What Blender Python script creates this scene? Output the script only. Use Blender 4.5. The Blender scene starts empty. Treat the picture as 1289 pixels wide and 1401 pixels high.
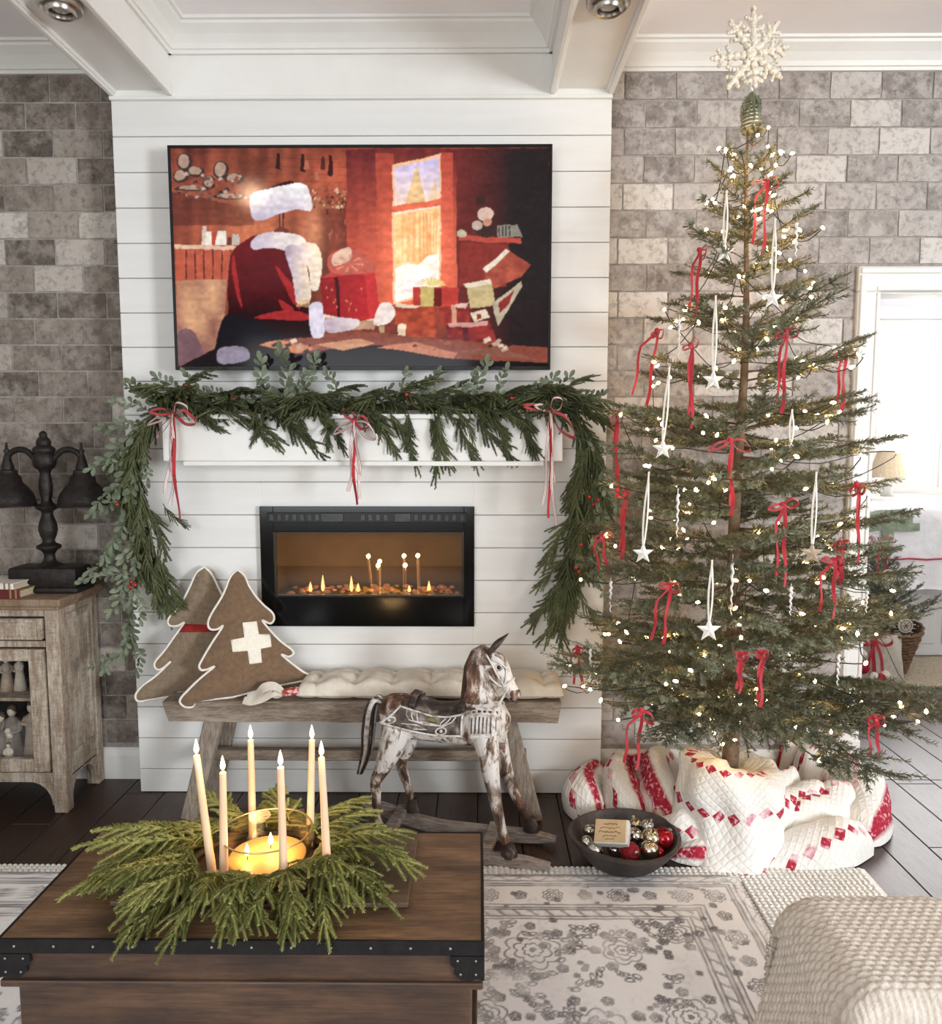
import bpy, bmesh, math, random
import numpy as np
from mathutils import Vector, Matrix, Euler, noise

# ------------------------------------------------------------------ camera, light, exposure
SC = bpy.context.scene
COL = SC.collection
PITCH, YAW, CAMH, FPX = math.radians(5.64), math.radians(0.5), 1.5, 1063.0
cam_data = bpy.data.cameras.new('camera')
cam_data.sensor_fit = 'HORIZONTAL'
cam_data.sensor_width = 36.0
cam_data.lens = FPX / 1289.0 * 36.0
cam_data.clip_start = 0.05
cam = bpy.data.objects.new('camera', cam_data)
cam.location = (0, 0, CAMH)
cam.rotation_euler = (math.pi / 2 - PITCH, 0, YAW)
COL.objects.link(cam)
SC.camera = cam
CROT = cam.rotation_euler.to_matrix()

world = bpy.data.worlds.new('world')
SC.world = world
world.use_nodes = True
wbg = world.node_tree.nodes['Background']
wbg.inputs[0].default_value = (0.86, 0.92, 1.0, 1)
wbg.inputs[1].default_value = 1.0

def area(name, loc, aim, sx, sy, power, col=(1, 1, 1), spread=180):
    l = bpy.data.lights.new(name, 'AREA')
    l.shape = 'RECTANGLE'; l.size = sx; l.size_y = sy
    l.energy = power; l.color = col; l.spread = math.radians(spread)
    o = bpy.data.objects.new(name, l)
    o.location = loc
    d = Vector(aim) - Vector(loc)
    o.rotation_euler = d.to_track_quat('-Z', 'Y').to_euler()
    COL.objects.link(o)
    return o
# daylight by the side and bedroom windows, plus an added fill lamp behind the camera
area('daylight_side_window', (4.55, -1.75, 1.5), (-0.3, 3.0, 1.45), 1.1, 1.5, 290, (0.89, 0.95, 1.0))
area('rear_fill_light', (-1.3, -2.5, 1.6), (-0.6, 3, 1.2), 2.4, 1.8, 80, (0.89, 0.95, 1.0))
area('daylight_bedroom_window', (3.74, 6.42, 1.75), (3.5, 4, 1.2), 1.08, 1.3, 210, (1.0, 1.0, 1.0))
SC.view_settings.view_transform = 'Standard'
SC.view_settings.look = 'None'
SC.view_settings.gamma = 1.0
SC.view_settings.use_curve_mapping = False
SC.view_settings.exposure = 0.05
SC.cycles.max_bounces = 8
SC.cycles.diffuse_bounces = 4
SC.cycles.glossy_bounces = 4
SC.cycles.transparent_max_bounces = 12
SC.cycles.sample_clamp_indirect = 6.0
SC.cycles.caustics_reflective = False
SC.cycles.caustics_refractive = False
SC.cycles.use_denoising = True

# ------------------------------------------------------------------ helpers
V = Vector
PI = math.pi
def ray(x, y):
    return CROT @ V(((x - 644.5) / FPX, -(y - 700.5) / FPX, -1.0))
def atY(x, y, Y):
    d = ray(x, y); return V((0, 0, CAMH)) + d * (Y / d.y)
def atZ(x, y, Z):
    d = ray(x, y); return V((0, 0, CAMH)) + d * ((Z - CAMH) / d.z)

class MB:
    """collects geometry for ONE mesh object"""
    def __init__(s):
        s.v = []; s.f = []; s.mi = []; s.uv = {}
        s.cur = 0
    def addv(s, pts, faces, uvs=None):
        b = len(s.v)
        s.v.extend([tuple(p) for p in pts])
        for i, f in enumerate(faces):
            if uvs is not None: s.uv[len(s.f)] = [uvs[k] for k in f]
            s.f.append(tuple(b + k for k in f)); s.mi.append(s.cur)
        return s
    def box(s, c, d, bev=0.0, M=None, seg=1):
        hx, hy, hz = d[0] / 2, d[1] / 2, d[2] / 2
        b = min(bev, hx * .95, hy * .95, hz * .95)
        if b <= 0:
            pts = [V((x * hx, y * hy, z * hz)) for x in (-1, 1) for y in (-1, 1) for z in (-1, 1)]
            fs = [(0, 1, 3, 2), (4, 6, 7, 5), (0, 4, 5, 1), (2, 3, 7, 6), (0, 2, 6, 4), (1, 5, 7, 3)]
        else:
            bm = bmesh.new()
            bmesh.ops.create_cube(bm, size=1.0)
            for v in bm.verts: v.co = V((v.co.x * 2 * hx, v.co.y * 2 * hy, v.co.z * 2 * hz))
            bmesh.ops.bevel(bm, geom=bm.edges[:], offset=b, segments=seg, profile=.5, affect='EDGES')
            bm.verts.index_update()
            pts = [v.co.copy() for v in bm.verts]
            fs = [tuple(v.index for v in f.verts) for f in bm.faces]
            bm.free()
        if M is not None: pts = [M @ p for p in pts]
        c = V(c)
        return s.addv([p + c for p in pts], fs)
    def span(s, a, b, bev=0.0, seg=1):
        a, b = V(a), V(b)
        return s.box((a + b) / 2, (abs(b.x - a.x), abs(b.y - a.y), abs(b.z - a.z)), bev, None, seg)
    def tube(s, pts, rad, n=6, cap=True, closed=False, flat=None):
        pts = [V(p) for p in pts]
        m = len(pts)
        if not hasattr(rad, '__len__'): rad = [rad] * m
        rings = []
        up = None
        for i, p in enumerate(pts):
            if closed: t = pts[(i + 1) % m] - pts[i - 1]
            elif i == 0: t = pts[1] - p
            elif i == m - 1: t = p - pts[i - 1]
            else: t = pts[i + 1] - pts[i - 1]
            t = t.normalized() if t.length > 1e-9 else V((0, 0, 1))
            if up is None:
                up = V((0, 0, 1)) if abs(t.z) < .9 else V((0, 1, 0))
            a = t.cross(up)
            if a.length < 1e-6: a = t.cross(V((1, 0, 0)))
            a.normalize()
            up = a.cross(t).normalized()
            fl = 1.0 if flat is None else flat
            rings.append([p + (a * math.cos(2 * PI * k / n) + up * math.sin(2 * PI * k / n) * fl) * rad[i] for k in range(n)])
        vs = [q for r in rings for q in r]
        fs = []
        for i in range(m if closed else m - 1):
            j = (i + 1) % m
            for k in range(n):
                l = (k + 1) % n
                fs.append((i * n + k, i * n + l, j * n + l, j * n + k))
        if cap and not closed:
            fs.append(tuple(range(n - 1, -1, -1))); fs.append(tuple((m - 1) * n + k for k in range(n)))
        return s.addv(vs, fs)
    def lathe(s, prof, c=(0, 0, 0), n=24, M=None, caps=True):
        vs = []; fs = []
        c = V(c)
        for (r, z) in prof:
            for k in range(n):
                a = 2 * PI * k / n
                p = V((r * math.cos(a), r * math.sin(a), z))
                vs.append((M @ p if M is not None else p) + c)
        for i in range(len(prof) - 1):
            for k in range(n):
                l = (k + 1) % n
                fs.append((i * n + k, i * n + l, (i + 1) * n + l, (i + 1) * n + k))
        if caps:
            if prof[0][0] > 1e-6: fs.append(tuple(range(n - 1, -1, -1)))
            if prof[-1][0] > 1e-6: fs.append(tuple((len(prof) - 1) * n + k for k in range(n)))
        return s.addv(vs, fs)
    def ball(s, c, r, seg=12, rings=8, sc=(1, 1, 1), M=None):
        prof = [(r * math.sin(PI * i / rings), -r * math.cos(PI * i / rings)) for i in range(rings + 1)]
        prof[0] = (1e-7, -r); prof[-1] = (1e-7, r)
        S = Matrix.Diagonal(V(sc)).to_3x3()
        if M is not None: S = M.to_3x3() @ S
        return s.lathe(prof, c, seg, S, caps=False)
    def prism(s, outline, axis, a, b):
        """extrude a 2D outline along an axis ('x','y','z') from a to b"""
        n = len(outline)
        def P(u, w, t):
            return {'x': (t, u, w), 'y': (u, t, w), 'z': (u, w, t)}[axis]
        vs = [P(u, w, a) for u, w in outline] + [P(u, w, b) for u, w in outline]
        fs = [tuple(range(n)), tuple(range(2 * n - 1, n - 1, -1))]
        for i in range(n):
            j = (i + 1) % n
            fs.append((i, i + n, j + n, j))
        return s.addv(vs, fs)
    def strip(s, pts, width, side, thick=0.0012):
        """ribbon of real thickness along a path; side = vector(s) across the width"""
        pts = [V(p) for p in pts]
        m = len(pts); vs = []; fs = []
        for i, p in enumerate(pts):
            t = (pts[min(i + 1, m - 1)] - pts[max(i - 1, 0)]).normalized()
            sd = V(side[i] if isinstance(side, list) else side)
            sd = (sd - t * sd.dot(t))
            if sd.length < 1e-6: sd = t.orthogonal()
            sd.normalize()
            nn = t.cross(sd).normalized() * thick / 2
            w = (width[i] if hasattr(width, '__len__') else width) / 2
            vs += [p - sd * w - nn, p + sd * w - nn, p + sd * w + nn, p - sd * w + nn]
        for i in range(m - 1):
            for k in range(4):
                l = (k + 1) % 4
                fs.append((i * 4 + k, i * 4 + l, i * 4 + 4 + l, i * 4 + 4 + k))
        fs.append((3, 2, 1, 0)); fs.append(tuple((m - 1) * 4 + k for k in range(4)))
        uv = []
        for i in range(m):
            uv += [(0, i / m), (1, i / m), (1, i / m), (0, i / m)]
        return s.addv(vs, fs, uv)
    def mesh(s, name, smooth=False):
        me = bpy.data.meshes.new(name)
        me.from_pydata(s.v, [], s.f)
        if s.uv:
            uvl = me.uv_layers.new(name='UVMap')
            arr = np.zeros((len(me.loops), 2), dtype=np.float32)
            li = 0
            for fi, f in enumerate(s.f):
                u = s.uv.get(fi)
                for k in range(len(f)):
                    if u is not None: arr[li] = u[k]
                    li += 1
            uvl.data.foreach_set('uv', arr.ravel())
        if any(s.mi): me.polygons.foreach_set('material_index', s.mi)
        me.update()
        if smooth is True:
            me.polygons.foreach_set('use_smooth', [True] * len(me.polygons))
        elif smooth:
            me.polygons.foreach_set('use_smooth', [True] * len(me.polygons))
            me.set_sharp_from_angle(angle=math.radians(smooth))
        return me
    def build(s, name, mat, parent=None, smooth=False, loc=None, recalc=False):
        me = s.mesh(name, smooth)
        if recalc:
            bm = bmesh.new(); bm.from_mesh(me)
            bmesh.ops.recalc_face_normals(bm, faces=bm.faces[:])
            bm.to_mesh(me); bm.free()
        return link(name, me, mat, parent, loc)

def link(name, me, mat, parent=None, loc=None):
    o = bpy.data.objects.new(name, me)
    for m in (mat if isinstance(mat, (list, tuple)) else [mat]):
        if m is not None and me is not None and m.name not in [x.name for x in me.materials if x]: me.materials.append(m)
    COL.objects.link(o)
    if parent is not None: o.parent = parent
    if loc is not None: o.location = loc
    return o

def empty(name, loc=(0, 0, 0), rz=0.0):
    o = bpy.data.objects.new(name, None)
    o.empty_display_size = 0.05
    o.location = loc; o.rotation_euler = (0, 0, rz)
    COL.objects.link(o)
    return o
def tag(o, label, cat=None, group=None, kind=None):
    if label: o['label'] = label
    if cat: o['category'] = cat
    if group: o['group'] = group
    if kind: o['kind'] = kind
    return o
def thing(name, loc, label, cat, group=None, rz=0.0):
    return tag(empty(name, loc, rz), label, cat, group)
def struct(o, label=None):
    o['kind'] = 'structure'
    if label: o['label'] = label
    return o
def frame(d, up=(0, 0, 1)):
    """rotation with local X along d and local Z near up"""
    x = V(d).normalized(); u = V(up)
    y = u.cross(x)
    if y.length < 1e-5: y = V((0, 1, 0)).cross(x)
    y.normalize(); z = x.cross(y)
    return Matrix((x, y, z)).transposed()
def pose(o, loc, R, s=1.0):
    sc = s if hasattr(s, '__len__') else (s, s, s)
    o.matrix_basis = Matrix.Translation(V(loc)) @ R.to_4x4() @ Matrix.Diagonal(V((*sc, 1)))
    return o
def bez(pts, n):
    """Catmull-Rom through points, n samples per span"""
    P = [V(p) for p in pts]
    P = [P[0] * 2 - P[1]] + P + [P[-1] * 2 - P[-2]]
    out = []
    for i in range(1, len(P) - 2):
        for k in range(n):
            t = k / n
            a, b, c, d = P[i - 1], P[i], P[i + 1], P[i + 2]
            out.append(.5 * ((2 * b) + (c - a) * t + (2 * a - 5 * b + 4 * c - d) * t * t + (3 * b - a - 3 * c + d) * t ** 3))
    out.append(P[-2])
    return out
def bake(objs_mods, name):
    """evaluate an object's modifiers into a plain mesh"""
    o = objs_mods
    dg = bpy.context.evaluated_depsgraph_get()
    dg.update()
    me = bpy.data.meshes.new_from_object(o.evaluated_get(dg))
    me.name = name
    return me
def voxel(mb, vox, smooth_it=4, factor=.5):
    """union of the collected closed shapes as one continuous skin"""
    me = mb.mesh('tmp')
    o = bpy.data.objects.new('tmp', me); COL.objects.link(o)
    m = o.modifiers.new('r', 'REMESH'); m.mode = 'VOXEL'; m.voxel_size = vox
    if smooth_it:
        m2 = o.modifiers.new('s', 'SMOOTH'); m2.iterations = smooth_it; m2.factor = factor
    out = bake(o, 'skin')
    bpy.data.objects.remove(o)
    bpy.data.meshes.remove(me)
    out.polygons.foreach_set('use_smooth', [True] * len(out.polygons))
    return out

# ------------------------------------------------------------------ materials
def newmat(name):
    m = bpy.data.materials.new(name); m.use_nodes = True
    nt = m.node_tree
    return m, nt, nt.nodes['Principled BSDF']
def nd(nt, t, **kw):
    n = nt.nodes.new(t)
    for k, v in kw.items():
        if k.startswith('i_'):
            n.inputs[k[2:].replace('_', ' ')].default_value = v
        else: setattr(n, k, v)
    return n
def rgba(c): return (c[0], c[1], c[2], 1.0)
def srgb(r, g, b):
    f = lambda c: (c / 255 / 12.92) if c <= 10.3 else ((c / 255 + .055) / 1.055) ** 2.4
    return (f(r), f(g), f(b))
def ramp(nt, stops):
    r = nt.nodes.new('ShaderNodeValToRGB')
    e = r.color_ramp.elements
    while len(e) < len(stops): e.new(.5)
    for i, (p, c) in enumerate(stops):
        e[i].position = p; e[i].color = rgba(c)
    return r
def pm(name, c1, c2=None, scale=8.0, rough=.6, bump=0.0, bscale=None, stretch=(1, 1, 1), detail=5.0, metal=0.0, lo=.35, hi=.65,
       rnd=0.0, sheen=0.0, coat=0.0, spec=.5, c3=None, sss=0.0, trans=0.0, coords='Object'):
    """two- or three-tone procedural material with optional per-object tone shift and relief"""
    m, nt, b = newmat(name)
    b.inputs['Roughness'].default_value = rough
    b.inputs['Metallic'].default_value = metal
    b.inputs['Specular IOR Level'].default_value = spec
    if sheen: b.inputs['Sheen Weight'].default_value = sheen
    if coat: b.inputs['Coat Weight'].default_value = coat; b.inputs['Coat Roughness'].default_value = .12
    if sss:
        b.inputs['Subsurface Weight'].default_value = sss; b.inputs['Subsurface Radius'].default_value = (.02, .01, .006)
        b.inputs['Subsurface Scale'].default_value = 1.0
    if trans: b.inputs['Transmission Weight'].default_value = trans
    L = nt.links.new
    tc = nd(nt, 'ShaderNodeTexCoord')
    mp = nd(nt, 'ShaderNodeMapping')
    mp.inputs['Scale'].default_value = stretch
    L(tc.outputs[coords], mp.inputs[0])
    vec = mp.outputs[0]
    if rnd:
        oi = nd(nt, 'ShaderNodeObjectInfo')
        mul = nd(nt, 'ShaderNodeMath', operation='MULTIPLY'); mul.inputs[1].default_value = 37.0
        L(oi.outputs['Random'], mul.inputs[0])
        ad = nd(nt, 'ShaderNodeVectorMath', operation='ADD')
        L(vec, ad.inputs[0]); L(mul.outputs[0], ad.inputs[1])
        vec = ad.outputs[0]
    nz = nd(nt, 'ShaderNodeTexNoise'); nz.inputs['Scale'].default_value = scale; nz.inputs['Detail'].default_value = detail
    nz.inputs['Roughness'].default_value = .62
    L(vec, nz.inputs['Vector'])
    if c2 is None: c2 = c1
    st = [(lo, c1), (hi, c2)] if c3 is None else [(lo, c1), ((lo + hi) / 2, c2), (hi, c3)]
    rp = ramp(nt, st); L(nz.outputs['Fac'], rp.inputs[0])
    colo = rp.outputs[0]
    if rnd:
        hs = nd(nt, 'ShaderNodeHueSaturation')
        mr = nd(nt, 'ShaderNodeMapRange'); mr.inputs['To Min'].default_value = 1 - rnd; mr.inputs['To Max'].default_value = 1 + rnd
        L(oi.outputs['Random'], mr.inputs[0]); L(mr.outputs[0], hs.inputs['Value']); L(colo, hs.inputs['Color'])
        colo = hs.outputs[0]
    L(colo, b.inputs['Base Color'])
    if bump:
        bz = nd(nt, 'ShaderNodeTexNoise'); bz.inputs['Scale'].default_value = bscale or scale * 3; bz.inputs['Detail'].default_value = 6
        L(vec, bz.inputs['Vector'])
        bp = nd(nt, 'ShaderNodeBump'); bp.inputs['Strength'].default_value = bump; bp.inputs['Distance'].default_value = .01
        L(bz.outputs['Fac'], bp.inputs['Height']); L(bp.outputs[0], b.inputs['Normal'])
    return m
def emat(name, col, strength):
    m, nt, b = newmat(name)
    b.inputs['Base Color'].default_value = rgba(col)
    b.inputs['Emission Color'].default_value = rgba(col); b.inputs['Emission Strength'].default_value = strength
    return m

def flame_mat(name, col, strength):
    """glowing gas: gives light and lets light through"""
    m, nt, b = newmat(name)
    em = nd(nt, 'ShaderNodeEmission'); em.inputs[0].default_value = rgba(col); em.inputs[1].default_value = strength
    tr = nd(nt, 'ShaderNodeBsdfTransparent'); ad = nd(nt, 'ShaderNodeAddShader')
    nt.links.new(em.outputs[0], ad.inputs[0]); nt.links.new(tr.outputs[0], ad.inputs[1]); nt.links.new(ad.outputs[0], nt.nodes['Material Output'].inputs[0])
    return m
M = {}
M['paint'] = pm('white_paint', srgb(233, 231, 226), srgb(226, 223, 217), 3, .42, .04, 60)
M['ceiling'] = pm('ceiling_paint', srgb(250, 246, 247), srgb(246, 241, 242), 2, .8)
M['shiplap'] = pm('shiplap_paint', srgb(234, 232, 228), srgb(227, 225, 220), 4, .45, .06, 40, stretch=(.3, 1, 3))
M['mortar'] = pm('mortar', srgb(172, 165, 158), srgb(146, 139, 132), 30, .95, .5, 120)
M['black'] = pm('black_metal', (.006, .006, .006), (.012, .012, .012), 20, .35, spec=.3)
M['gloss_black'] = pm('gloss_black', (.004, .004, .004), (.006, .006, .006), 5, .12)
M['nickel'] = pm('brushed_nickel', (.45, .42, .38), (.55, .52, .48), 60, .28, metal=1.0)
M['red_velvet'] = pm('red_velvet', srgb(158, 14, 32), srgb(186, 26, 42), 40, .75, .1, 300, sheen=.5)
M['cream_ribbon'] = pm('cream_ribbon', srgb(236, 228, 214), srgb(222, 212, 196), 40, .7)
# ------------------------------------------------------------------ room shell
YC, YW, XL, XR, ZC = 3.14, 3.285, -1.423, 0.516, 3.05
rng = random.Random(4)
# floor: slab with individually laid planks (running away from the camera)
M['floor'] = pm('dark_floor_wood', srgb(46, 33, 26), srgb(66, 47, 38), 9, .44, .12, 30, stretch=(9, .7, 1), rnd=.22, spec=.55, c3=srgb(40, 28, 22))
M['subfloor'] = pm('floor_gap', (.01, .008, .007), (.012, .01, .009), 5, .9)
mb = MB(); mb.span((-3.2, -2.7, -.12), (4.95, 6.6, -.012))
floor = struct(mb.build('floor', M['subfloor']))
pw = .165
def lay(x0, x1, y0, y1, seed):
    r = random.Random(seed)
    x = x0
    while x < x1 - .01:
        w = min(pw, x1 - x)
        y = y0 - r.uniform(0, 1.1)
        while y < y1:
            l = r.choice((1.1, 1.35, 1.6, 1.85))
            a, b = max(y, y0), min(y + l, y1)
            if b - a > .03:
                m_ = MB(); m_.box((0, 0, 0), (w - .003, b - a - .003, .02), .0022)
                o = m_.build('plank', M['floor'], floor)
                o.location = (x + w / 2, (a + b) / 2, -.0105)
            y += l
        x += pw
lay(-2.475, 4.455, .6, 3.285, 3)
lay(1.32, 4.455, 3.285, 6.35, 5)
# ceiling
mb = MB(); mb.span((-3.2, -2.7, ZC), (4.8, YW + .12, ZC + .1))
ceiling = struct(mb.build('ceiling', M['ceiling']))
# enclosing walls outside the frame (with openings for the side window and the added rear fill)
M['room_wall'] = pm('room_wall_paint', srgb(206, 200, 192), srgb(198, 192, 184), 2, .8)
mb = MB()
mb.span((-3.2, -2.7, 0), (-3.1, YW + .1, ZC))
struct(mb.build('wall_left', M['room_wall']))
mb = MB()
mb.span((4.7, -1.15, 0), (4.8, YW + .1, ZC)); mb.span((4.7, -2.7, 0), (4.8, -2.35, ZC))
mb.span((4.7, -2.35, 0), (4.8, -1.15, .7)); mb.span((4.7, -2.35, 2.3), (4.8, -1.15, ZC))
struct(mb.build('wall_right', M['room_wall']))
mb = MB()
mb.span((-3.2, -2.7, 0), (-2.55, -2.6, ZC)); mb.span((-.05, -2.7, 0), (4.8, -2.6, ZC))
mb.span((-2.55, -2.7, 0), (-.05, -2.6, .68)); mb.span((-2.55, -2.7, 2.55), (-.05, -2.6, ZC))
M['rear_wall'] = pm('taupe_wall_paint', srgb(150, 124, 96), srgb(140, 115, 88), 2, .8)
struct(mb.build('wall_rear', M['rear_wall']))

# unseen window frames added round the side lamp and the rear fill lamp
def window_frame(name, axis, a0, a1, z0, z1, pos):
    e = struct(empty(name), 'unseen white window frame added round a daylight lamp')
    def bar(u0, u1, w0, w1):
        m_ = MB()
        if axis == 'x': m_.span((u0, pos - .03, w0), (u1, pos + .03, w1), .004)
        else: m_.span((pos - .03, u0, w0), (pos + .03, u1, w1), .004)
        return m_
    for args in ((a0 - .06, a0 + .03, z0 - .06, z1 + .06), (a1 - .03, a1 + .06, z0 - .06, z1 + .06), (a0 + .03, a1 - .03, z1 - .03, z1 + .06), (a0 + .03, a1 - .03, z0 - .06, z0 + .03)):
        bar(*args).build('window_frame', M['paint'], e)
window_frame('rear_fill_frame', 'x', -2.55, -.05, .68, 2.55, -2.63); window_frame('window_3', 'y', -2.35, -1.15, .7, 2.3, 4.73)

# brick material: grey whitewashed brick slips
def brick_mat(name, tones, washc, washk):
    m, nt, b = newmat(name)
    L = nt.links.new
    b.inputs['Roughness'].default_value = .88
    tc = nd(nt, 'ShaderNodeTexCoord'); oi = nd(nt, 'ShaderNodeObjectInfo')
    mul = nd(nt, 'ShaderNodeMath', operation='MULTIPLY'); mul.inputs[1].default_value = 91.0
    L(oi.outputs['Random'], mul.inputs[0])
    ad = nd(nt, 'ShaderNodeVectorMath', operation='ADD'); L(tc.outputs['Object'], ad.inputs[0]); L(mul.outputs[0], ad.inputs[1])
    n1 = nd(nt, 'ShaderNodeTexNoise'); n1.inputs['Scale'].default_value = 16; n1.inputs['Detail'].default_value = 8; n1.inputs['Roughness'].default_value = .7
    n2 = nd(nt, 'ShaderNodeTexNoise'); n2.inputs['Scale'].default_value = 34; n2.inputs['Detail'].default_value = 6; n2.inputs['Roughness'].default_value = .7
    L(ad.outputs[0], n1.inputs['Vector']); L(ad.outputs[0], n2.inputs['Vector'])
    base = ramp(nt, [(p, srgb(*c)) for p, c in zip((0, .2, .5, .72, .9, 1), tones)])
    L(oi.outputs['Random'], base.inputs[0])
    wash = ramp(nt, [(.44, (0, 0, 0)), (.6, (1, 1, 1))]); L(n1.outputs['Fac'], wash.inputs[0])
    mx = nd(nt, 'ShaderNodeMixRGB'); mx.inputs[2].default_value = rgba(srgb(*washc))
    sc = nd(nt, 'ShaderNodeMath', operation='MULTIPLY'); sc.inputs[1].default_value = washk
    L(wash.outputs[0], sc.inputs[0]); L(sc.outputs[0], mx.inputs[0]); L(base.outputs[0], mx.inputs[1])
    pit = ramp(nt, [(.34, srgb(104, 95, 88)), (.52, (1, 1, 1))]); L(n2.outputs['Fac'], pit.inputs[0])
    m2 = nd(nt, 'ShaderNodeMixRGB', blend_type='MULTIPLY'); m2.inputs[0].default_value = .5
    L(mx.outputs[0], m2.inputs[1]); L(pit.outputs[0], m2.inputs[2])
    L(m2.outputs[0], b.inputs['Base Color'])
    bp = nd(nt, 'ShaderNodeBump'); bp.inputs['Strength'].default_value = .4; bp.inputs['Distance'].default_value = .006
    mxh = nd(nt, 'ShaderNodeMath', operation='ADD'); L(n1.outputs['Fac'], mxh.inputs[0]); L(n2.outputs['Fac'], mxh.inputs[1])
    L(mxh.outputs[0], bp.inputs['Height']); L(bp.outputs[0], b.inputs['Normal'])
    return m
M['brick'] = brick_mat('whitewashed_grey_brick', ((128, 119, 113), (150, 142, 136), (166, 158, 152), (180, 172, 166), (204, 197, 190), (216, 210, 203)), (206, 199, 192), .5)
M['brick_shaded'] = brick_mat('shaded_brown_brick', ((92, 82, 73), (110, 99, 90), (126, 115, 105), (144, 133, 122), (190, 181, 171), (204, 196, 186)), (172, 163, 152), .5)  # browner brick tones, darkened to put the left wall's shade into the colour
BH, BL, BG = .1075, .2055, .0055     # course height, brick length, joint
def brick_mesh(w, h, seed):
    """one brick slip: bevelled face with a slightly chipped outline"""
    r = random.Random(seed)
    m_ = MB()
    nx, nz = 5, 3
    pts = []
    for j in range(nz + 1):
        for i in range(nx + 1):
            x = (i / nx - .5) * w; z = (j / nz - .5) * h
            edge = i in (0, nx) or j in (0, nz)
            dx = r.uniform(0, .0022) if i in (0, nx) else 0
            dz = r.uniform(0, .0022) if j in (0, nz) else 0
            y = .0025 if edge else r.uniform(-.001, .0008)
            if edge and r.random() < .15: y += .002
            pts.append((x - math.copysign(dx, x), y, z - math.copysign(dz, z)))
    fs = []
    for j in range(nz):
        for i in range(nx):
            a = j * (nx + 1) + i
            fs.append((a, a + 1, a + nx + 2, a + nx + 1))
    # side skirts back to the mortar
    rim = [i for i in range(nx + 1)] + [(j + 1) * (nx + 1) - 1 for j in range(1, nz + 1)] + [nz * (nx + 1) + i for i in range(nx - 1, -1, -1)] + [j * (nx + 1) for j in range(nz - 1, 0, -1)]
    b0 = len(pts)
    for k in rim: pts.append((pts[k][0], .016, pts[k][2]))
    n = len(rim)
    for k in range(n):
        l = (k + 1) % n
        fs.append((rim[l], rim[k], b0 + k, b0 + l))
    m_.addv(pts, fs)
    return m_.mesh('brick')
ZB, ZT = .137, 2.95
def brick_wall(parent, x0, x1, hole, seed, origin, bmat):
    r = random.Random(seed)
    BM = [brick_mesh(BL - BG, BH - BG, 50 + i) for i in range(10)]
    z = ZT; k = 0
    while z > ZB + .02:
        h = min(BH, z - ZB)
        off = origin + (BL / 2 if k % 2 else 0) + r.uniform(-.012, .012)
        n0 = math.floor((x0 - off) / BL)
        x = off + n0 * BL
        while x < x1 - .004:
            segs = [(max(x, x0), min(x + BL, x1))]
            if hole and z - h / 2 < hole[1]:
                segs = [(a, min(b, hole[0])) for a, b in segs if a < hole[0] - .01] + [(max(a, hole[2]), b) for a, b in segs if b > hole[2] + .01]
            for a, b in segs:
                if b - a < .012: continue
                full = abs((b - a) - BL) < 1e-5 and abs(h - BH) < 1e-5
                me = r.choice(BM) if full else brick_mesh(b - a - BG, h - BG, r.random())
                o = link('brick', me, bmat, parent)
                o.location = ((a + b) / 2, YW - .0065 + r.uniform(-.0012, .0012), z - h / 2)
            x += BL
        z -= h; k += 1
DXL, DZT = 1.60, 2.13          # doorway: opening edge and head
mb = MB(); mb.span((-3.15, YW, 0), (XL + .05, YW + .12, ZC))
wl = struct(mb.build('wall_back_left', M['mortar']))
brick_wall(wl, -2.25, XL + .004, None, 11, -1.53, M['brick_shaded'])
mb = MB(); mb.span((XR - .05, YW, 0), (DXL, YW + .12, ZC)); mb.span((DXL, YW, DZT), (2.56, YW + .12, ZC)); mb.span((2.56, YW, 0), (4.75, YW + .12, ZC))
wr = struct(mb.build('wall_back_right', M['mortar']))
brick_wall(wr, XR - .004, 2.95, (1.575, 2.16, 2.6), 23, .58, M['brick'])

# baseboards
def baseboard(name, x0, x1):
    m_ = MB()
    prof = [(YW - .001, 0), (YW - .022, 0), (YW - .022, .105), (YW - .016, .113), (YW - .012, .128), (YW - .006, .137), (YW - .001, .137)]
    m_.prism(prof, 'x', x0, x1)
    struct(m_.build(name, M['paint'], recalc=True))
baseboard('baseboard_left', -3.1, XL)
baseboard('baseboard_right', XR, 1.545)

# chimney breast: shiplap boards over a core, with the firebox opening
FX0, FX1, FZ0, FZ1 = atY(357, 775, 3.12).x, atY(649, 775, 3.12).x, atY(500, 857, 3.12).z, atY(500, 693, 3.12).z
mb = MB()
c0, c1 = YC + .012, YW + .1
mb.span((XL + .008, c0, 0), (FX0 + .012, c1, 2.81)); mb.span((FX1 - .012, c0, 0), (XR - .008, c1, 2.81))
mb.span((FX0 + .012, c0, 0), (FX1 - .012, c1, FZ0 + .012)); mb.span((FX0 + .012, c0, FZ1 - .012), (FX1 - .012, c1, 2.81))
M['gap'] = pm('shiplap_gap', srgb(176, 173, 169), srgb(168, 165, 161), 5, .9)
chim = struct(mb.build('wall_chimney_breast', M['gap']))
zt = 2.791; bp_ = .1345
kz = 0
while zt > .005:
    zb = max(zt - bp_, 0)
    lo, hi = zb + .0015, zt - .0015
    segs = []
    if hi > FZ0 + .003 and lo < FZ1 - .003:
        segs = [((XL, FX0 + .004), lo, hi), ((FX1 - .004, XR), lo, hi)]
        if lo < FZ0 < hi: segs.append(((FX0 + .004, FX1 - .004), lo, FZ0 + .004))
        if lo < FZ1 < hi: segs.append(((FX0 + .004, FX1 - .004), FZ1 - .004, hi))
    else: segs = [((XL, XR), lo, hi)]
    for (a, b), l_, h_ in segs:
        if h_ - l_ < .004: continue
        m_ = MB(); m_.span((a, YC, l_), (b, YW + .002, h_), .0018)
        m_.build('shiplap_board', M['shiplap'], chim)
    zt -= bp_; kz += 1
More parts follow.
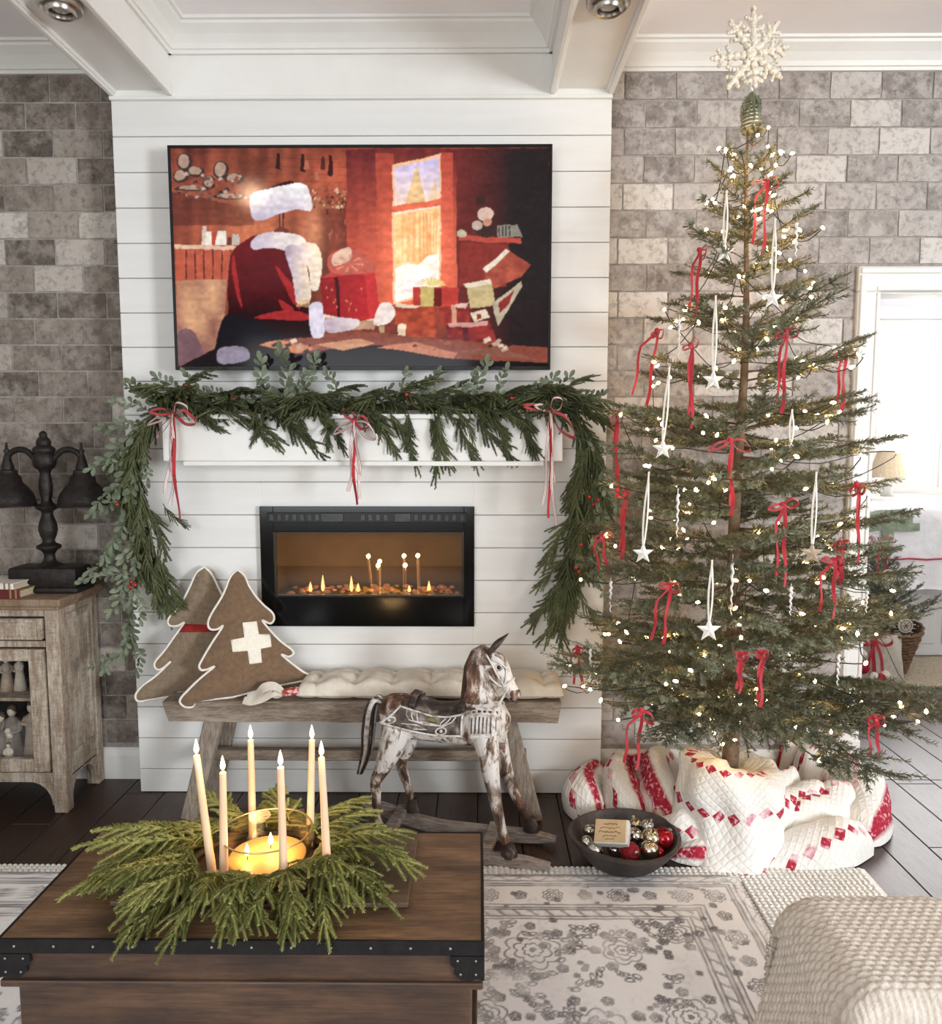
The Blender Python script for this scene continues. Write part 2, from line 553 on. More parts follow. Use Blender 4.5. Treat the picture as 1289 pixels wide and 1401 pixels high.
# frieze board between the ceiling beams
mb = MB(); mb.span((XL, YC - .014, 2.79), (XR, YW, 2.951), .002)
mb.span((XL, YC - .02, 2.787), (XR, YC, 2.8), .002)
mb.build('frieze_board', M['paint'], chim)

# crown moulding profile, given as (projection, drop below ceiling)
CROWN = [(.0, .10), (.012, .10), (.014, .088), (.022, .086), (.03, .07), (.05, .045), (.068, .03), (.078, .022), (.08, .012), (.092, .010), (.094, 0), (0, 0)]
def crown_x(name, x0, x1, y, sgn=-1):
    m_ = MB(); m_.prism([(y + sgn * p, ZC - .0 - d) for p, d in CROWN], 'x', x0, x1)
    return struct(m_.build(name, M['paint'], recalc=True))
def crown_y(name, y0, y1, x, sgn):
    m_ = MB(); m_.prism([(x + sgn * p, ZC - d) for p, d in CROWN], 'y', y0, y1)
    return struct(m_.build(name, M['paint'], recalc=True))
crown_x('trim_1', -3.1, XL, YW); crown_x('trim_2', XR, 4.7, YW)
BLX0, BLX1, BRX0, BRX1 = -1.415, -1.186, .283, .512
crown_x('trim_3', BLX1, BRX0, YC - .014)
crown_y('trim_4', -2.6, YC, BLX1, 1); crown_y('trim_5', -2.6, YC, BRX0, -1)
crown_y('trim_6', -2.6, YW, BLX0, -1); crown_y('trim_7', -2.6, YW, BRX1, 1)
# ceiling beams boxed in painted boards
def beam(n, x0, x1):
    e = struct(empty('ceiling_beam', ((x0 + x1) / 2, 0, 2.81)), 'white boxed ceiling beam')
    e.location = (0, 0, 0)
    m_ = MB(); m_.span((x0 + .012, -2.6, 2.822), (x1 - .012, YC - .012, ZC)); m_.build('beam_core', M['paint'], e)
    for a, b in ((x0, x0 + .02), (x1 - .02, x1)):
        m_ = MB(); m_.span((a, -2.6, 2.81), (b, YC - .012, 3.04), .003); m_.build('side_board', M['paint'], e)
    for a, b in ((x0 - .008, x0 + .012), (x1 - .012, x1 + .008)):
        m_ = MB(); m_.span((a, -2.6, 2.802), (b, YC - .012, 2.83), .004, 2); m_.build('edge_bead', M['paint'], e)
beam(1, BLX0, BLX1); beam(2, BRX0, BRX1)
# recessed ceiling lights in the beams
M['lens'] = pm('lamp_lens', (.5, .48, .45), (.45, .43, .4), 10, .3)
def downlight(p, lab):
    t = thing('recessed_light', p, lab, 'ceiling light')
    m_ = MB(); m_.lathe([(.046, -.012), (.05, -.016), (.06, -.02), (.066, -.014), (.068, 0)], n=32)
    m_.build('trim_ring', M['nickel'], t, smooth=50)
    m_ = MB(); m_.lathe([(.034, -.03), (.042, -.034), (.047, -.026), (.046, -.006), (.032, .0), (.03, -.012), (.034, -.03)], n=28, caps=False); m_.build('gimbal', M['nickel'], t, smooth=50)
    m_ = MB(); m_.lathe([(.001, -.022), (.02, -.021), (.034, -.016)], n=24); m_.build('lens', M['lens'], t, smooth=True)
downlight((-1.285, 2.52, 2.822), 'brushed nickel recessed light in the ceiling beam above the brick by the cabinet')
downlight((.398, 2.52, 2.822), 'brushed nickel recessed light in the ceiling beam nearest the tree')

# doorway to the bedroom
def casing():
    e = struct(empty('door_1', (DXL, YW, 0)), 'white cased doorway to the bedroom'); e.location = (0, 0, 0)
    m_ = MB(); m_.span((1.553, YW - .026, .0), (1.648, YW, 2.0845), .004); m_.span((1.56, YW - .034, .0), (1.585, YW - .02, 2.15), .004); m_.span((1.628, YW - .031, 0), (1.645, YW - .02, 2.08), .003)
    m_.build('side_casing', M['paint'], e)
    m_ = MB(); m_.span((1.546, YW - .034, 0), (1.652, YW - .001, .19), .004); m_.build('plinth_block', M['paint'], e)
    m_ = MB(); m_.span((1.553, YW - .026, 2.085), (2.65, YW, 2.185), .004); m_.span((1.56, YW - .034, 2.155), (2.64, YW - .02, 2.18), .004); m_.span((1.628, YW - .031, 2.087), (2.56, YW - .02, 2.104), .003)
    m_.build('head_casing', M['paint'], e)
    m_ = MB(); m_.span((DXL - .0, YW, 0), (1.655, YW + .125, 2.09)); m_.span((1.655, YW + .05, 0), (1.668, YW + .09, 2.08), .002); m_.build('jamb', M['paint'], e)
    m_ = MB(); m_.span((1.6, YW, 2.08), (2.56, YW + .125, 2.13)); m_.build('head_jamb', M['paint'], e)
    m_ = MB(); m_.span((2.55, YW - .026, .0), (2.645, YW, 2.0845), .004); m_.span((2.61, YW - .034, 0), (2.635, YW - .02, 2.08), .004); m_.build('side_casing', M['paint'], e)
    m_ = MB(); m_.span((2.54, YW, 0), (2.56, YW + .125, 2.09)); m_.build('jamb', M['paint'], e)
casing()
# ------------------------------------------------------------------ bedroom seen through the doorway
M['bed_wall'] = pm('bedroom_wall_paint', srgb(232, 232, 234), srgb(226, 226, 229), 2, .75)
mb = MB(); WX0, WX1, WZ0, WZ1 = 3.18, 4.3, 1.08, 2.42
mb.span((1.2, 6.35, 0), (WX0, 6.45, 2.75)); mb.span((WX1, 6.35, 0), (4.9, 6.45, 2.75)); mb.span((WX0, 6.35, 0), (WX1, 6.45, WZ0)); mb.span((WX0, 6.35, WZ1), (WX1, 6.45, 2.75))
struct(mb.build('wall_bedroom_back', M['bed_wall']))
mb = MB(); mb.span((4.8, 3.4, 0), (4.9, 6.4, 2.75)); struct(mb.build('wall_bedroom_right', M['bed_wall']))
mb = MB(); mb.span((1.2, 3.4, 0), (1.3, 6.4, 2.75)); struct(mb.build('wall_bedroom_left', M['bed_wall']))
mb = MB(); mb.span((2.56, 3.405, 0), (4.9, 3.48, 2.75)); struct(mb.build('wall_bedroom_front', M['bed_wall']))
mb = MB(); mb.span((1.2, 3.4, 2.75), (4.9, 6.45, 2.85)); struct(mb.build('ceiling_bedroom', M['ceiling']))
# bright shuttered window
w = struct(empty('window_1', (0, 0, 0)), 'bright bedroom window with white plantation shutters')
mb = MB()
for a, b, c_, d in ((WX0 - .1, WX0, WZ0 - .1, WZ1 + .1), (WX1, WX1 + .1, WZ0 - .1, WZ1 + .1), (WX0, WX1, WZ1, WZ1 + .1), (WX0, WX1, WZ0 - .1, WZ0)):
    mb.span((a, 6.325, c_), (b, 6.35, d), .004)
mb.span((WX0 - .14, 6.29, WZ0 - .13), (WX1 + .14, 6.35, WZ0 - .1), .004)
mb.build('window_frame', M['paint'], w)
M['sky_pane'] = emat('daylight_pane', (1, 1, 1), 2.6)
mb = MB(); mb.span((WX0, 6.44, WZ0), (WX1, 6.446, WZ1)); mb.build('pane', M['sky_pane'], w)
pwid = (WX1 - WX0) / 2
for k in range(2):
    a = WX0 + k * pwid; b = a + pwid
    m_ = MB()
    m_.span((a + .003, 6.34, WZ0), (a + .05, 6.37, WZ1), .003); m_.span((b - .05, 6.34, WZ0), (b - .003, 6.37, WZ1), .003)
    for z0, z1 in ((WZ0, WZ0 + .07), (1.72, 1.79), (WZ1 - .07, WZ1)): m_.span((a + .05, 6.34, z0), (b - .05, 6.37, z1), .003)
    sh = m_.build('shutter_frame', M['paint'], w)
    z = WZ0 + .1
    lm = MB(); lm.box((0, 0, 0), (pwid - .1, .058, .008), .003, Euler((math.radians(38), 0, 0)).to_matrix())
    lme = lm.mesh('louver')
    while z < WZ1 - .08:
        if not 1.70 < z < 1.81:
            o = link('louver', lme, M['paint'], sh); o.location = ((a + b) / 2, 6.36, z)
        z += .062
# jute rug
M['jute'] = pm('jute', srgb(196, 182, 158), srgb(160, 146, 122), 60, .95, .8, 120)
t = thing('jute_rug', (2.85, 4.95, 0), 'natural braided jute rug on the bedroom floor beneath the basket', 'rug')
mb = MB(); mb.span((-1.0, -.42, .0), (1.0, .22, .012), .005); mb.build('backing', M['jute'], t)
for i in range(12):
    m_ = MB(); y = -.405 + i * .05
    m_.tube([(-1.0 + k * .05, y + .004 * (k % 2), .012) for k in range(41)], [.021 + .003 * (k % 2) for k in range(41)], 6, flat=.4); m_.build('braid', M['jute'], t)
# bed
M['bed_quilt'] = pm('white_bed_quilt', srgb(244, 243, 241), srgb(233, 231, 228), 14, .9, .45, 30)
M['sage'] = pm('sage_patchwork', srgb(120, 134, 112), srgb(158, 166, 144), 18, .9, .3, 60)
BX0, BY0 = 2.45, 5.12
t = thing('bed', (BX0, BY0, 0), 'tall white bed with painted drawer base in the next room', 'bed')
mb = MB(); mb.span((.05, .08, .0), (1.9, .72, .62), .01); mb.build('base', M['paint'], t)
for k in range(3):
    m_ = MB(); m_.span((.1 + k * .6, .065, .09), (.65 + k * .6, .09, .5), .006); m_.span((.16 + k * .6, .058, .15), (.59 + k * .6, .07, .44), .004); m_.build('drawer', M['paint'], t)
mb = MB(); mb.span((.02, .03, .6), (1.9, .72, .98), .08, 4); mb.build('mattress', M['bed_quilt'], t, smooth=True)
# quilt draped over the bed corner
tq = tag(empty('bed_quilt', (BX0, BY0, 0)), 'white quilt with a sage green patchwork tree and red hem line, over the bed', 'quilt')
NU, NV = 40, 26
vs = []; fs = []
for j in range(NV + 1):
    v = j / NV
    for i in range(NU + 1):
        u = i / NU
        x = -.02 + u * 1.9
        # profile: hangs from the top edge down the front
        s_ = v * 1.25
        if s_ < .4: y, z = .42 - s_, 1.03
        elif s_ < .5:
            a = (s_ - .4) / .1 * PI / 2; y, z = .02 - math.sin(a) * .06, 1.03 - (1 - math.cos(a)) * .06
        else: y, z = -.04 - .02 * (s_ - .5), .97 - (s_ - .5)
        drop = max(0, (.18 - u) / .18)
        z -= .07 * drop ** 2 * (1 if s_ < .5 else .3)
        hang = max(0, s_ - .5)
        y -= hang * .06 * (1 + math.sin(u * 40)) * .6
        z += .012 * noise.noise(V((x * 9, s_ * 9, 1)))
        y += .01 * noise.noise(V((x * 7, s_ * 7, 5)))
        z = max(z, .5)
        vs.append((x, y, z))
for j in range(NV):
    for i in range(NU):
        a = j * (NU + 1) + i
        fs.append((a, a + 1, a + NU + 2, a + NU + 1))
mb = MB(); mb.addv(vs, fs); q = mb.build('quilt_cover', M['bed_quilt'], tq, smooth=True)
sm = q.modifiers.new('t', 'SOLIDIFY'); sm.thickness = .012; sm.offset = 1
M['hem_red'] = pm('hem_red', srgb(170, 45, 70), srgb(190, 60, 84), 20, .8)
def on_quilt(u, v):
    i = min(int(u * NU), NU - 1); j = min(int(v * NV), NV - 1)
    fu, fv = u * NU - i, v * NV - j
    g = lambda a, b: V(vs[b * (NU + 1) + a])
    p = g(i, j) * (1 - fu) * (1 - fv) + g(i + 1, j) * fu * (1 - fv) + g(i, j + 1) * (1 - fu) * fv + g(i + 1, j + 1) * fu * fv
    return p + V((0, -.016, .01))
def patch(name, u0, u1, v0, v1, mat, n=6):
    m_ = MB(); P = []; F = []
    for b in range(n + 1):
        for a in range(n + 1): P.append(on_quilt(u0 + (u1 - u0) * a / n, v0 + (v1 - v0) * b / n))
    for b in range(n):
        for a in range(n): k = b * (n + 1) + a; F.append((k, k + 1, k + n + 2, k + n + 1))
    m_.addv(P, F); m_.build(name, mat, tq, smooth=True)
for u0, u1, v0, v1 in ((.07, .19, .36, .40), (.045, .215, .40, .44), (.02, .24, .44, .48), (.11, .15, .48, .53)):
    patch('sage_patch', u0, u1, v0, v1, M['sage'])
for k in range(5): patch('red_patch', .15, .166, .36 + k * .024, .372 + k * .024, M['hem_red'], 2)
patch('hem_line', 0, 1, .625, .634, M['hem_red'], 30)
# bedside lamp on a nightstand
t = thing('nightstand', (3.25, 6.08, 0), 'white bedside cabinet behind the bed, below the shuttered window', 'nightstand')
mb = MB(); mb.span((-.26, -.2, .0), (.3, .2, 1.0), .008); mb.build('body', M['paint'], t)
mb = MB(); mb.span((-.29, -.23, 1.0), (.33, .22, 1.03), .006); mb.build('top', M['paint'], t)
M['linen_shade'] = pm('linen_lampshade', srgb(226, 208, 176), srgb(210, 190, 158), 60, .9, .2, 200)
lp = atY(1216, 650, 6.05)
t = thing('table_lamp', (lp.x, 6.05, 1.03), 'small bedside lamp with a pleated beige linen shade', 'lamp')
mb = MB(); mb.lathe([(.05, 0), (.055, .01), (.03, .025), (.045, .07), (.05, .1), (.03, .14), (.012, .16), (.01, .2)], n=20); mb.build('base', M['paint'], t, smooth=True)
mb = MB()
n = 48; vs2 = []; fs2 = []
for j, (r, z) in enumerate(((.145, .145), (.085, .345))):
    for k in range(n):
        a = 2 * PI * k / n; rr = r * (1 + .015 * (k % 2)); vs2.append((rr * math.cos(a), rr * math.sin(a), z))
for k in range(n): fs2.append((k, (k + 1) % n, n + (k + 1) % n, n + k))
mb.addv(vs2, fs2); o = mb.build('shade', M['linen_shade'], t)
o.modifiers.new('t', 'SOLIDIFY').thickness = .003
# ------------------------------------------------------------------ electric fireplace
FY = 3.118
t = thing('electric_fireplace', ((FX0 + FX1) / 2, YC, FZ0), 'black glass-fronted electric fireplace set into the white shiplap', 'fireplace')
O = V(t.location)
def L_(p): return V(p) - O
GX0, GX1, GZ0, GZ1 = atY(375, 770, FY).x, atY(635, 770, FY).x, atY(500, 817, FY).z, atY(500, 728, FY).z
mb = MB()
for a, b, c_, d in ((FX0, GX0, FZ0, FZ1), (GX1, FX1, FZ0, FZ1), (GX0, GX1, FZ0, GZ0), (GX0, GX1, GZ1, FZ1)):
    mb.span(L_((a, FY, c_)), L_((b, YC + .02, d)), .0015)
mb.build('surround', M['gloss_black'], t)
mb = MB()
for a, b, c_, d in ((GX0 - .002, GX0 + .008, GZ0, GZ1), (GX1 - .008, GX1 + .002, GZ0, GZ1), (GX0 + .008, GX1 - .008, GZ0, GZ0 + .008), (GX0 + .008, GX1 - .008, GZ1 - .008, GZ1)):
    mb.span(L_((a, FY + .002, c_)), L_((b, YC, d)), .001)
M['bronze_trim'] = pm('bronze_trim', (.03, .025, .02), (.05, .04, .03), 20, .3, metal=.7)
mb.build('glass_trim', M['bronze_trim'], t)
# vent grille on top
vz0, vz1 = atY(500, 715, FY).z, atY(500, 701, FY).z
mb = MB(); mb.span(L_((FX0 + .03, FY - .003, vz0)), L_((FX1 - .03, FY + .004, vz1)), .002); vent = mb.build('vent', M['black'], t)
M['dark_steel'] = pm('dark_steel', (.05, .05, .05), (.03, .03, .03), 30, .35, metal=.6)
for k in range(26):
    x = FX0 + .05 + k * (FX1 - FX0 - .1) / 25
    if 9 <= k <= 11 or 16 <= k <= 17: continue
    m_ = MB(); m_.span(L_((x - .009, FY - .006, vz0 + .008)), L_((x + .009, FY - .002, vz1 - .008)), .001); m_.build('vent_slot', M['dark_steel'], vent)
for a, b in ((440, 470), (540, 562)):
    m_ = MB(); m_.span(L_((atY(a, 706, FY).x, FY - .008, vz0 + .004)), L_((atY(b, 706, FY).x, FY - .001, vz1 - .004)), .001); m_.build('control_panel', M['dark_steel'], vent)
# inside: tan liner box
M['liner'] = pm('firebox_liner', srgb(150, 120, 82), srgb(130, 102, 68), 6, .5, .05, 20)
D2 = 3.40
mb = MB()
mb.span(L_((GX0 - .02, D2, GZ0 - .03)), L_((GX1 + .02, D2 + .01, GZ1 + .02)))
mb.span(L_((GX0 - .03, YC, GZ0 - .03)), L_((GX0 - .015, D2, GZ1 + .02))); mb.span(L_((GX1 + .015, YC, GZ0 - .03)), L_((GX1 + .03, D2, GZ1 + .02)))
mb.span(L_((GX0 - .03, YC, GZ1 + .005)), L_((GX1 + .03, D2, GZ1 + .02))); mb.span(L_((GX0 - .03, YC, GZ0 - .04)), L_((GX1 + .03, D2, GZ0 - .01)))
mb.build('firebox', M['liner'], t)
# ember bed of glass pebbles, small flames
M['ember'] = emat('ember_bed', (1.0, .45, .16), .12)
r = random.Random(8)
mb = MB()
for k in range(150):
    p = V((r.uniform(GX0 + .03, GX1 - .03), r.uniform(YC + .02, D2 - .05), GZ0 - .006 + r.uniform(0, .012)))
    mb.ball(L_(p), r.uniform(.006, .013), 6, 4, (1.3, 1, .7))
o = mb.build('ember_pebbles', M['ember'], t, smooth=True); o['kind'] = 'stuff'
M['small_flame'] = flame_mat('ember_flame', (1.0, .5, .18), 2.2)
def flame_mesh(h, w, n=10):
    m_ = MB()
    prof = [(1e-6, 0), (w * .55, h * .08), (w * .95, h * .22), (w, h * .34), (w * .8, h * .52), (w * .5, h * .72), (w * .22, h * .9), (1e-6, h)]
    m_.lathe(prof, n=n, caps=False)
    return m_
for px, py0, h in ((425, 812, .045), (442, 812, .075), (481, 812, .07), (490, 800, .04), (560, 806, .03), (587, 808, .05)):
    p = atY(px, py0, 3.22); p.z = GZ0
    flame_mesh(h, .0075).build('flame', M['small_flame'], t, smooth=True, loc=L_(p))
lg = bpy.data.lights.new('ember_light', 'AREA'); lg.shape = 'RECTANGLE'; lg.size = .6; lg.size_y = .04; lg.energy = .45; lg.color = (1.0, .66, .34)
lo_ = bpy.data.objects.new('ember_light', lg); COL.objects.link(lo_); lo_.parent = t; lo_.location = L_(((GX0 + GX1) / 2, 3.2, GZ0 + .012)); lo_.rotation_euler = (PI - .35, 0, 0)
# dark half-mirrored glass
m, nt, b = newmat('smoked_reflective_glass')
b.inputs['Base Color'].default_value = (.9, .85, .78, 1); b.inputs['Roughness'].default_value = .01; b.inputs['Metallic'].default_value = 1.0
tr = nd(nt, 'ShaderNodeBsdfTransparent'); tr.inputs[0].default_value = (.95, .9, .84, 1)
mx = nd(nt, 'ShaderNodeMixShader'); mx.inputs[0].default_value = .24
nt.links.new(tr.outputs[0], mx.inputs[1]); nt.links.new(b.outputs[0], mx.inputs[2]); nt.links.new(mx.outputs[0], nt.nodes['Material Output'].inputs[0])
M['fire_glass'] = m
mb = MB(); mb.span(L_((GX0, FY + .004, GZ0)), L_((GX1, FY + .008, GZ1))); mb.build('glass_pane', M['fire_glass'], t)

# ------------------------------------------------------------------ mantel shelf
MY = 2.965
mx0, mx1 = atY(222, 600, MY).x, atY(770, 600, MY).x
mzt, mzb = atY(500, 573, MY).z, atY(500, 631, MY).z
t = thing('mantel_shelf', ((mx0 + mx1) / 2, YC, mzb), 'white boxed mantel shelf on the shiplap under the garland', 'mantel')
O = V(t.location)
mb = MB(); mb.span(L_((mx0, MY, mzb)), L_((mx1, YC + .003, mzt)), .003); mb.build('box', M['paint'], t)
mb = MB(); mb.span(L_((mx0 - .015, MY - .015, mzt - .001)), L_((mx1 + .015, YC + .003, mzt + .018)), .003); mb.build('top_board', M['paint'], t)
lx0, lx1 = atY(250, 636, MY - .015).x, atY(744, 636, MY - .015).x
mb = MB(); mb.span(L_((lx0, MY - .015, mzb - .018)), L_((lx1, YC + .003, mzb + .0005)), .003); mb.build('lower_ledge', M['paint'], t)
MTOP = mzt + .018

# ------------------------------------------------------------------ television
TY = 3.045
tx0, tx1 = atY(236, 350, TY).x - .004, atY(754.5, 350, TY).x
tz0, tz1 = atY(500, 506, TY).z, atY(500, 198, TY).z
t = thing('wall_television', ((tx0 + tx1) / 2, TY, tz0), 'large flat television on the shiplap showing a warm cabin scene with presents', 'television')
O = V(t.location)
mb = MB(); mb.span(L_((tx0, TY + .004, tz0)), L_((tx1, TY + .03, tz1)), .002); mb.span(L_((tx0 + .12, TY + .03, tz0 + .08)), L_((tx1 - .12, TY + .05, tz1 - .2)), .004)
mb.build('back_panel', M['black'], t)
mb = MB(); mb.span(L_((-.8, TY + .05, tz0 + .3)), L_((-.2, YC + .002, tz0 + .55)), .004); mb.build('wall_mount', M['black'], t)
bz = .011
for a, b, c_, d in ((tx0, tx0 + bz, tz0, tz1), (tx1 - bz, tx1, tz0, tz1), (tx0 + bz, tx1 - bz, tz0, tz0 + bz * 1.2), (tx0 + bz, tx1 - bz, tz1 - bz, tz1)):
    m_ = MB(); m_.span(L_((a, TY - .003, c_)), L_((b, TY + .006, d)), .001); m_.build('bezel', M['black'], t)
# the picture on the screen, painted on a fine grid: a log cabin workshop, a coat and fur hat, presents, a snowy window
NX, NY = 480, 280
uu, vv = np.meshgrid(np.linspace(0, 1, NX), np.linspace(0, 1, NY))
cy = 52 + vv * 713
xl_, xr_ = 28 + 30 * vv, 1250 - 5 * vv
cx = xl_ + uu * (xr_ - xl_)
cx0_, cy0_ = cx, cy
img = np.zeros((NY, NX, 3))
DETAIL = True
rs = np.random.RandomState(3)
def nz2(sx, sy, seed):
    r_ = np.random.RandomState(seed)
    g = r_.rand(sy + 2, sx + 2)
    gx, gy = uu * sx, vv * sy
    ix, iy = gx.astype(int), gy.astype(int)
    fx, fy = gx - ix, gy - iy
    fx = fx * fx * (3 - 2 * fx); fy = fy * fy * (3 - 2 * fy)
    return (g[iy, ix] * (1 - fx) + g[iy, ix + 1] * fx) * (1 - fy) + (g[iy + 1, ix] * (1 - fx) + g[iy + 1, ix + 1] * fx) * fy
def inside(poly):
    r_ = np.zeros(cx.shape, bool)
    n = len(poly)
    for i in range(n):
        x1, y1 = poly[i]; x2, y2 = poly[(i + 1) % n]
        if y1 == y2: continue
        c_ = ((y1 > cy) != (y2 > cy)) & (cx < (x2 - x1) * (cy - y1) / (y2 - y1) + x1)
        r_ ^= c_
    return r_
def smooth_poly(pts, n=6):
    P = [V((x, y, 0)) for x, y in pts]; out = []; m_ = len(P)
    for i in range(m_):
        a, b, c_, d = P[i - 1], P[i], P[(i + 1) % m_], P[(i + 2) % m_]
        for k in range(n):
            t_ = k / n
            q = .5 * ((2 * b) + (c_ - a) * t_ + (2 * a - 5 * b + 4 * c_ - d) * t_ * t_ + (3 * b - a - 3 * c_ + d) * t_ ** 3)
            out.append((q.x, q.y))
    return out
def put(mask, col, alpha=1.0):
    global img
    col = np.array(col, float)
    if col.ndim == 1: col = np.array(srgb(*col))
    a = (mask * alpha)[..., None]
    img = img * (1 - a) + col * a
def grad(c1, c2, t_):
    a, b = np.array(srgb(*c1)), np.array(srgb(*c2))
    t_ = np.clip(t_, 0, 1)[..., None]
    return a * (1 - t_) + b * t_
def glow(x, y, rx, ry, col, amt):
    global img
    d = ((cx - x) / rx) ** 2 + ((cy - y) / ry) ** 2
    img = img + np.array(srgb(*col)) * (np.exp(-d * 1.5) * amt)[..., None]
def poly(pts, c, sm=False, alpha=1.0):
    put(inside(smooth_poly(pts) if sm else pts), c, alpha)
# brushwork: edges wander a little
cx = cx0_ + 2 * (nz2(120, 70, 101) - .5) + 5 * (nz2(24, 14, 102) - .5); cy = cy0_ + 2 * (nz2(120, 70, 103) - .5) + 5 * (nz2(24, 14, 104) - .5)
# timber wall
plank = (np.sin(cx / 9.0 + 3 * nz2(8, 3, 1)) * .5 + .5)
img = grad((92, 40, 38), (196, 98, 66), nz2(14, 8, 2) * .75 + plank * .25)
fade = np.clip((cx - 480) / 260, 0, 1)
img = img * (1 - fade[..., None] * .5) + np.array(srgb(120, 36, 34)) * fade[..., None] * .5
img *= (.55 + .6 * nz2(40, 4, 3))[..., None]
glow(560, 140, 160, 100, (255, 120, 70), .35); glow(300, 330, 120, 160, (255, 150, 90), .5)
# upper and lower shelves
poly([(30, 190), (250, 235), (600, 245), (600, 225), (480, 205), (250, 215), (30, 172)], (168, 92, 62)); poly([(30, 190), (250, 235), (300, 240), (300, 300), (30, 300)], (92, 44, 40), alpha=.55)
poly([(40, 358), (250, 368), (250, 380), (45, 372)], (232, 190, 160))
poly([(45, 374), (250, 382), (215, 490), (50, 490)], (200, 92, 62))
for k in range(7): poly([(78 + k * 29, 376), (82 + k * 29, 376), (84 + k * 29, 480), (80 + k * 29, 480)], (96, 40, 34))
r = random.Random(5)
for (x, y, w_, h_) in ((75, 95, 26, 30), (192, 120, 26, 30), (110, 125, 30, 18), (235, 150, 30, 18), (62, 140, 24, 22), (155, 160, 22, 24), (100, 180, 60, 10), (225, 205, 60, 10)):
    poly([(x + w_ * math.cos(a), y + h_ * math.sin(a)) for a in np.linspace(0, 6.28, 14)], (70, 52, 50)); poly([(x - 2 + w_ * .7 * math.cos(a), y - 3 + h_ * .75 * math.sin(a)) for a in np.linspace(0, 6.28, 14)], (186, 152, 132))
for k in range(60):
    x, y = r.uniform(40, 270), r.uniform(130, 210); s_ = r.uniform(4, 13)
    poly([(x, y), (x + s_, y - s_ * .4), (x + s_ * 1.6, y + s_ * .5), (x + s_ * .3, y + s_ * .8)], r.choice(((58, 44, 46), (196, 172, 156), (150, 74, 58), (110, 86, 82))))
for (x, w_, h_, c_) in ((140, 10, 60, (222, 200, 180)), (153, 12, 42, (245, 236, 220)), (172, 9, 40, (190, 60, 46)), (195, 20, 44, (235, 225, 212)), (240, 16, 36, (205, 190, 176)), (222, 9, 26, (120, 60, 46))):
    poly([(x - w_, 362), (x + w_, 363), (x + w_ * .7, 363 - h_), (x - w_ * .6, 362 - h_)], c_)
for k in range(30):
    x = r.uniform(490, 660); y = r.uniform(170, 330); poly([(x, y), (x + 7, y), (x + 7, y + 18), (x, y + 16)], r.choice(((84, 30, 34), (150, 66, 50), (60, 26, 32), (176, 96, 70))))
# hanging tools, pans and a garland of odds and ends along the rafters
for (x, y, h_, c_) in ((375, 70, 50, (50, 26, 26)), (455, 70, 60, (58, 30, 28)), (468, 90, 30, (196, 110, 80)), (520, 80, 44, (90, 40, 36)), (545, 75, 70, (60, 24, 28)), (500, 130, 26, (200, 120, 86)), (610, 200, 120, (64, 26, 32)), (632, 180, 110, (84, 34, 36)), (650, 230, 60, (150, 66, 52))):
    poly([(x - 4, y), (x + 5, y), (x + 9, y + h_), (x - 8, y + h_ * .9)], c_)
for k in range(60):
    x, y = r.uniform(480, 600), r.uniform(185, 250); s_ = r.uniform(3, 10); poly([(x, y), (x + s_, y - s_), (x + s_ * 1.5, y + s_ * .4)], r.choice(((232, 190, 150), (110, 54, 44), (200, 120, 86), (70, 34, 34))))
for k in range(5): poly([(300, 80 + k * 26), (640, 90 + k * 24), (640, 92 + k * 24), (300, 82 + k * 26)], (70, 26, 26), alpha=.35)
# fur rug glow at the lower side
poly([(48, 480), (215, 475), (205, 590), (180, 680), (165, 755), (52, 755)], grad((236, 178, 130), (150, 92, 84), nz2(30, 10, 9) * .8 + (cy - 480) / 700))
poly([(55, 650), (110, 650), (140, 755), (55, 755)], (128, 92, 100), True)
# window wall
poly([(595, 56), (950, 56), (955, 480), (960, 560), (600, 560)], grad((112, 38, 44), (214, 86, 58), (cy - 60) / 420 + .25 * (nz2(60, 3, 12) - .5)))
poly([(690, 70), (750, 70), (752, 545), (700, 545)], (206, 82, 56), alpha=.6); poly([(896, 70), (938, 66), (946, 470), (900, 520)], (214, 84, 60), alpha=.8)
wpoly = [(752, 116), (895, 82), (896, 500), (756, 552)]
poly([(745, 108), (900, 72), (902, 510), (748, 560)], (255, 196, 150))
poly(wpoly, grad((214, 200, 240), (255, 236, 190), (cy - 100) / 200))
poly([(754, 270), (896, 240), (896, 420), (756, 440)], grad((255, 232, 170), (232, 176, 96), nz2(60, 30, 15)))
poly([(822, 105), (855, 225), (785, 240)], grad((210, 178, 120), (236, 206, 150), nz2(60, 60, 17))); poly([(880, 150), (895, 220), (862, 225)], (232, 206, 170)); poly([(762, 180), (775, 235), (754, 236)], (236, 216, 206))
for k in range(18):
    x = r.uniform(760, 890); poly([(x, 260), (x + 4, 260), (x + 5, 420), (x - 2, 420)], (206, 150, 84), alpha=.6)
poly([(756, 440), (790, 425), (830, 430), (860, 400), (896, 395), (896, 500), (756, 552)], (255, 250, 240)); poly([(760, 500), (810, 470), (850, 480), (890, 450), (890, 470), (800, 520)], (226, 214, 226), alpha=.6)
poly([(745, 240), (902, 216), (902, 236), (745, 262)], (212, 90, 58))
glow(826, 400, 150, 220, (255, 140, 90), .6)
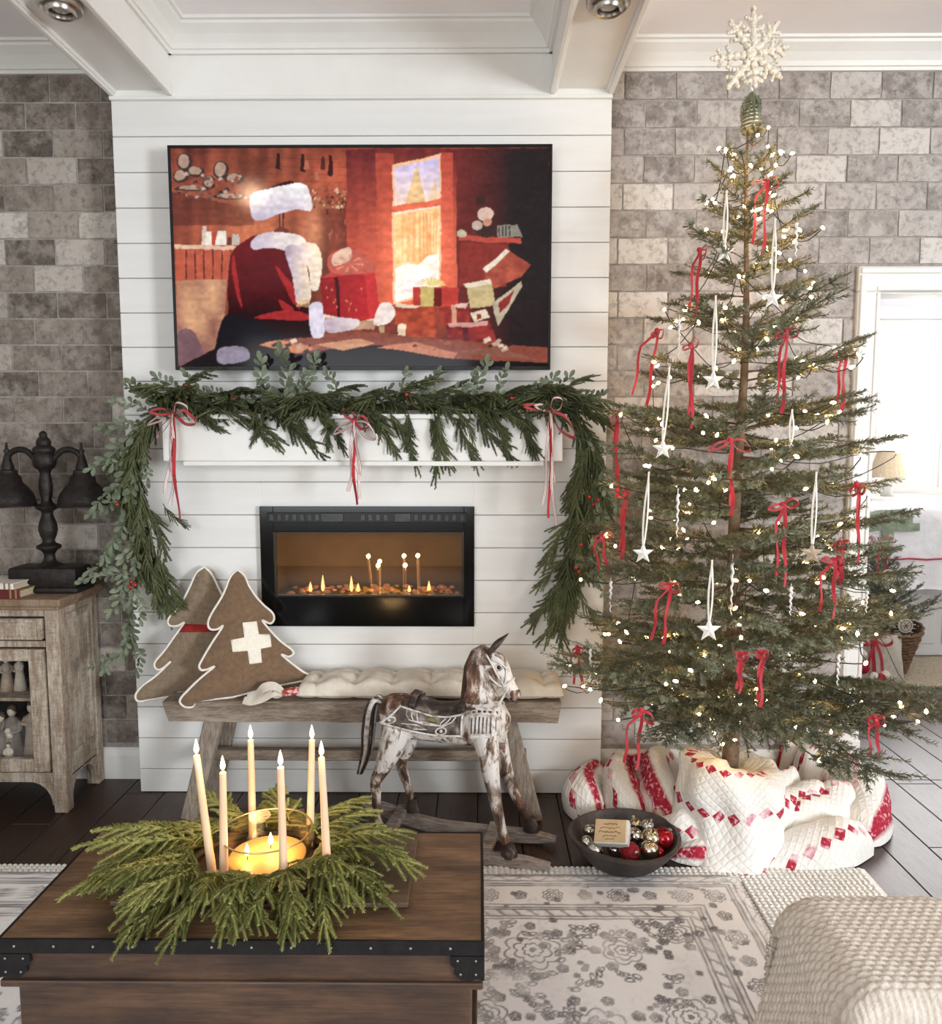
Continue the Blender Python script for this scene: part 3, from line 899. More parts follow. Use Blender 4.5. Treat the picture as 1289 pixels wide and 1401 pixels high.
# right hand corner: shelf, toy, baskets in shade
poly([(950, 56), (1250, 56), (1250, 770), (960, 770)], grad((120, 46, 44), (44, 34, 36), (cx - 960) / 170))
poly([(960, 330), (1160, 345), (1160, 362), (960, 350)], (196, 76, 58)); poly([(965, 355), (1120, 362), (1110, 500), (960, 500)], (150, 50, 42))
for (x, y, rr, c_) in ((1045, 310, 34, (66, 46, 44)), (1045, 265, 26, (226, 190, 172)), (1030, 222, 16, (60, 46, 44)), (1020, 300, 18, (200, 176, 160)), (1052, 290, 14, (214, 150, 120)), (970, 328, 15, (206, 190, 160))):
    poly([(x + rr * math.cos(a), y + rr * .85 * math.sin(a)) for a in np.linspace(0, 6.28, 14)], c_)
poly([(1085, 302), (1150, 300), (1165, 340), (1085, 340)], (150, 140, 128))
for k in range(4): poly([(1088 + k * 11, 304), (1093 + k * 11, 304), (1093 + k * 11, 338), (1088 + k * 11, 338)], (70, 60, 58))
# heap of presents
def gift(pts, c_, rib=None):
    poly(pts, c_)
    if rib: poly(rib, (226, 196, 150))
gift([(1038, 440), (1110, 378), (1190, 430), (1160, 470), (1060, 510)], grad((196, 92, 66), (150, 60, 48), nz2(50, 40, 20))); poly([(1038, 440), (1110, 378), (1122, 384), (1050, 455)], (240, 226, 200))
gift([(985, 490), (1065, 480), (1075, 560), (995, 570)], (206, 184, 130)); poly([(975, 490), (1060, 476), (1066, 492), (985, 505)], (242, 226, 196))
gift([(1065, 555), (1160, 485), (1165, 500), (1085, 630)], (196, 180, 150)); gift([(1085, 555), (1140, 510), (1120, 560), (1090, 590)], (150, 46, 44))
gift([(810, 500), (960, 500), (955, 562), (815, 562)], (206, 60, 48)); poly([(835, 500), (880, 500), (878, 562), (838, 562)], (216, 190, 110)); poly([(880, 505), (905, 505), (905, 562), (880, 562)], (120, 30, 30))
for a in np.linspace(-1.3, 1.3, 9): poly([(868, 498), (868 + 46 * math.sin(a), 498 - 30 * math.cos(a)), (872 + 46 * math.sin(a + .12), 498 - 26 * math.cos(a + .12)), (874, 498)], (236, 214, 130))
gift([(752, 560), (890, 566), (885, 665), (760, 670)], grad((216, 92, 52), (160, 56, 38), nz2(70, 60, 21))); poly([(760, 553), (840, 562), (820, 568), (755, 566)], (250, 224, 190))
gift([(895, 566), (990, 560), (995, 622), (905, 628)], grad((190, 66, 50), (130, 40, 40), nz2(70, 60, 22))); poly([(935, 560), (950, 560), (952, 625), (938, 626)], (226, 160, 130)); poly([(950, 556), (990, 552), (980, 570), (945, 568)], (232, 190, 176))
gift([(995, 585), (1045, 572), (1060, 600), (1010, 615)], (236, 214, 186)); gift([(1015, 590), (1030, 588), (1032, 604), (1018, 606)], (150, 60, 50))
gift([(920, 626), (1060, 618), (1085, 690), (925, 690)], grad((176, 56, 50), (110, 34, 40), nz2(60, 50, 23))); poly([(970, 622), (990, 621), (992, 690), (975, 690)], (106, 36, 44)); poly([(925, 622), (1055, 612), (1050, 628), (930, 634)], (226, 160, 150))
gift([(650, 630), (785, 622), (790, 685), (660, 690)], grad((150, 62, 46), (96, 40, 36), nz2(60, 50, 24))); poly([(765, 622), (790, 622), (792, 684), (768, 686)], (246, 220, 190)); poly([(705, 628), (722, 627), (724, 688), (708, 688)], (190, 160, 120))
# table and scattered scraps
poly([(175, 700), (250, 672), (440, 720), (700, 690), (950, 740), (1250, 750), (1250, 770), (50, 770)], (30, 20, 24)); poly([(215, 665), (250, 672), (440, 720), (700, 690), (950, 738), (1250, 752), (1250, 700), (1100, 690), (690, 650), (300, 640)], (148, 76, 58))
poly([(245, 676), (330, 664), (520, 700), (440, 718)], (212, 138, 100)); poly([(500, 690), (640, 672), (695, 686), (590, 712)], (214, 150, 112)); poly([(700, 700), (820, 680), (960, 720), (945, 738)], (206, 128, 96)); poly([(940, 715), (1080, 700), (1230, 745)], (150, 92, 74))
for k in range(26):
    x = r.choice((r.uniform(320, 500), r.uniform(780, 930), r.uniform(1010, 1110))); y = r.uniform(672, 712); s_ = r.uniform(8, 20)
    poly([(x, y), (x + s_, y - s_ * .5), (x + s_ * 1.5, y + 2), (x + s_ * .4, y + s_ * .5)], r.choice(((232, 206, 180), (90, 50, 44), (176, 100, 76), (60, 38, 38), (206, 170, 140))))
# a dark red coat hung over a chair, a fur cap on a turned stand above it, a cream scarf, white mittens laid by
poly([(175, 752), (185, 660), (215, 590), (216, 520), (225, 400), (262, 355), (310, 330), (380, 338), (440, 400), (470, 480), (480, 570), (520, 600), (510, 660), (400, 672), (300, 700), (260, 755)], grad((122, 16, 26), (40, 8, 16), (cy - 380) / 260 + .2 * nz2(8, 8, 31)), True)
poly([(185, 660), (215, 590), (330, 620), (400, 670), (300, 690), (255, 752), (175, 752)], (24, 20, 30), True)
for p_ in ([(370, 430), (430, 500), (440, 560), (420, 540), (395, 490)], [(300, 600), (400, 575), (470, 590), (470, 610), (380, 605)], [(380, 540), (430, 570), (400, 578)], [(236, 400), (262, 560), (250, 540), (230, 450)], [(440, 460), (452, 560), (442, 560)]):
    poly(p_, (190, 34, 38), True, .8)
poly([(190, 700), (270, 700), (290, 735), (250, 752), (188, 750)], (150, 140, 158), True)
poly([(379, 240), (397, 238), (398, 340), (380, 340)], (96, 44, 36)); poly([(386, 240), (391, 240), (392, 340), (387, 340)], (196, 116, 82)); poly([(362, 318), (388, 304), (416, 318), (404, 334), (374, 334)], (120, 58, 44), True)
poly([(292, 350), (340, 322), (440, 330), (470, 362), (440, 384), (350, 372), (300, 376)], grad((206, 190, 212), (255, 240, 226), (cx - 300) / 170 + .2 * nz2(40, 20, 34)), True)
poly([(400, 372), (452, 374), (472, 440), (482, 540), (440, 552), (424, 460)], grad((190, 172, 200), (250, 226, 196), (cx - 400) / 80), True); poly([(440, 372), (500, 360), (520, 420), (508, 500), (484, 505), (476, 440)], grad((226, 206, 214), (255, 236, 206), (cx - 440) / 70), True)
for k in range(8): poly([(442 + k * 5, 540), (445 + k * 5, 540), (444 + k * 5, 566), (441 + k * 5, 566)], (226, 180, 120))
poly([(330, 190), (400, 158), (430, 165), (420, 190)], (70, 20, 26), True)
poly([(290, 200), (340, 182), (450, 165), (480, 200), (486, 250), (440, 248), (380, 262), (310, 285), (288, 250)], grad((255, 250, 248), (206, 190, 212), (cy - 175) / 120 + .25 * nz2(40, 20, 33)), True)
glow(290, 200, 46, 46, (255, 210, 170), .9); glow(490, 330, 40, 120, (255, 190, 130), .35)
poly([(480, 562), (520, 556), (530, 655), (490, 662)], (226, 216, 232), True)
# the red present standing on a smaller box
poly([(528, 590), (700, 600), (690, 640), (540, 640)], (196, 150, 120)); poly([(528, 590), (700, 600), (695, 610), (530, 602)], (240, 214, 190))
poly([(512, 470), (690, 452), (706, 600), (640, 612), (525, 590)], grad((156, 18, 28), (206, 32, 40), (cx - 520) / 190)); poly([(655, 456), (692, 452), (706, 600), (672, 606)], (216, 44, 48)); poly([(560, 466), (572, 465), (580, 600), (570, 600)], (80, 10, 18))
poly([(512, 470), (600, 430), (690, 452), (600, 462)], (206, 60, 52)); poly([(540, 400), (600, 376), (660, 400), (690, 450), (560, 455)], (206, 96, 80), True); poly([(555, 395), (605, 372), (612, 410), (560, 430)], (240, 196, 170), True)
for a in np.linspace(0, 6.28, 9): poly([(606, 425), (606 + 48 * math.cos(a), 425 + 28 * math.sin(a)), (606 + 48 * math.cos(a + .25), 425 + 28 * math.sin(a + .25))], (236, 150, 120), alpha=.8)
for k in range(12):
    x, y = r.uniform(530, 650), r.uniform(490, 580); poly([(x, y - 6), (x + 3, y), (x, y + 6), (x - 3, y)], (232, 120, 80))
poly([(705, 560), (740, 556), (755, 590), (735, 620), (690, 622)], (250, 230, 220), True)
poly([(530, 612), (590, 600), (640, 610), (620, 640), (545, 650)], grad((196, 172, 190), (236, 218, 216), (cx - 520) / 120), True)
# soften, then hand the colours to the mesh
for _ in range(1):
    p_ = np.pad(img, ((1, 1), (1, 1), (0, 0)), mode='edge')
    img = (p_[1:-1, 1:-1] * 4 + p_[:-2, 1:-1] + p_[2:, 1:-1] + p_[1:-1, :-2] + p_[1:-1, 2:]) / 8
img *= (.86 + .28 * nz2(110, 70, 40))[..., None] * (.88 + .24 * nz2(26, 60, 41))[..., None]
lum = img.mean(-1, keepdims=True); img = np.clip(lum + (img - lum) * .9, 0, 1.2) ** 1.05
sx0, sx1, sz0, sz1 = tx0 + bz - O.x, tx1 - bz - O.x, tz0 + bz - O.z, tz1 - bz - O.z
co = np.stack([sx0 + uu * (sx1 - sx0), np.full(uu.shape, .0), sz1 - vv * (sz1 - sz0)], -1).reshape(-1, 3)
ii = np.arange(NX * NY).reshape(NY, NX)
quads = np.stack([ii[1:, :-1], ii[1:, 1:], ii[:-1, 1:], ii[:-1, :-1]], -1).reshape(-1, 4)
me = bpy.data.meshes.new('screen')
me.from_pydata(co.tolist(), [], quads.tolist())
ca = me.color_attributes.new('picture', 'FLOAT_COLOR', 'POINT')
ca.data.foreach_set('color', np.concatenate([img.reshape(-1, 3), np.ones((NX * NY, 1))], 1).astype(np.float32).ravel())
m, nt, b = newmat('lit_screen')
at_ = nd(nt, 'ShaderNodeAttribute'); at_.attribute_name = 'picture'
b.inputs['Base Color'].default_value = (.005, .005, .005, 1); b.inputs['Roughness'].default_value = .1
b.inputs['Specular IOR Level'].default_value = .12
nt.links.new(at_.outputs['Color'], b.inputs['Emission Color']); b.inputs['Emission Strength'].default_value = .95
M['screen'] = m
link('screen', me, m, t)
# ------------------------------------------------------------------ whitewashed cabinet
def washed(name, dark, mid, pale, sc=14, cross=.25):
    m, nt, b = newmat(name); L = nt.links.new
    b.inputs['Roughness'].default_value = .8
    tc = nd(nt, 'ShaderNodeTexCoord')
    mp = nd(nt, 'ShaderNodeMapping'); mp.inputs['Scale'].default_value = (1.2, 1.2, .35); L(tc.outputs['Object'], mp.inputs[0])
    n1 = nd(nt, 'ShaderNodeTexNoise'); n1.inputs['Scale'].default_value = sc; n1.inputs['Detail'].default_value = 9; n1.inputs['Roughness'].default_value = .75
    L(mp.outputs[0], n1.inputs['Vector'])
    mp2 = nd(nt, 'ShaderNodeMapping'); mp2.inputs['Scale'].default_value = (14, 14, 1.6); L(tc.outputs['Object'], mp2.inputs[0])
    n2 = nd(nt, 'ShaderNodeTexNoise'); n2.inputs['Scale'].default_value = 9; n2.inputs['Detail'].default_value = 8; n2.inputs['Roughness'].default_value = .8
    L(mp2.outputs[0], n2.inputs['Vector'])
    mp3 = nd(nt, 'ShaderNodeMapping'); mp3.inputs['Scale'].default_value = (3, 3, 30); L(tc.outputs['Object'], mp3.inputs[0])
    n3 = nd(nt, 'ShaderNodeTexNoise'); n3.inputs['Scale'].default_value = 8; n3.inputs['Detail'].default_value = 6; L(mp3.outputs[0], n3.inputs['Vector'])
    a = nd(nt, 'ShaderNodeMath', operation='ADD'); L(n1.outputs['Fac'], a.inputs[0]); L(n2.outputs['Fac'], a.inputs[1])
    m3 = nd(nt, 'ShaderNodeMath', operation='MULTIPLY'); m3.inputs[1].default_value = cross; L(n3.outputs['Fac'], m3.inputs[0])
    a2 = nd(nt, 'ShaderNodeMath', operation='ADD'); L(a.outputs[0], a2.inputs[0]); L(m3.outputs[0], a2.inputs[1])
    d = nd(nt, 'ShaderNodeMath', operation='DIVIDE'); d.inputs[1].default_value = 2 + cross; L(a2.outputs[0], d.inputs[0])
    rp = ramp(nt, [(.37, dark), (.475, mid), (.57, pale)]); L(d.outputs[0], rp.inputs[0]); L(rp.outputs[0], b.inputs['Base Color'])
    bp = nd(nt, 'ShaderNodeBump'); bp.inputs['Strength'].default_value = .4; bp.inputs['Distance'].default_value = .004
    L(d.outputs[0], bp.inputs['Height']); L(bp.outputs[0], b.inputs['Normal'])
    return m
M['washed'] = washed('whitewashed_mango_wood', srgb(96, 78, 62), srgb(150, 132, 114), srgb(196, 184, 168), 11, .35)
M['cab_top'] = washed('worn_brown_top', srgb(92, 72, 54), srgb(128, 104, 82), srgb(150, 130, 108), 7)
M['cab_in'] = pm('cabinet_inside', srgb(32, 27, 23), srgb(24, 20, 17), 5, .9)
CX1 = -1.632; CW = 1.05; CF, CB, CH = 2.95, 3.26, .872
t = thing('glass_door_cabinet', (CX1, CF, 0), 'whitewashed carved wood cabinet with glass doors against the brick', 'cabinet')
# local: x negative to the side, y 0..depth, z up
Dp = CB - CF
body = MB()
for x in (0, -CW):
    for y in (0, Dp - .05):
        pass
def post(x, y):
    m_ = MB(); m_.span((x, y, 0), (x - .055, y + .05, CH - .03), .004); m_.build('corner_post', M['washed'], t)
post(0, 0); post(0, Dp - .05); post(-CW + .055, 0); post(-CW + .055, Dp - .05)
mb = MB(); mb.span((-.012, .04, .15), (-.03, Dp - .04, CH - .03)); side = mb.build('side_panel', M['washed'], t)
for a, b, c_, d in ((.05, .075, .2, CH - .08), (Dp - .075, Dp - .05, .2, CH - .08), (.075, Dp - .075, .2, .225), (.075, Dp - .075, CH - .105, CH - .08)):
    m_ = MB(); m_.span((-.004, a, c_), (-.016, b, d), .003); m_.build('panel_moulding', M['washed'], side)
mb = MB(); mb.span((-CW + .012, .04, .15), (-CW + .03, Dp - .04, CH - .03)); mb.build('side_panel', M['washed'], t)
mb = MB(); mb.span((-CW + .03, Dp - .02, .15), (-.03, Dp - .01, CH - .03)); mb.build('back_panel', M['cab_in'], t)
mb = MB(); mb.span((-CW + .03, .02, .145), (-.03, Dp - .02, .165)); mb.build('bottom_board', M['cab_in'], t)
SHZ = .445
mb = MB(); mb.span((-CW + .03, .04, SHZ), (-.03, Dp - .02, SHZ + .014), .002); mb.build('shelf', M['washed'], t)
mb = MB(); mb.span((-CW - .025, -.03, CH - .03), (.025, Dp + .012, CH), .007, 2); mb.span((-CW - .012, -.018, CH - .045), (.012, Dp + .006, CH - .029), .004)
mb.build('top', M['cab_top'], t)
# rails
mb = MB(); mb.span((-CW + .055, .006, CH - .075), (-.055, .03, CH - .03), .002); mb.build('top_rail', M['washed'], t)
mb = MB(); mb.span((-CW + .055, .006, .675), (-.055, .03, .7), .002); mb.build('middle_rail', M['washed'], t)
mb = MB(); mb.span((-CW + .055, .006, .125), (-.055, .03, .165), .002); mb.build('bottom_rail', M['washed'], t)
# shaped apron brackets at the feet
def bracket(axis, x0, sg):
    m_ = MB()
    pts = [(0, .03)] + [(.008 + .085 * (1 - math.cos(a)), .03 + .095 * math.sin(a)) for a in np.linspace(0, PI / 2, 8)] + [(.1, .126), (.1, .137), (0, .137)]
    if axis == 'x': m_.prism([(x0 + sg * u, w_) for u, w_ in pts], 'y', .008, .03)
    else: m_.prism([(x0 + sg * u, w_) for u, w_ in pts], 'x', -.03, -.008)
    m_.build('foot_bracket', M['washed'], t, recalc=True)
bracket('x', -.055, -1); bracket('x', -CW + .055, 1); bracket('y', .05, 1); bracket('y', Dp - .05, -1)
mb = MB(); mb.span((-.03, .05, .13), (-.008, Dp - .05, .16), .002); mb.build('side_rail', M['washed'], t)
# two drawers over two glass doors
M['cab_glass'] = None
m, nt, b = newmat('door_glass')
tr = nd(nt, 'ShaderNodeBsdfTransparent'); gl = nd(nt, 'ShaderNodeBsdfGlossy'); gl.inputs['Roughness'].default_value = .03
mx = nd(nt, 'ShaderNodeMixShader'); mx.inputs[0].default_value = .05
nt.links.new(tr.outputs[0], mx.inputs[1]); nt.links.new(gl.outputs[0], mx.inputs[2]); nt.links.new(mx.outputs[0], nt.nodes['Material Output'].inputs[0])
M['cab_glass'] = m
hw = (CW - .11) / 2
for k in range(2):
    x1 = -.055 - k * hw - .006; x0 = x1 - hw + .012
    m_ = MB(); m_.span((x0, -.004, .708), (x1, .024, CH - .082), .003); dr = m_.build('drawer', M['washed'], t)
    m_ = MB()
    for a, b_, c_, d in ((x0, x0 + .018, .708, CH - .082), (x1 - .018, x1, .708, CH - .082), (x0 + .018, x1 - .018, .708, .722), (x0 + .018, x1 - .018, CH - .096, CH - .082)): m_.span((a, -.009, c_), (b_, -.003, d), .002)
    m_.build('drawer_moulding', M['washed'], dr)
    m_ = MB(); m_.lathe([(.001, -.02), (.012, -.018), (.014, -.01), (.006, 0)], c=((x0 + x1) / 2, -.008, .75), n=14, M=Euler((-PI / 2, 0, 0)).to_matrix()); m_.build('drawer_knob', M['black'], dr, smooth=True)
    e = MB(); st = .062
    e.span((x0, -.006, .172), (x0 + st, .022, .668), .003); e.span((x1 - st, -.006, .172), (x1, .022, .668), .003)
    e.span((x0 + st, -.006, .172), (x1 - st, .022, .225), .003); e.span((x0 + st, -.006, .622), (x1 - st, .022, .668), .003)
    dd = e.build('door', M['washed'], t)
    e = MB(); e.span((x0 + st - .003, .006, .223), (x1 - st + .003, .010, .624)); e.build('glass_pane', M['cab_glass'], dd)
    e = MB(); e.lathe([(.001, -.02), (.011, -.018), (.013, -.01), (.006, 0)], c=(x0 + st / 2 if k == 0 else x1 - st / 2, -.006, .43), n=14, M=Euler((-PI / 2, 0, 0)).to_matrix()); e.build('door_knob', M['black'], dd, smooth=True)

# carved faceless figurines standing inside the cabinet
M['carve_pale'] = pm('carved_cream', srgb(226, 214, 196), srgb(206, 192, 172), 30, .75, .2, 60)
M['carve_tan'] = pm('carved_tan', srgb(176, 158, 138), srgb(150, 132, 114), 30, .75, .2, 60)
M['carve_grey'] = pm('carved_grey', srgb(150, 142, 134), srgb(126, 118, 110), 30, .75, .2, 60)
M['carve_hair'] = pm('carved_hair', srgb(96, 78, 64), srgb(80, 64, 52), 30, .75)
def figurine(x, y, z, h, robe, lab, arms=1, rz=0, child=False):
    tt = thing('carved_figurine', (x, y, z), lab, 'figurine', 'carved figurines in the cabinet', rz)
    m_ = MB()
    s = h
    m_.lathe([(.001, 0), (.19 * s, .0), (.2 * s, .02 * s), (.15 * s, .3 * s), (.12 * s, .52 * s), (.135 * s, .66 * s), (.12 * s, .75 * s), (.05 * s, .8 * s), (.04 * s, .83 * s)], n=16, M=Matrix.Diagonal(V((1, .8, 1))).to_3x3())
    m_.build('robe', robe, tt, smooth=True)
    m_ = MB(); m_.ball((0, 0, .9 * s), .085 * s, 12, 8, (.9, .95, 1.15)); hd = m_.build('head', M['carve_pale'], tt, smooth=True)
    m_ = MB(); m_.ball((0, .012 * s, .925 * s), .09 * s, 12, 8, (.95, .95, 1.0)); m_.build('hair', M['carve_hair'], hd, smooth=True)
    for sg in (-1, 1):
        if arms == 1: pts = [(sg * .12 * s, 0, .72 * s), (sg * .15 * s, -.06 * s, .58 * s), (sg * .03 * s, -.13 * s, .55 * s)]
        else: pts = [(sg * .12 * s, 0, .72 * s), (sg * .16 * s, -.05 * s, .62 * s), (-.1 * s, -.14 * s, .66 * s)]
        m_ = MB(); m_.tube(bez(pts, 4), [.04 * s] * 5 + [.03 * s] * 4, 8); m_.build('arm', robe, tt, smooth=True)
    if child:
        m_ = MB(); m_.ball((0, -.15 * s, .6 * s), .05 * s, 10, 7); m_.tube([(0, -.14 * s, .56 * s), (.02 * s, -.13 * s, .5 * s), (.06 * s, -.12 * s, .47 * s)], [.045 * s, .05 * s, .03 * s], 8); m_.build('held_baby', M['carve_pale'], tt, smooth=True)
fz1, fz2 = SHZ + .014, .165
def fx(px): return atY(px, 950, CF + .13).x
figurine(fx(11), CF + .13, fz1, .145, M['carve_tan'], 'tan robed figurine leaning into another on the upper cabinet shelf', 1, .3)
figurine(fx(27), CF + .14, fz1, .15, M['carve_pale'], 'cream robed figurine with folded arms on the upper cabinet shelf', 1, -.4)
figurine(fx(0), CF + .13, fz2, .2, M['carve_grey'], 'grey robed figurine at the edge of the frame on the lower cabinet shelf', 1)
figurine(fx(17), CF + .12, fz2, .235, M['carve_grey'], 'tall grey figurine cradling a baby on the lower cabinet shelf', 1, 0, True)
figurine(fx(23), CF + .055, fz2, .105, M['carve_pale'], 'small cream child figurine before the tall one in the cabinet', 1, .1)
figurine(fx(43), CF + .13, fz2, .25, M['carve_tan'], 'slender tan figurine pointing sideways on the lower cabinet shelf', 2, -.2)

# ------------------------------------------------------------------ bronze two-armed lamp
M['bronze'] = pm('aged_bronze', srgb(30, 26, 24), srgb(48, 41, 37), 40, .5, .2, 120, metal=.5)
M['bronze_in'] = pm('shade_inside', srgb(120, 110, 96), srgb(110, 100, 88), 20, .6)
LYc = 3.10
lp = atY(70, 800, LYc)
t = thing('two_armed_lamp', (lp.x, LYc, CH), 'dark bronze table lamp with two bell shades on curved arms, standing on the cabinet', 'lamp')
mb = MB(); mb.box((0, 0, .012), (.29, .15, .024), .008, None, 2); mb.box((0, 0, .06), (.275, .135, .085), .012, None, 2); mb.build('base', M['bronze'], t, smooth=40)
prof = [(.06, .1), (.05, .106), (.028, .118), (.022, .13), (.02, .15), (.03, .165), (.046, .175), (.046, .185), (.026, .195), (.022, .205), (.03, .225), (.036, .25), (.033, .275), (.024, .3), (.02, .315), (.024, .325), (.042, .335), (.044, .345), (.024, .356), (.018, .37), (.022, .39), (.026, .42), (.024, .45), (.019, .475), (.024, .49), (.038, .5), (.044, .52), (.043, .545), (.036, .556), (.042, .566), (.04, .578), (.026, .588), (.028, .6), (.022, .615), (.014, .622), (.016, .632), (.01, .642), (.002, .646)]
mb = MB(); mb.lathe(prof, n=24); mb.build('post', M['bronze'], t, smooth=60)
for sg in (-1, 1):
    m_ = MB(); ar = bez([(sg * .03, 0, .525), (sg * .07, 0, .565), (sg * .11, 0, .57), (sg * .145, 0, .545), (sg * .15, 0, .5)], 5)
    m_.tube(ar, .012, 8); arm = m_.build('arm', M['bronze'], t, smooth=True)
    sh = MB(); cxs = sg * .15
    outer = [(.004, .6), (.006, .575), (.012, .565), (.008, .555), (.012, .545), (.024, .5), (.024, .492), (.034, .488), (.036, .47), (.046, .463), (.05, .44), (.068, .42), (.086, .395), (.094, .37), (.097, .352), (.1, .35), (.1, .344)]
    inner = [(.094, .344), (.088, .37), (.07, .41), (.04, .45), (.02, .47), (.001, .472)]
    sh.lathe(outer + inner, c=(cxs, 0, 0), n=28, caps=False); sd = sh.build('bell_shade', M['bronze'], t, smooth=60)
    m_ = MB(); m_.ball((cxs, 0, .395), .022, 12, 8, (1, 1, 1.3)); m_.build('bulb', M['lens'], sd, smooth=True)

# ------------------------------------------------------------------ books on the cabinet
M['book_white'] = pm('white_cloth_cover', srgb(228, 224, 216), srgb(218, 213, 204), 20, .7)
M['book_red'] = pm('red_leather', srgb(112, 30, 26), srgb(80, 22, 20), 18, .5, .2, 60)
M['book_tan'] = pm('tan_leather', srgb(156, 122, 80), srgb(128, 98, 62), 18, .6, .2, 60)
M['pages'] = pm('page_edges', srgb(216, 202, 176), srgb(188, 170, 140), 8, .9, .4, 200, stretch=(1, 1, 20))
def book(x, y, z, lx, ly, h, rz, cov, spine, lab):
    tt = thing('book', (x, y, z), lab, 'book', 'books stacked on the cabinet', rz)
    m_ = MB(); m_.box((0, 0, h / 2), (lx - .012, ly - .008, h - .008), 0); m_.build('pages', M['pages'], tt)
    for zz in (.002, h - .002):
        m_ = MB(); m_.box((0, 0, zz), (lx, ly, .004), .0012); m_.build('cover', cov, tt)
    m_ = MB(); m_.box((0, -ly / 2, h / 2), (lx, .005, h), .002); sp = m_.build('spine', spine, tt)
    for xx in (.36, .44):
        m_ = MB(); m_.box((lx * xx, -ly / 2, h / 2), (.008, .008, h + .001), .001); m_.build('spine_band', M['book_tan'], sp)
bx_ = atY(10, 805, 3.02).x
book(bx_ - .03, 3.03, CH, .27, .17, .034, -.06, M['book_tan'], M['book_red'], 'red leather spined book lying beneath a white one on the cabinet')
book(bx_ - .045, 3.035, CH + .034, .25, .16, .024, -.1, M['book_white'], M['book_white'], 'white covered book lying on top of the leather book on the cabinet')
# ------------------------------------------------------------------ rustic bench
from mathutils.geometry import delaunay_2d_cdt
M['barn'] = washed('weathered_barn_wood', srgb(80, 66, 54), srgb(122, 106, 91), srgb(160, 145, 128), 8, 0)
for n_ in M['barn'].node_tree.nodes:
    if n_.type == 'MAPPING': n_.inputs['Scale'].default_value = tuple(n_.inputs['Scale'].default_value[k] for k in (2, 1, 0))
M['barn_leg'] = washed('weathered_leg_wood', srgb(92, 78, 66), srgb(134, 120, 106), srgb(168, 155, 140), 8, 0)
SY0, SY1, SZ1 = 2.885, 3.128, .482
sx0, sx1 = atY(222, 965, SY0).x, atY(768, 961, SY0).x
SZ0 = SZ1 - .078
t = thing('wooden_bench', ((sx0 + sx1) / 2, 3.0, 0), 'weathered reclaimed wood bench with slanted legs below the fireplace', 'bench')
O = V(t.location)
def L_(p): return V(p) - O
mb = MB()
r = random.Random(2)
nseg = 24
# seat plank with slightly wavy edges and slanted ends
pts = []
for i in range(nseg + 1):
    u = i / nseg; x = sx0 + u * (sx1 - sx0)
    w1 = .004 * noise.noise(V((x * 5, 0, 0))); w2 = .004 * noise.noise(V((x * 5, 3, 0)))
    inn = .022 if i == 0 else (-.012 if i == nseg else 0)
    pts.append([(x + inn, SY0 + w1, SZ0 + w2), (x, SY0 + w1 * .5, SZ1 - .006 + w1 * .5), (x, SY0 + .006, SZ1), (x, SY1, SZ1), (x + inn, SY1, SZ0)])
vs = [L_(p) for ring in pts for p in ring]; fs = []
for i in range(nseg):
    for k in range(5):
        l = (k + 1) % 5
        fs.append((i * 5 + k, (i + 1) * 5 + k, (i + 1) * 5 + l, i * 5 + l))
fs.append((0, 1, 2, 3, 4)); fs.append(tuple(nseg * 5 + k for k in (4, 3, 2, 1, 0)))
mb.addv(vs, fs); mb.build('seat', M['barn'], t, recalc=True)
def slab_between(p, q, w_, d_, name, mat):
    p, q = V(p), V(q)
    z_ = (q - p).normalized(); x_ = V((1, 0, 0)); x_ = (x_ - z_ * x_.dot(z_)).normalized(); y_ = z_.cross(x_)
    Mr = Matrix((x_, y_, z_)).transposed()
    m_ = MB(); m_.box((p + q) / 2 - O, (w_, d_, (q - p).length), .004, Mr); m_.build(name, mat, t)
lgl, lgr = atZ(265, 1116, 0), atZ(731, 1126, 0)
for (xt, xb) in ((atY(292, 985, 2.92).x, lgl.x), (atY(694, 985, 2.92).x, lgr.x)):
    slab_between((xt, SY0 + .055, SZ0 + .002), (xb, SY0 - .012 + .03, .003), .068, .042, 'leg', M['barn_leg'])
    slab_between((xt + (.02 if xt < -.5 else -.02), SY1 - .05, SZ0 + .002), (xb + (.02 if xt < -.5 else -.02), SY1 - .03, .003), .068, .042, 'leg', M['barn_leg'])
    slab_between(((xt + xb) / 2, SY0 + .04, .205), ((xt + xb) / 2, SY1 - .05, .205), .04, .045, 'cross_rail', M['barn_leg'])
xa, xb_ = atY(290, 1060, 3.0).x, atY(720, 1060, 3.0).x
mb = MB(); mb.span(L_((xa, 2.985, .205)), L_((xb_, 3.025, .248)), .004); mb.build('stretcher', M['barn'], t)

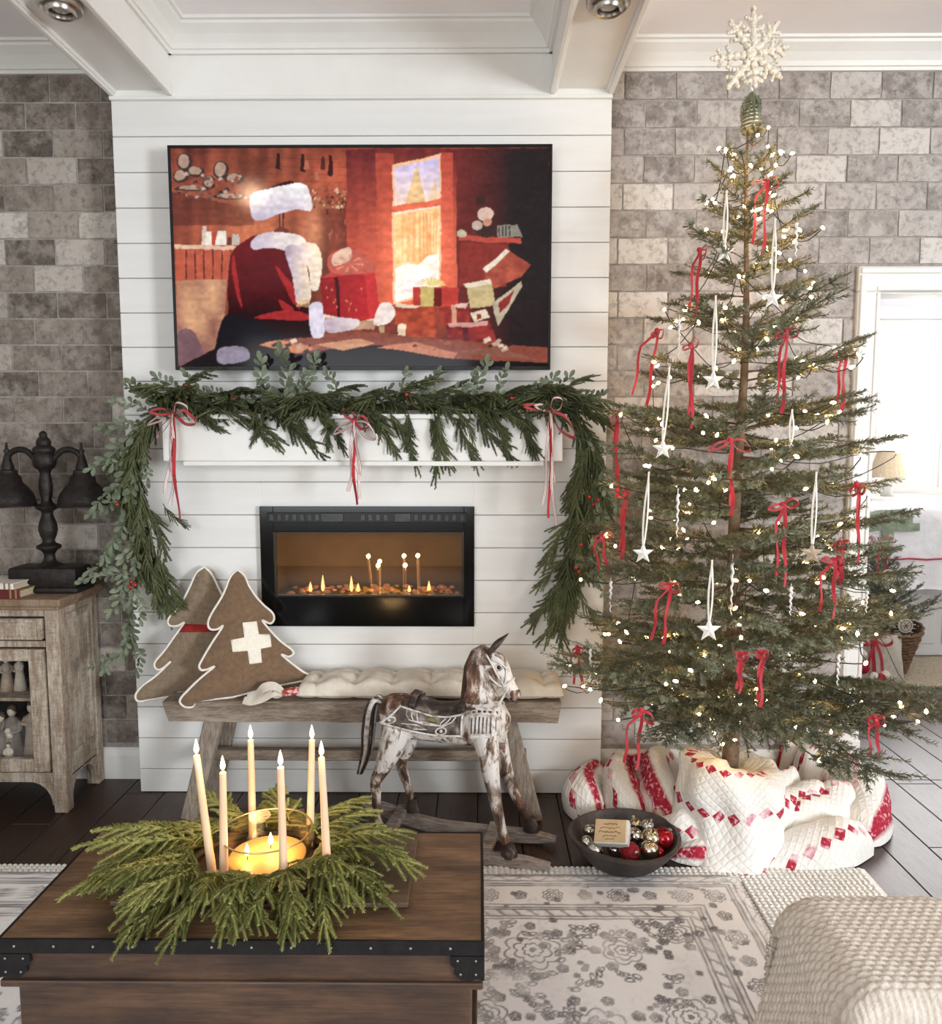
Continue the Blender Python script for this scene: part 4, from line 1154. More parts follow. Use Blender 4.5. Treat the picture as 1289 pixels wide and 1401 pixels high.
# ------------------------------------------------------------------ tufted cushion
M['linen'] = pm('cream_linen', srgb(226, 217, 202), srgb(212, 202, 186), 24, .9, .25, 220)
cxa, cxb = atY(410, 945, 2.96).x, atY(770, 945, 2.96).x
t = thing('bench_cushion', ((cxa + cxb) / 2, 3.0, SZ1), 'long tufted cream linen cushion lying on the bench', 'cushion')
CLn, CWd, CHt = cxb - cxa, .205, .086
NU, NV = 110, 26
top = []; 
tufts = [(-.5 + (k + .5) / 7, j) for k in range(7) for j in (-.24, .24)]
def cush(u, v):     # u,v in -.5...5
    x, y = u * CLn, v * CWd
    eu = max(0, 1 - abs(u * 2) ** 16); ev = max(0, 1 - abs(v * 2) ** 5)
    h = (eu * ev) ** .42
    d = 0
    for a, b in tufts:
        dd = ((x - a * CLn) ** 2 + (y - b * CWd) ** 2) ** .5
        d = max(d, math.exp(-(dd / .03) ** 1.2) * .7)
    cell = (u + .5) * 7; s_ = abs(cell - round(cell))
    d = max(d, math.exp(-((abs((cell % 1) - .5)) / .1) ** 1.3) * .42)
    h *= 1 - d
    h += .05 * noise.noise(V((x * 16, y * 16, 0))) * eu * ev
    return x, y, h
vs = []; fs = []
for side in (1, 0):
    for j in range(NV + 1):
        for i in range(NU + 1):
            x, y, h = cush(i / NU - .5, j / NV - .5)
            inset = 1 - .035 * (1 - min(1, h * 1.2)) * 0
            vs.append((x, y, .022 + h * (CHt - .022)) if side else (x, y, .022 - min(1, h) * .021))
N1 = (NU + 1) * (NV + 1)
for j in range(NV):
    for i in range(NU):
        a = j * (NU + 1) + i
        fs.append((a, a + 1, a + NU + 2, a + NU + 1)); fs.append((N1 + a, N1 + a + NU + 1, N1 + a + NU + 2, N1 + a + 1))
mb = MB(); mb.addv(vs, fs); mb.build('cushion_body', M['linen'], t, smooth=True)
for a, b in tufts:
    x, y, h = cush(a, b)
    m_ = MB(); m_.ball((x, y, .022 + h * (CHt - .022) + .001), .007, 8, 6, (1, 1, .5)); m_.build('tuft_button', M['linen'], t, smooth=True)
# knotted tie at the end of the cushion: red printed knot and white cloth tails
M['red_print'] = pm('red_print', srgb(176, 44, 46), srgb(222, 190, 178), 90, .85, lo=.5, hi=.56)
e = MB()
x0 = -CLn / 2
e.tube(bez([(x0 + .03, -.07, .03), (x0 - .0, -.08, .034), (x0 - .03, -.085, .03), (x0 - .055, -.09, .026)], 4), [.014, .018, .02, .021, .022, .022, .023, .023, .022, .021, .02, .017, .012], 10, flat=.7)
tie = e.build('tie_knot', M['red_print'], t, smooth=True)
for pts, w_ in (([(x0 - .05, -.088, .03), (x0 - .085, -.092, .055), (x0 - .125, -.1, .05), (x0 - .155, -.108, .02), (x0 - .185, -.11, .006)], (.02, .035, .045, .05, .05)),
                ([(x0 - .05, -.09, .026), (x0 - .09, -.1, .028), (x0 - .125, -.112, .014), (x0 - .165, -.118, .006), (x0 - .2, -.112, .006)], (.018, .03, .036, .04, .03)),
                ([(x0 - .05, -.085, .03), (x0 - .075, -.09, .05), (x0 - .1, -.085, .03), (x0 - .075, -.085, .018), (x0 - .05, -.085, .024)], (.018, .03, .034, .03, .018))):
    m_ = MB(); P = bez(pts, 5); W = [np.interp(k / (len(P) - 1), np.linspace(0, 1, len(w_)), w_) for k in range(len(P))]
    m_.strip(P, W, (0, .75, .65), .002); m_.build('tie_tail', M['linen'], tie, smooth=40)

# ------------------------------------------------------------------ two tree-shaped felt pillows
M['felt'] = pm('brown_felt', srgb(128, 101, 76), srgb(108, 84, 62), 60, .95, .35, 260, sheen=.3)
M['felt2'] = pm('grey_brown_felt', srgb(140, 121, 99), srgb(118, 100, 80), 60, .95, .35, 260, sheen=.3)
M['piping'] = pm('white_piping', srgb(236, 230, 218), srgb(222, 214, 200), 40, .85)
M['cross_felt'] = pm('cream_felt', srgb(242, 236, 220), srgb(232, 224, 206), 80, .95, .2, 260)
M['red_felt'] = pm('dark_red_felt', srgb(150, 36, 30), srgb(128, 28, 26), 60, .95, .2, 260)
def pillow(lab, outline, P0, tx, lean, mats, thick, extra):
    """outline in crop pixels, clockwise from the top; lies in a leaning plane"""
    d_ = V((1, tx, 0)).normalized(); u_ = V((0, lean, 1)).normalized(); u_ = (u_ - d_ * u_.dot(d_)).normalized()
    nrm = d_.cross(u_)           # faces the camera side (-y)
    P0 = V(P0)
    tt = thing('tree_pillow', P0, lab, 'pillow', 'tree-shaped pillows on the bench')
    C0 = V((0, 0, CAMH))
    def to2(p):
        x, y = p[0] / 3.144 + 150, p[1] / 3.144 + 740
        rr = ray(x, y); s_ = (P0 - C0).dot(nrm) / rr.dot(nrm)
        q = C0 + rr * s_ - P0
        return V((q.dot(d_), q.dot(u_)))
    P = [to2(p) for p in outline]
    Q = bez([V((p.x, p.y, 0)) for p in P + [P[0]]], 5)[:-1]
    Q = [V((q.x, q.y)) for q in Q]
    zmin = min(q.y for q in Q)
    # everything above the bench: shift so the lowest point sits on the seat
    n = len(Q)
    seg = [(Q[i], Q[(i + 1) % n]) for i in range(n)]
    A = np.array([[a.x, a.y] for a, _ in seg]); B = np.array([[b.x, b.y] for _, b in seg]); AB = B - A; LL = (AB ** 2).sum(1) + 1e-12
    def dist(p):
        p = np.array([p.x, p.y]); t_ = np.clip(((p - A) * AB).sum(1) / LL, 0, 1)
        return math.sqrt((((A + AB * t_[:, None]) - p) ** 2).sum(1).min())
    def hgt(p):
        d = dist(p)
        return thick * (1 - math.exp(-d / .035)) * (1 + .12 * noise.noise(V((p.x * 14, p.y * 14, 7)))) 
    def solid(poly2, g, off):
        xs = [p.x for p in poly2]; ys = [p.y for p in poly2]
        pts = [p for p in poly2]; m_ = len(pts)
        x = min(xs)
        while x < max(xs):
            y = min(ys)
            while y < max(ys):
                pts.append(V((x + g * .3 * math.sin(y * 91), y))); y += g
            x += g
        o_ = delaunay_2d_cdt(pts, [(i, (i + 1) % m_) for i in range(m_)], [list(range(m_))], 1, 1e-5)
        return o_[0], o_[2]
    v2, f2 = solid(Q, .014, 0)
    m_ = MB()
    hs = [hgt(p) for p in v2]
    def W(p, h):
        q = d_ * p.x + u_ * p.y + nrm * h
        if q.y + P0.y > SY0 - .004 and sx0 + .01 < q.x + P0.x: q.z = max(q.z, SZ1 + .004 - P0.z)      # rests on the seat
        q.y = min(q.y, 3.134 - P0.y)                                                     # and against the boards
        return q
    m_.addv([W(p, h) for p, h in zip(v2, hs)], f2); m_.addv([W(p, -h * .55) for p, h in zip(v2, hs)], [tuple(reversed(f)) for f in f2])
    body = m_.build('pillow_body', mats, tt, smooth=True, recalc=True)
    m_ = MB(); m_.tube([W(p, 0) for p in Q], .0052, 6, closed=True); m_.build('piping', M['piping'], tt, smooth=True)
    for nm, pl, mat in extra:
        E = [to2(p) for p in pl]
        E2 = []
        for i in range(len(E)):
            a, b = E[i], E[(i + 1) % len(E)]
            for k in range(6): E2.append(a.lerp(b, k / 6))
        v3, f3 = solid(E2, .01, 0)
        m_ = MB(); m_.addv([W(p, hgt(p) + .0022) for p in v3], f3); o = m_.build(nm, mat, tt, smooth=True)
        o.modifiers.new('t', 'SOLIDIFY').thickness = .002
    return tt
front = [(550, 124), (580, 150), (600, 195), (628, 238), (662, 276), (700, 310), (706, 338), (690, 355), (655, 340), (690, 385), (735, 432), (785, 470), (788, 488), (768, 497), (738, 488), (780, 525), (830, 562), (864, 580), (850, 597), (700, 628), (560, 664), (430, 697), (345, 716), (312, 706), (304, 682), (335, 645), (392, 590), (452, 540), (420, 552), (395, 555), (386, 538), (400, 508), (440, 440), (488, 366), (462, 380), (432, 378), (424, 350), (442, 308), (488, 232), (520, 155)]
cross = [(570, 350), (632, 345), (641, 400), (690, 400), (695, 453), (648, 461), (653, 520), (600, 527), (592, 470), (528, 475), (520, 424), (578, 412)]
back = [(408, 112), (440, 145), (470, 205), (500, 260), (560, 310), (600, 340), (590, 360), (560, 360), (600, 400), (650, 440), (690, 470), (680, 495), (645, 490), (690, 530), (730, 570), (700, 600), (600, 620), (450, 650), (300, 664), (180, 682), (125, 690), (112, 664), (140, 625), (200, 580), (264, 518), (225, 550), (200, 550), (195, 522), (238, 470), (280, 410), (322, 352), (290, 366), (256, 362), (255, 332), (300, 282), (342, 205), (372, 140)]
band = [(322, 356), (560, 362), (566, 388), (300, 392)]
pillow('grey-brown felt tree pillow with a red band, tucked behind the other one', back, (-1.29, 2.985, .49), .2, .19, M['felt2'], .03, [('red_band', band, M['red_felt'])])
pillow('brown felt tree pillow with white piping and a white cross', front, (-1.13, 2.872, .49), .34, .2, M['felt'], .042, [('white_cross', cross, M['cross_felt'])])
# ------------------------------------------------------------------ carved rocking horse
def horse_mat():
    m, nt, b = newmat('worn_painted_wood'); L = nt.links.new
    b.inputs['Roughness'].default_value = .6
    tc = nd(nt, 'ShaderNodeTexCoord')
    mp = nd(nt, 'ShaderNodeMapping'); mp.inputs['Scale'].default_value = (1.5, 1.5, .7); L(tc.outputs['Object'], mp.inputs[0])
    n1 = nd(nt, 'ShaderNodeTexNoise'); n1.inputs['Scale'].default_value = 18; n1.inputs['Detail'].default_value = 9; n1.inputs['Roughness'].default_value = .72; n1.inputs['Distortion'].default_value = .6
    L(mp.outputs[0], n1.inputs['Vector'])
    n2 = nd(nt, 'ShaderNodeTexNoise'); n2.inputs['Scale'].default_value = 6; n2.inputs['Detail'].default_value = 3; L(tc.outputs['Object'], n2.inputs['Vector'])
    rp = ramp(nt, [(.34, srgb(52, 38, 31)), (.42, srgb(112, 88, 72)), (.465, srgb(168, 152, 138)), (.52, srgb(216, 211, 205))]); L(n1.outputs['Fac'], rp.inputs[0])
    rb = ramp(nt, [(.36, srgb(36, 24, 19)), (.48, srgb(84, 57, 43)), (.56, srgb(126, 93, 72)), (.62, srgb(196, 184, 172))]); L(n1.outputs['Fac'], rb.inputs[0])
    # the neck, crest and hindquarters keep more of the bare brown wood
    at_ = nd(nt, 'ShaderNodeAttribute'); at_.attribute_name = 'bare'
    ad = nd(nt, 'ShaderNodeMath', operation='ADD'); L(at_.outputs['Fac'], ad.inputs[0]); L(n2.outputs['Fac'], ad.inputs[1])
    st = ramp(nt, [(.75, (0, 0, 0)), (.95, (1, 1, 1))]); L(ad.outputs[0], st.inputs[0])
    mx = nd(nt, 'ShaderNodeMixRGB'); L(st.outputs[0], mx.inputs[0]); L(rp.outputs[0], mx.inputs[1]); L(rb.outputs[0], mx.inputs[2])
    L(mx.outputs[0], b.inputs['Base Color'])
    bp = nd(nt, 'ShaderNodeBump'); bp.inputs['Strength'].default_value = .5; bp.inputs['Distance'].default_value = .004; L(n1.outputs['Fac'], bp.inputs['Height']); L(bp.outputs[0], b.inputs['Normal'])
    return m
M['horse'] = horse_mat()
M['horse_dark'] = pm('dark_worn_wood', srgb(44, 34, 29), srgb(74, 60, 52), 26, .6, .4, 50, c3=srgb(150, 140, 132), lo=.42, hi=.72)
M['horse_white'] = pm('chipped_white_paint', srgb(214, 209, 203), srgb(150, 136, 122), 40, .65, .3, 80, lo=.5, hi=.64)
M['rocker_wood'] = washed('worn_rocker_wood', srgb(78, 66, 60), srgb(128, 114, 106), srgb(182, 172, 164), 9, 0)
for n_ in M['rocker_wood'].node_tree.nodes:
    if n_.type == 'MAPPING': n_.inputs['Scale'].default_value = tuple(n_.inputs['Scale'].default_value[k] for k in (2, 1, 0))
hp = V((-.112, 2.715, 0))
t = thing('rocking_horse', hp, 'carved wooden rocking horse with chipped white paint and saddle, before the bench', 'rocking horse', None, math.radians(-12))
def loft(m_, rings, n=18):
    """rings: (centre, a, b) with a and b the half-axes as vectors"""
    vs = []; fs = []
    for c_, a, b in rings:
        c_, a, b = V(c_), V(a), V(b)
        for k in range(n):
            th = 2 * PI * k / n; vs.append(c_ + a * math.cos(th) + b * math.sin(th))
    for i in range(len(rings) - 1):
        for k in range(n):
            l = (k + 1) % n; fs.append((i * n + k, i * n + l, (i + 1) * n + l, (i + 1) * n + k))
    fs.append(tuple(range(n - 1, -1, -1))); fs.append(tuple((len(rings) - 1) * n + k for k in range(n)))
    m_.addv(vs, fs)
BODY = [(-.248, .498, .02, .02), (-.238, .497, .048, .045), (-.21, .492, .068, .068), (-.16, .485, .078, .08), (-.1, .473, .074, .08), (-.04, .463, .066, .076), (.02, .463, .066, .076), (.08, .472, .076, .08), (.13, .482, .084, .078), (.18, .486, .08, .07), (.212, .488, .058, .05), (.232, .49, .024, .022)]
hb = MB()
loft(hb, [((x, 0, z), (0, w_, 0), (0, 0, h)) for x, z, h, w_ in BODY])
# haunches and shoulders
for sg in (-1, 1):
    hb.ball((-.165, sg * .045, .465), .062, 14, 10, (1.05, .72, 1.2)); hb.ball((.145, sg * .042, .47), .058, 14, 10, (.95, .72, 1.25))
loft(hb, [((.125, 0, .5), (0, .066, 0), (.095, 0, .01)), ((.122, 0, .56), (0, .052, 0), (.072, 0, .012)), ((.108, 0, .62), (0, .04, 0), (.052, 0, .012)), ((.112, 0, .675), (0, .036, 0), (.048, 0, -.006)), ((.135, 0, .72), (0, .034, 0), (.045, 0, -.022)), ((.16, 0, .745), (0, .026, 0), (.03, 0, -.02))])
hd = [(.14, .718, .046, .034), (.165, .7, .054, .037), (.192, .668, .046, .034), (.214, .635, .034, .027), (.232, .607, .028, .023), (.247, .588, .027, .023), (.258, .575, .02, .018)]
ax = V((.1, 0, -.14)).normalized(); pr = V((.14, 0, .1)).normalized()
loft(hb, [((x, 0, z), (0, w_, 0), pr * h) for x, z, h, w_ in hd])
hb.ball((.168, 0, .668), .03, 10, 8, (1, .9, 1.1))      # jaw
def leg(pts, rr): hb.tube(bez(pts, 4), [np.interp(k / (4 * (len(pts) - 1)), np.linspace(0, 1, len(rr)), rr) for k in range(4 * (len(pts) - 1) + 1)], 12)
leg([(.15, -.045, .47), (.168, -.056, .36), (.185, -.066, .27), (.2, -.074, .2), (.222, -.084, .12), (.236, -.089, .085)], (.052, .036, .026, .021, .017, .017))
leg([(.155, .045, .47), (.185, .056, .36), (.21, .066, .27), (.235, .074, .2), (.268, .084, .13), (.284, .089, .095)], (.052, .036, .026, .021, .017, .017))
leg([(-.17, -.045, .46), (-.195, -.056, .37), (-.232, -.066, .285), (-.246, -.072, .25), (-.24, -.082, .16), (-.232, -.088, .105)], (.06, .045, .026, .022, .016, .016))
leg([(-.15, .045, .46), (-.168, .056, .37), (-.192, .066, .29), (-.194, .072, .255), (-.172, .082, .17), (-.164, .088, .12)], (.06, .045, .026, .022, .016, .016))
skin = voxel(hb, .0055, 5, .5)
# attribute: where bare wood shows
bare = np.zeros(len(skin.vertices), np.float32)
for i, v in enumerate(skin.vertices):
    x, y, z = v.co
    k = 0
    if z > .56: k = max(k, min(1, (.128 - x) / .03 + .5)) if z < .7 else max(k, .55 if x < .17 else .2)
    if z > .5 and x < -.13: k = max(k, .55)
    if z < .3: k = max(k, .33 + .2 * math.sin(z * 40 + x * 20))
    if x > .238 and z < .612: k = 1.0
    bare[i] = k
a_ = skin.attributes.new('bare', 'FLOAT', 'POINT'); a_.data.foreach_set('value', bare)
link('carved_body', skin, M['horse'], t)
for sg in (-1, 1):
    m_ = MB(); m_.tube(bez([(.158, sg * .02, .738), (.178, sg * .026, .762), (.2, sg * .026, .782), (.222, sg * .022, .804)], 3), [.013, .017, .019, .019, .018, .016, .013, .009, .006, .0015], 8, flat=.55); m_.build('ear', M['horse_dark'], t, smooth=True)
    m_ = MB(); m_.ball((.196, sg * .0315, .694), .0075, 10, 8, (1, .6, 1)); ey = m_.build('eye', M['gloss_black'], t, smooth=True)
    m_ = MB(); m_.tube([(.196 + .0125 * math.cos(a), sg * .034, .694 + .0105 * math.sin(a)) for a in np.linspace(0, 2 * PI, 13)[:-1]], .0022, 6, closed=True); m_.build('eyelid', M['horse_white'], ey, smooth=True)
    m_ = MB(); m_.ball((.2585, sg * .0135, .588), .0048, 8, 6, (1, .6, 1)); m_.build('nostril', M['gloss_black'], t, smooth=True)
    m_ = MB(); m_.tube(bez([(.258, sg * .0155, .566), (.246, sg * .0215, .572), (.234, sg * .0235, .584)], 4), .0024, 6); m_.build('mouth_line', M['gloss_black'], t, smooth=True)
    # bridle straps
    for pts in ([(.15, sg * .036, .742), (.17, sg * .0385, .712), (.196, sg * .0345, .66), (.216, sg * .029, .628)], [(.17, sg * .0385, .727), (.2, sg * .035, .712), (.225, sg * .026, .69)], [(.222, sg * .02, .7), (.222, sg * .029, .66), (.216, sg * .03, .628)], [(.155, sg * .036, .68), (.17, sg * .037, .655), (.2, sg * .033, .63), (.216, sg * .03, .628)]):
        m_ = MB(); m_.tube(bez(pts, 4), .0034, 6); m_.build('bridle_strap', M['horse_white'], t, smooth=True)
m_ = MB(); m_.tube([V((.216, 0, .628)) + V((0, .031, 0)) * math.cos(a) + pr * .037 * math.sin(a) for a in np.linspace(0, 2 * PI, 19)[:-1]], .0036, 6, closed=True); m_.build('noseband', M['horse_white'], t, smooth=True)
m_ = MB(); m_.tube(bez([(.222, -.03, .612), (.205, -.045, .575), (.18, -.055, .55), (.155, -.062, .545), (.12, -.066, .555)], 4), .0038, 6); m_.build('rein', M['horse_white'], t, smooth=True)
m_ = MB(); m_.tube(bez([(.222, .03, .612), (.205, .045, .575), (.18, .055, .55), (.155, .062, .545), (.12, .066, .555)], 4), .0038, 6); m_.build('rein', M['horse_white'], t, smooth=True)
m_ = MB(); m_.tube([(.122 + .079 * math.cos(a), .06 * math.sin(a), .548 + .006 * math.cos(a)) for a in np.linspace(0, 2 * PI, 25)[:-1]], .005, 6, closed=True); m_.build('neck_collar', M['horse_dark'], t, smooth=True)
# saddle cloth and breast panel wrapped on the trunk
def on_body(x, th, k=1.07):
    """th: 0 = spine, +-pi/2 = flank"""
    X = [b[0] for b in BODY]
    z = np.interp(x, X, [b[1] for b in BODY]); h = np.interp(x, X, [b[2] for b in BODY]); w_ = np.interp(x, X, [b[3] for b in BODY])
    bulge = 1.0
    if x < -.1: w_ = max(w_, .083)
    if x > .1: w_ = max(w_, .083 if x < .18 else w_)
    return V((x, math.sin(th) * w_ * k, z + math.cos(th) * h * k))
def wrap(name, x0, x1, th0, th1, mat, k=1.07, nx=16, nt_=18, curve=0.0, th=.005):
    m_ = MB(); P = []; F = []
    for j in range(nt_ + 1):
        for i in range(nx + 1):
            a = th0 + (th1 - th0) * j / nt_; u = i / nx
            P.append(on_body(x0 + (x1 - x0) * u - curve * (a / 1.5) ** 2 * (1 - u), a, k))
    for j in range(nt_):
        for i in range(nx): q = j * (nx + 1) + i; F.append((q, q + 1, q + nx + 2, q + nx + 1))
    m_.addv(P, F); o = m_.build(name, mat, t, smooth=True)
    s_ = o.modifiers.new('t', 'SOLIDIFY'); s_.thickness = th; s_.offset = 0
    return o
M['saddle_cloth'] = pm('carved_saddle_cloth', srgb(58, 47, 41), srgb(100, 88, 80), 30, .6, .4, 60, c3=srgb(160, 152, 146), lo=.4, hi=.7)
cloth = wrap('saddle_cloth', -.13, .075, -1.75, 1.75, M['saddle_cloth'], 1.09, 16, 22, .07)
seat_ = wrap('saddle_seat', -.105, .07, -.8, .8, M['horse_dark'], 1.15, 12, 12)
for x0, x1 in ((-.125, -.1), (.055, .082)):
    wrap('saddle_roll', x0, x1, -.75, .75, M['horse_dark'], 1.24, 4, 12, 0, .012)
def emboss(par, pts, rr=.0024, mat='horse_white', closed=False):
    m_ = MB(); m_.tube([on_body(x, th, 1.125) for x, th in pts], rr, 6, closed=closed); m_.build('raised_line', M[mat], par, smooth=True)
for sg in (-1, 1):
    cv = lambda x, th: (x - .07 * (th / 1.5) ** 2 * (.075 - x) / .205, sg * th)
    emboss(cloth, [cv(-.13 + .205 * k / 14, 1.72) for k in range(15)], .004)
    emboss(cloth, [cv(-.13, .8 + .92 * k / 8) for k in range(9)], .004); emboss(cloth, [cv(.075, .8 + .92 * k / 8) for k in range(9)], .004)
    emboss(cloth, [cv(-.13 + .205 * k / 14, .84) for k in range(15)], .0035)
    for q in range(3):
        s_ = .016 * (q + 1)
        emboss(cloth, [cv(-.12 + s_, .9), cv(-.11 + s_, 1.1), cv(-.09 + s_ * .8, 1.26), cv(-.03, 1.3 - .06 * q), cv(.03 - s_ * .4, 1.26), cv(.06 - s_, 1.1), cv(.07 - s_, .9)], .0022)
    for x in (-.12, .02):
        emboss(cloth, [cv(x + .014 * math.cos(a), 1.5 + .17 * math.sin(a)) for a in np.linspace(0, 2 * PI, 13)[:-1]], .003, closed=True)
        m_ = MB(); m_.ball(on_body(*cv(x, 1.5), 1.11), .006, 8, 6); m_.build('stud', M['horse_white'], cloth, smooth=True)
    emboss(cloth, [cv(-.085, 1.5), cv(-.05, 1.4), cv(-.015, 1.5), cv(-.05, 1.6)], .0026, closed=True)
    M['old_gold'] = M.get('old_gold') or pm('old_gold_paint', srgb(140, 122, 70), srgb(104, 90, 56), 40, .6)
    m_ = MB(); m_.ball(on_body(*cv(-.02, 1.06), 1.1), .016, 10, 8, (1.5, .22, .7)); m_.build('gold_medallion', M['old_gold'], cloth, smooth=True)
breast = wrap('breast_panel', .1, .205, -1.95, 1.95, M['horse_white'], 1.1, 8, 22)
for sg in (-1, 1):
    for q in range(7):
        emboss(breast, [(.112 + q * .0135, sg * (1.05 + .12 * k)) for k in range(6)], .0026, 'horse_dark')
    emboss(breast, [(.1 + .105 * k / 8, sg * .98) for k in range(9)], .004); emboss(breast, [(.1 + .105 * k / 8, sg * 1.8) for k in range(9)], .004)
    for q in range(5):
        m_ = MB(); m_.box(on_body(.117 + q * .019, sg * .86, 1.12), (.011, .004, .011), .001); m_.build('dark_stud', M['horse_dark'], breast)
# tail of carved strands
for k in range(8):
    a = k / 8 * 2 * PI; ox, oy = .013 * math.cos(a), .015 * math.sin(a)
    m_ = MB(); P = bez([(-.238, oy * .4, .525 + ox * .3), (-.268 + ox * .6, oy, .535 + ox * .5), (-.288 + ox, oy, .49), (-.298 + ox * 1.2, oy * 1.2, .41), (-.306 + ox * 1.2, oy * 1.2, .33), (-.334 + ox * .7, oy * .6, .245)], 4)
    m_.tube(P, list(np.interp(np.linspace(0, 1, len(P)), [0, .2, .6, 1], [.006, .011, .012, .003])), 7); m_.build('tail_strand', M['horse_dark'] if k % 3 else M['horse_white'], t, smooth=True)
# hooves, rockers, cross bars
for x, y, z in ((.247, -.092, .072), (.297, .092, .08), (-.228, -.092, .092), (-.156, .092, .106)):
    m_ = MB(); m_.lathe([(.001, -.032), (.026, -.032), (.024, -.012), (.019, .006), (.016, .018), (.001, .02)], c=(x, y, z), n=14, M=Matrix.Diagonal(V((1.15, .9, 1))).to_3x3()); m_.build('hoof', M['horse_dark'], t, smooth=50)
def rock_z(x): return .085 * max(0, (-.02 - x) / .36) ** 1.6 + .012 * max(0, (x - .1) / .3) ** 2
for sg in (-1, 1):
    up = []; dn = []
    for k in range(25):
        x = -.37 + .76 * k / 24
        e = math.sin(min(1, (k + .25) / 5, (24.25 - k) / 5) * PI / 2)
        z = rock_z(x)
        up.append((x, z + .014 + .028 * e)); dn.append((x, z + .012 * (1 - e)))
    m_ = MB(); m_.prism(up + dn[::-1], 'y', sg * .092 - .02, sg * .092 + .02); m_.build('rocker', M['rocker_wood'], t, recalc=True)
for x in (-.2, .16):
    z = rock_z(x) + .035
    m_ = MB(); m_.box((x, 0, z + .006), (.045, .24, .026), .004); m_.build('cross_bar', M['rocker_wood'], t)
# ------------------------------------------------------------------ trunk coffee table
def trunk_mat(name, tones):
    m, nt, b = newmat(name); L = nt.links.new
    b.inputs['Roughness'].default_value = .42
    tc = nd(nt, 'ShaderNodeTexCoord')
    mp = nd(nt, 'ShaderNodeMapping'); mp.inputs['Scale'].default_value = (.8, 2.6, 2.6); L(tc.outputs['Object'], mp.inputs[0])
    n1 = nd(nt, 'ShaderNodeTexNoise'); n1.inputs['Scale'].default_value = 5; n1.inputs['Detail'].default_value = 9; n1.inputs['Roughness'].default_value = .68; L(mp.outputs[0], n1.inputs['Vector'])
    mp2 = nd(nt, 'ShaderNodeMapping'); mp2.inputs['Scale'].default_value = (3, 60, 60); L(tc.outputs['Object'], mp2.inputs[0])
    n2 = nd(nt, 'ShaderNodeTexNoise'); n2.inputs['Scale'].default_value = 3; n2.inputs['Detail'].default_value = 5; L(mp2.outputs[0], n2.inputs['Vector'])
    rp = ramp(nt, [(p, srgb(*c)) for p, c in zip((.34, .5, .6, .7), tones)]); L(n1.outputs['Fac'], rp.inputs[0])
    g = ramp(nt, [(.35, srgb(170, 160, 150)), (.6, (1, 1, 1))]); L(n2.outputs['Fac'], g.inputs[0])
    mx = nd(nt, 'ShaderNodeMixRGB', blend_type='MULTIPLY'); mx.inputs[0].default_value = .6; L(rp.outputs[0], mx.inputs[1]); L(g.outputs[0], mx.inputs[2])
    L(mx.outputs[0], b.inputs['Base Color'])
    rr = nd(nt, 'ShaderNodeMapRange'); rr.inputs['To Min'].default_value = .3; rr.inputs['To Max'].default_value = .6; L(n1.outputs['Fac'], rr.inputs[0]); L(rr.outputs[0], b.inputs['Roughness'])
    bp = nd(nt, 'ShaderNodeBump'); bp.inputs['Strength'].default_value = .15; bp.inputs['Distance'].default_value = .003; L(n2.outputs['Fac'], bp.inputs['Height']); L(bp.outputs[0], b.inputs['Normal'])
    return m
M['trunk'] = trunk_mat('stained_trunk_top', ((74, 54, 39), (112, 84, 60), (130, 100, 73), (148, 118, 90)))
M['trunk_side'] = trunk_mat('shaded_trunk_side', ((46, 31, 21), (70, 48, 32), (86, 61, 42), (100, 74, 53)))  # same wood in darker tones: shade of the front put into the colour
M['iron'] = pm('black_iron_strap', (.008, .007, .007), (.014, .012, .011), 30, .55, .25, 80, spec=.2)
M['rivet'] = pm('steel_rivet', (.3, .28, .26), (.4, .38, .35), 30, .35, metal=.9)
TZ = .45
fl, fr = atZ(-6, 1288, TZ), atZ(661, 1286, TZ)
bk = atZ(400, 1138, TZ).y; ft = (fl.y + fr.y) / 2
tx0, tx1 = fl.x, fr.x
t = thing('trunk_coffee_table', ((tx0 + tx1) / 2, (ft + bk) / 2, 0), 'brown wooden trunk coffee table with black iron straps and corner plates', 'coffee table')
O = V(t.location)
def L_(p): return V(p) - O
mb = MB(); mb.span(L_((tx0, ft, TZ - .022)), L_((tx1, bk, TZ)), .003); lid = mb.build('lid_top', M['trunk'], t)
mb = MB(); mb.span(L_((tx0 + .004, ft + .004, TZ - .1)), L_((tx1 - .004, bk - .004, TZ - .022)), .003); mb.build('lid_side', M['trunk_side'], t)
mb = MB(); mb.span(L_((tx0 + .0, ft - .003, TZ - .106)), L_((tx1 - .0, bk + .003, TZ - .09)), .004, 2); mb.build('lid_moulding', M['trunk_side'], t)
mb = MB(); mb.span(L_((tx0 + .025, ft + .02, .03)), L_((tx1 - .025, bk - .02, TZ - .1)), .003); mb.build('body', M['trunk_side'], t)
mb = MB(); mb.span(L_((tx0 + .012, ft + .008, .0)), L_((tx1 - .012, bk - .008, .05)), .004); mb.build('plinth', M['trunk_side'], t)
# iron straps round the lid edge
bh = .03
for nm, a, b in (('front', (tx0 - .003, ft - .003, TZ - bh), (tx1 + .003, ft + .005, TZ + .0015)), ('back', (tx0 - .003, bk - .005, TZ - bh), (tx1 + .003, bk + .003, TZ + .0015)), ('l', (tx0 - .003, ft + .005, TZ - bh), (tx0 + .004, bk - .005, TZ + .0015)), ('r', (tx1 - .004, ft + .005, TZ - bh), (tx1 + .003, bk - .005, TZ + .0015))):
    m_ = MB(); m_.span(L_(a), L_(b), .0015); s_ = m_.build('iron_strap', M['iron'], t)
    if nm == 'front':
        k = 0; x = tx0 + .035
        while x < tx1 - .02:
            q = MB(); q.ball(L_((x, ft - .003, TZ - bh * .45)), .0032, 8, 5, (1, .6, 1)); q.build('rivet', M['rivet'], s_, smooth=True); x += .083
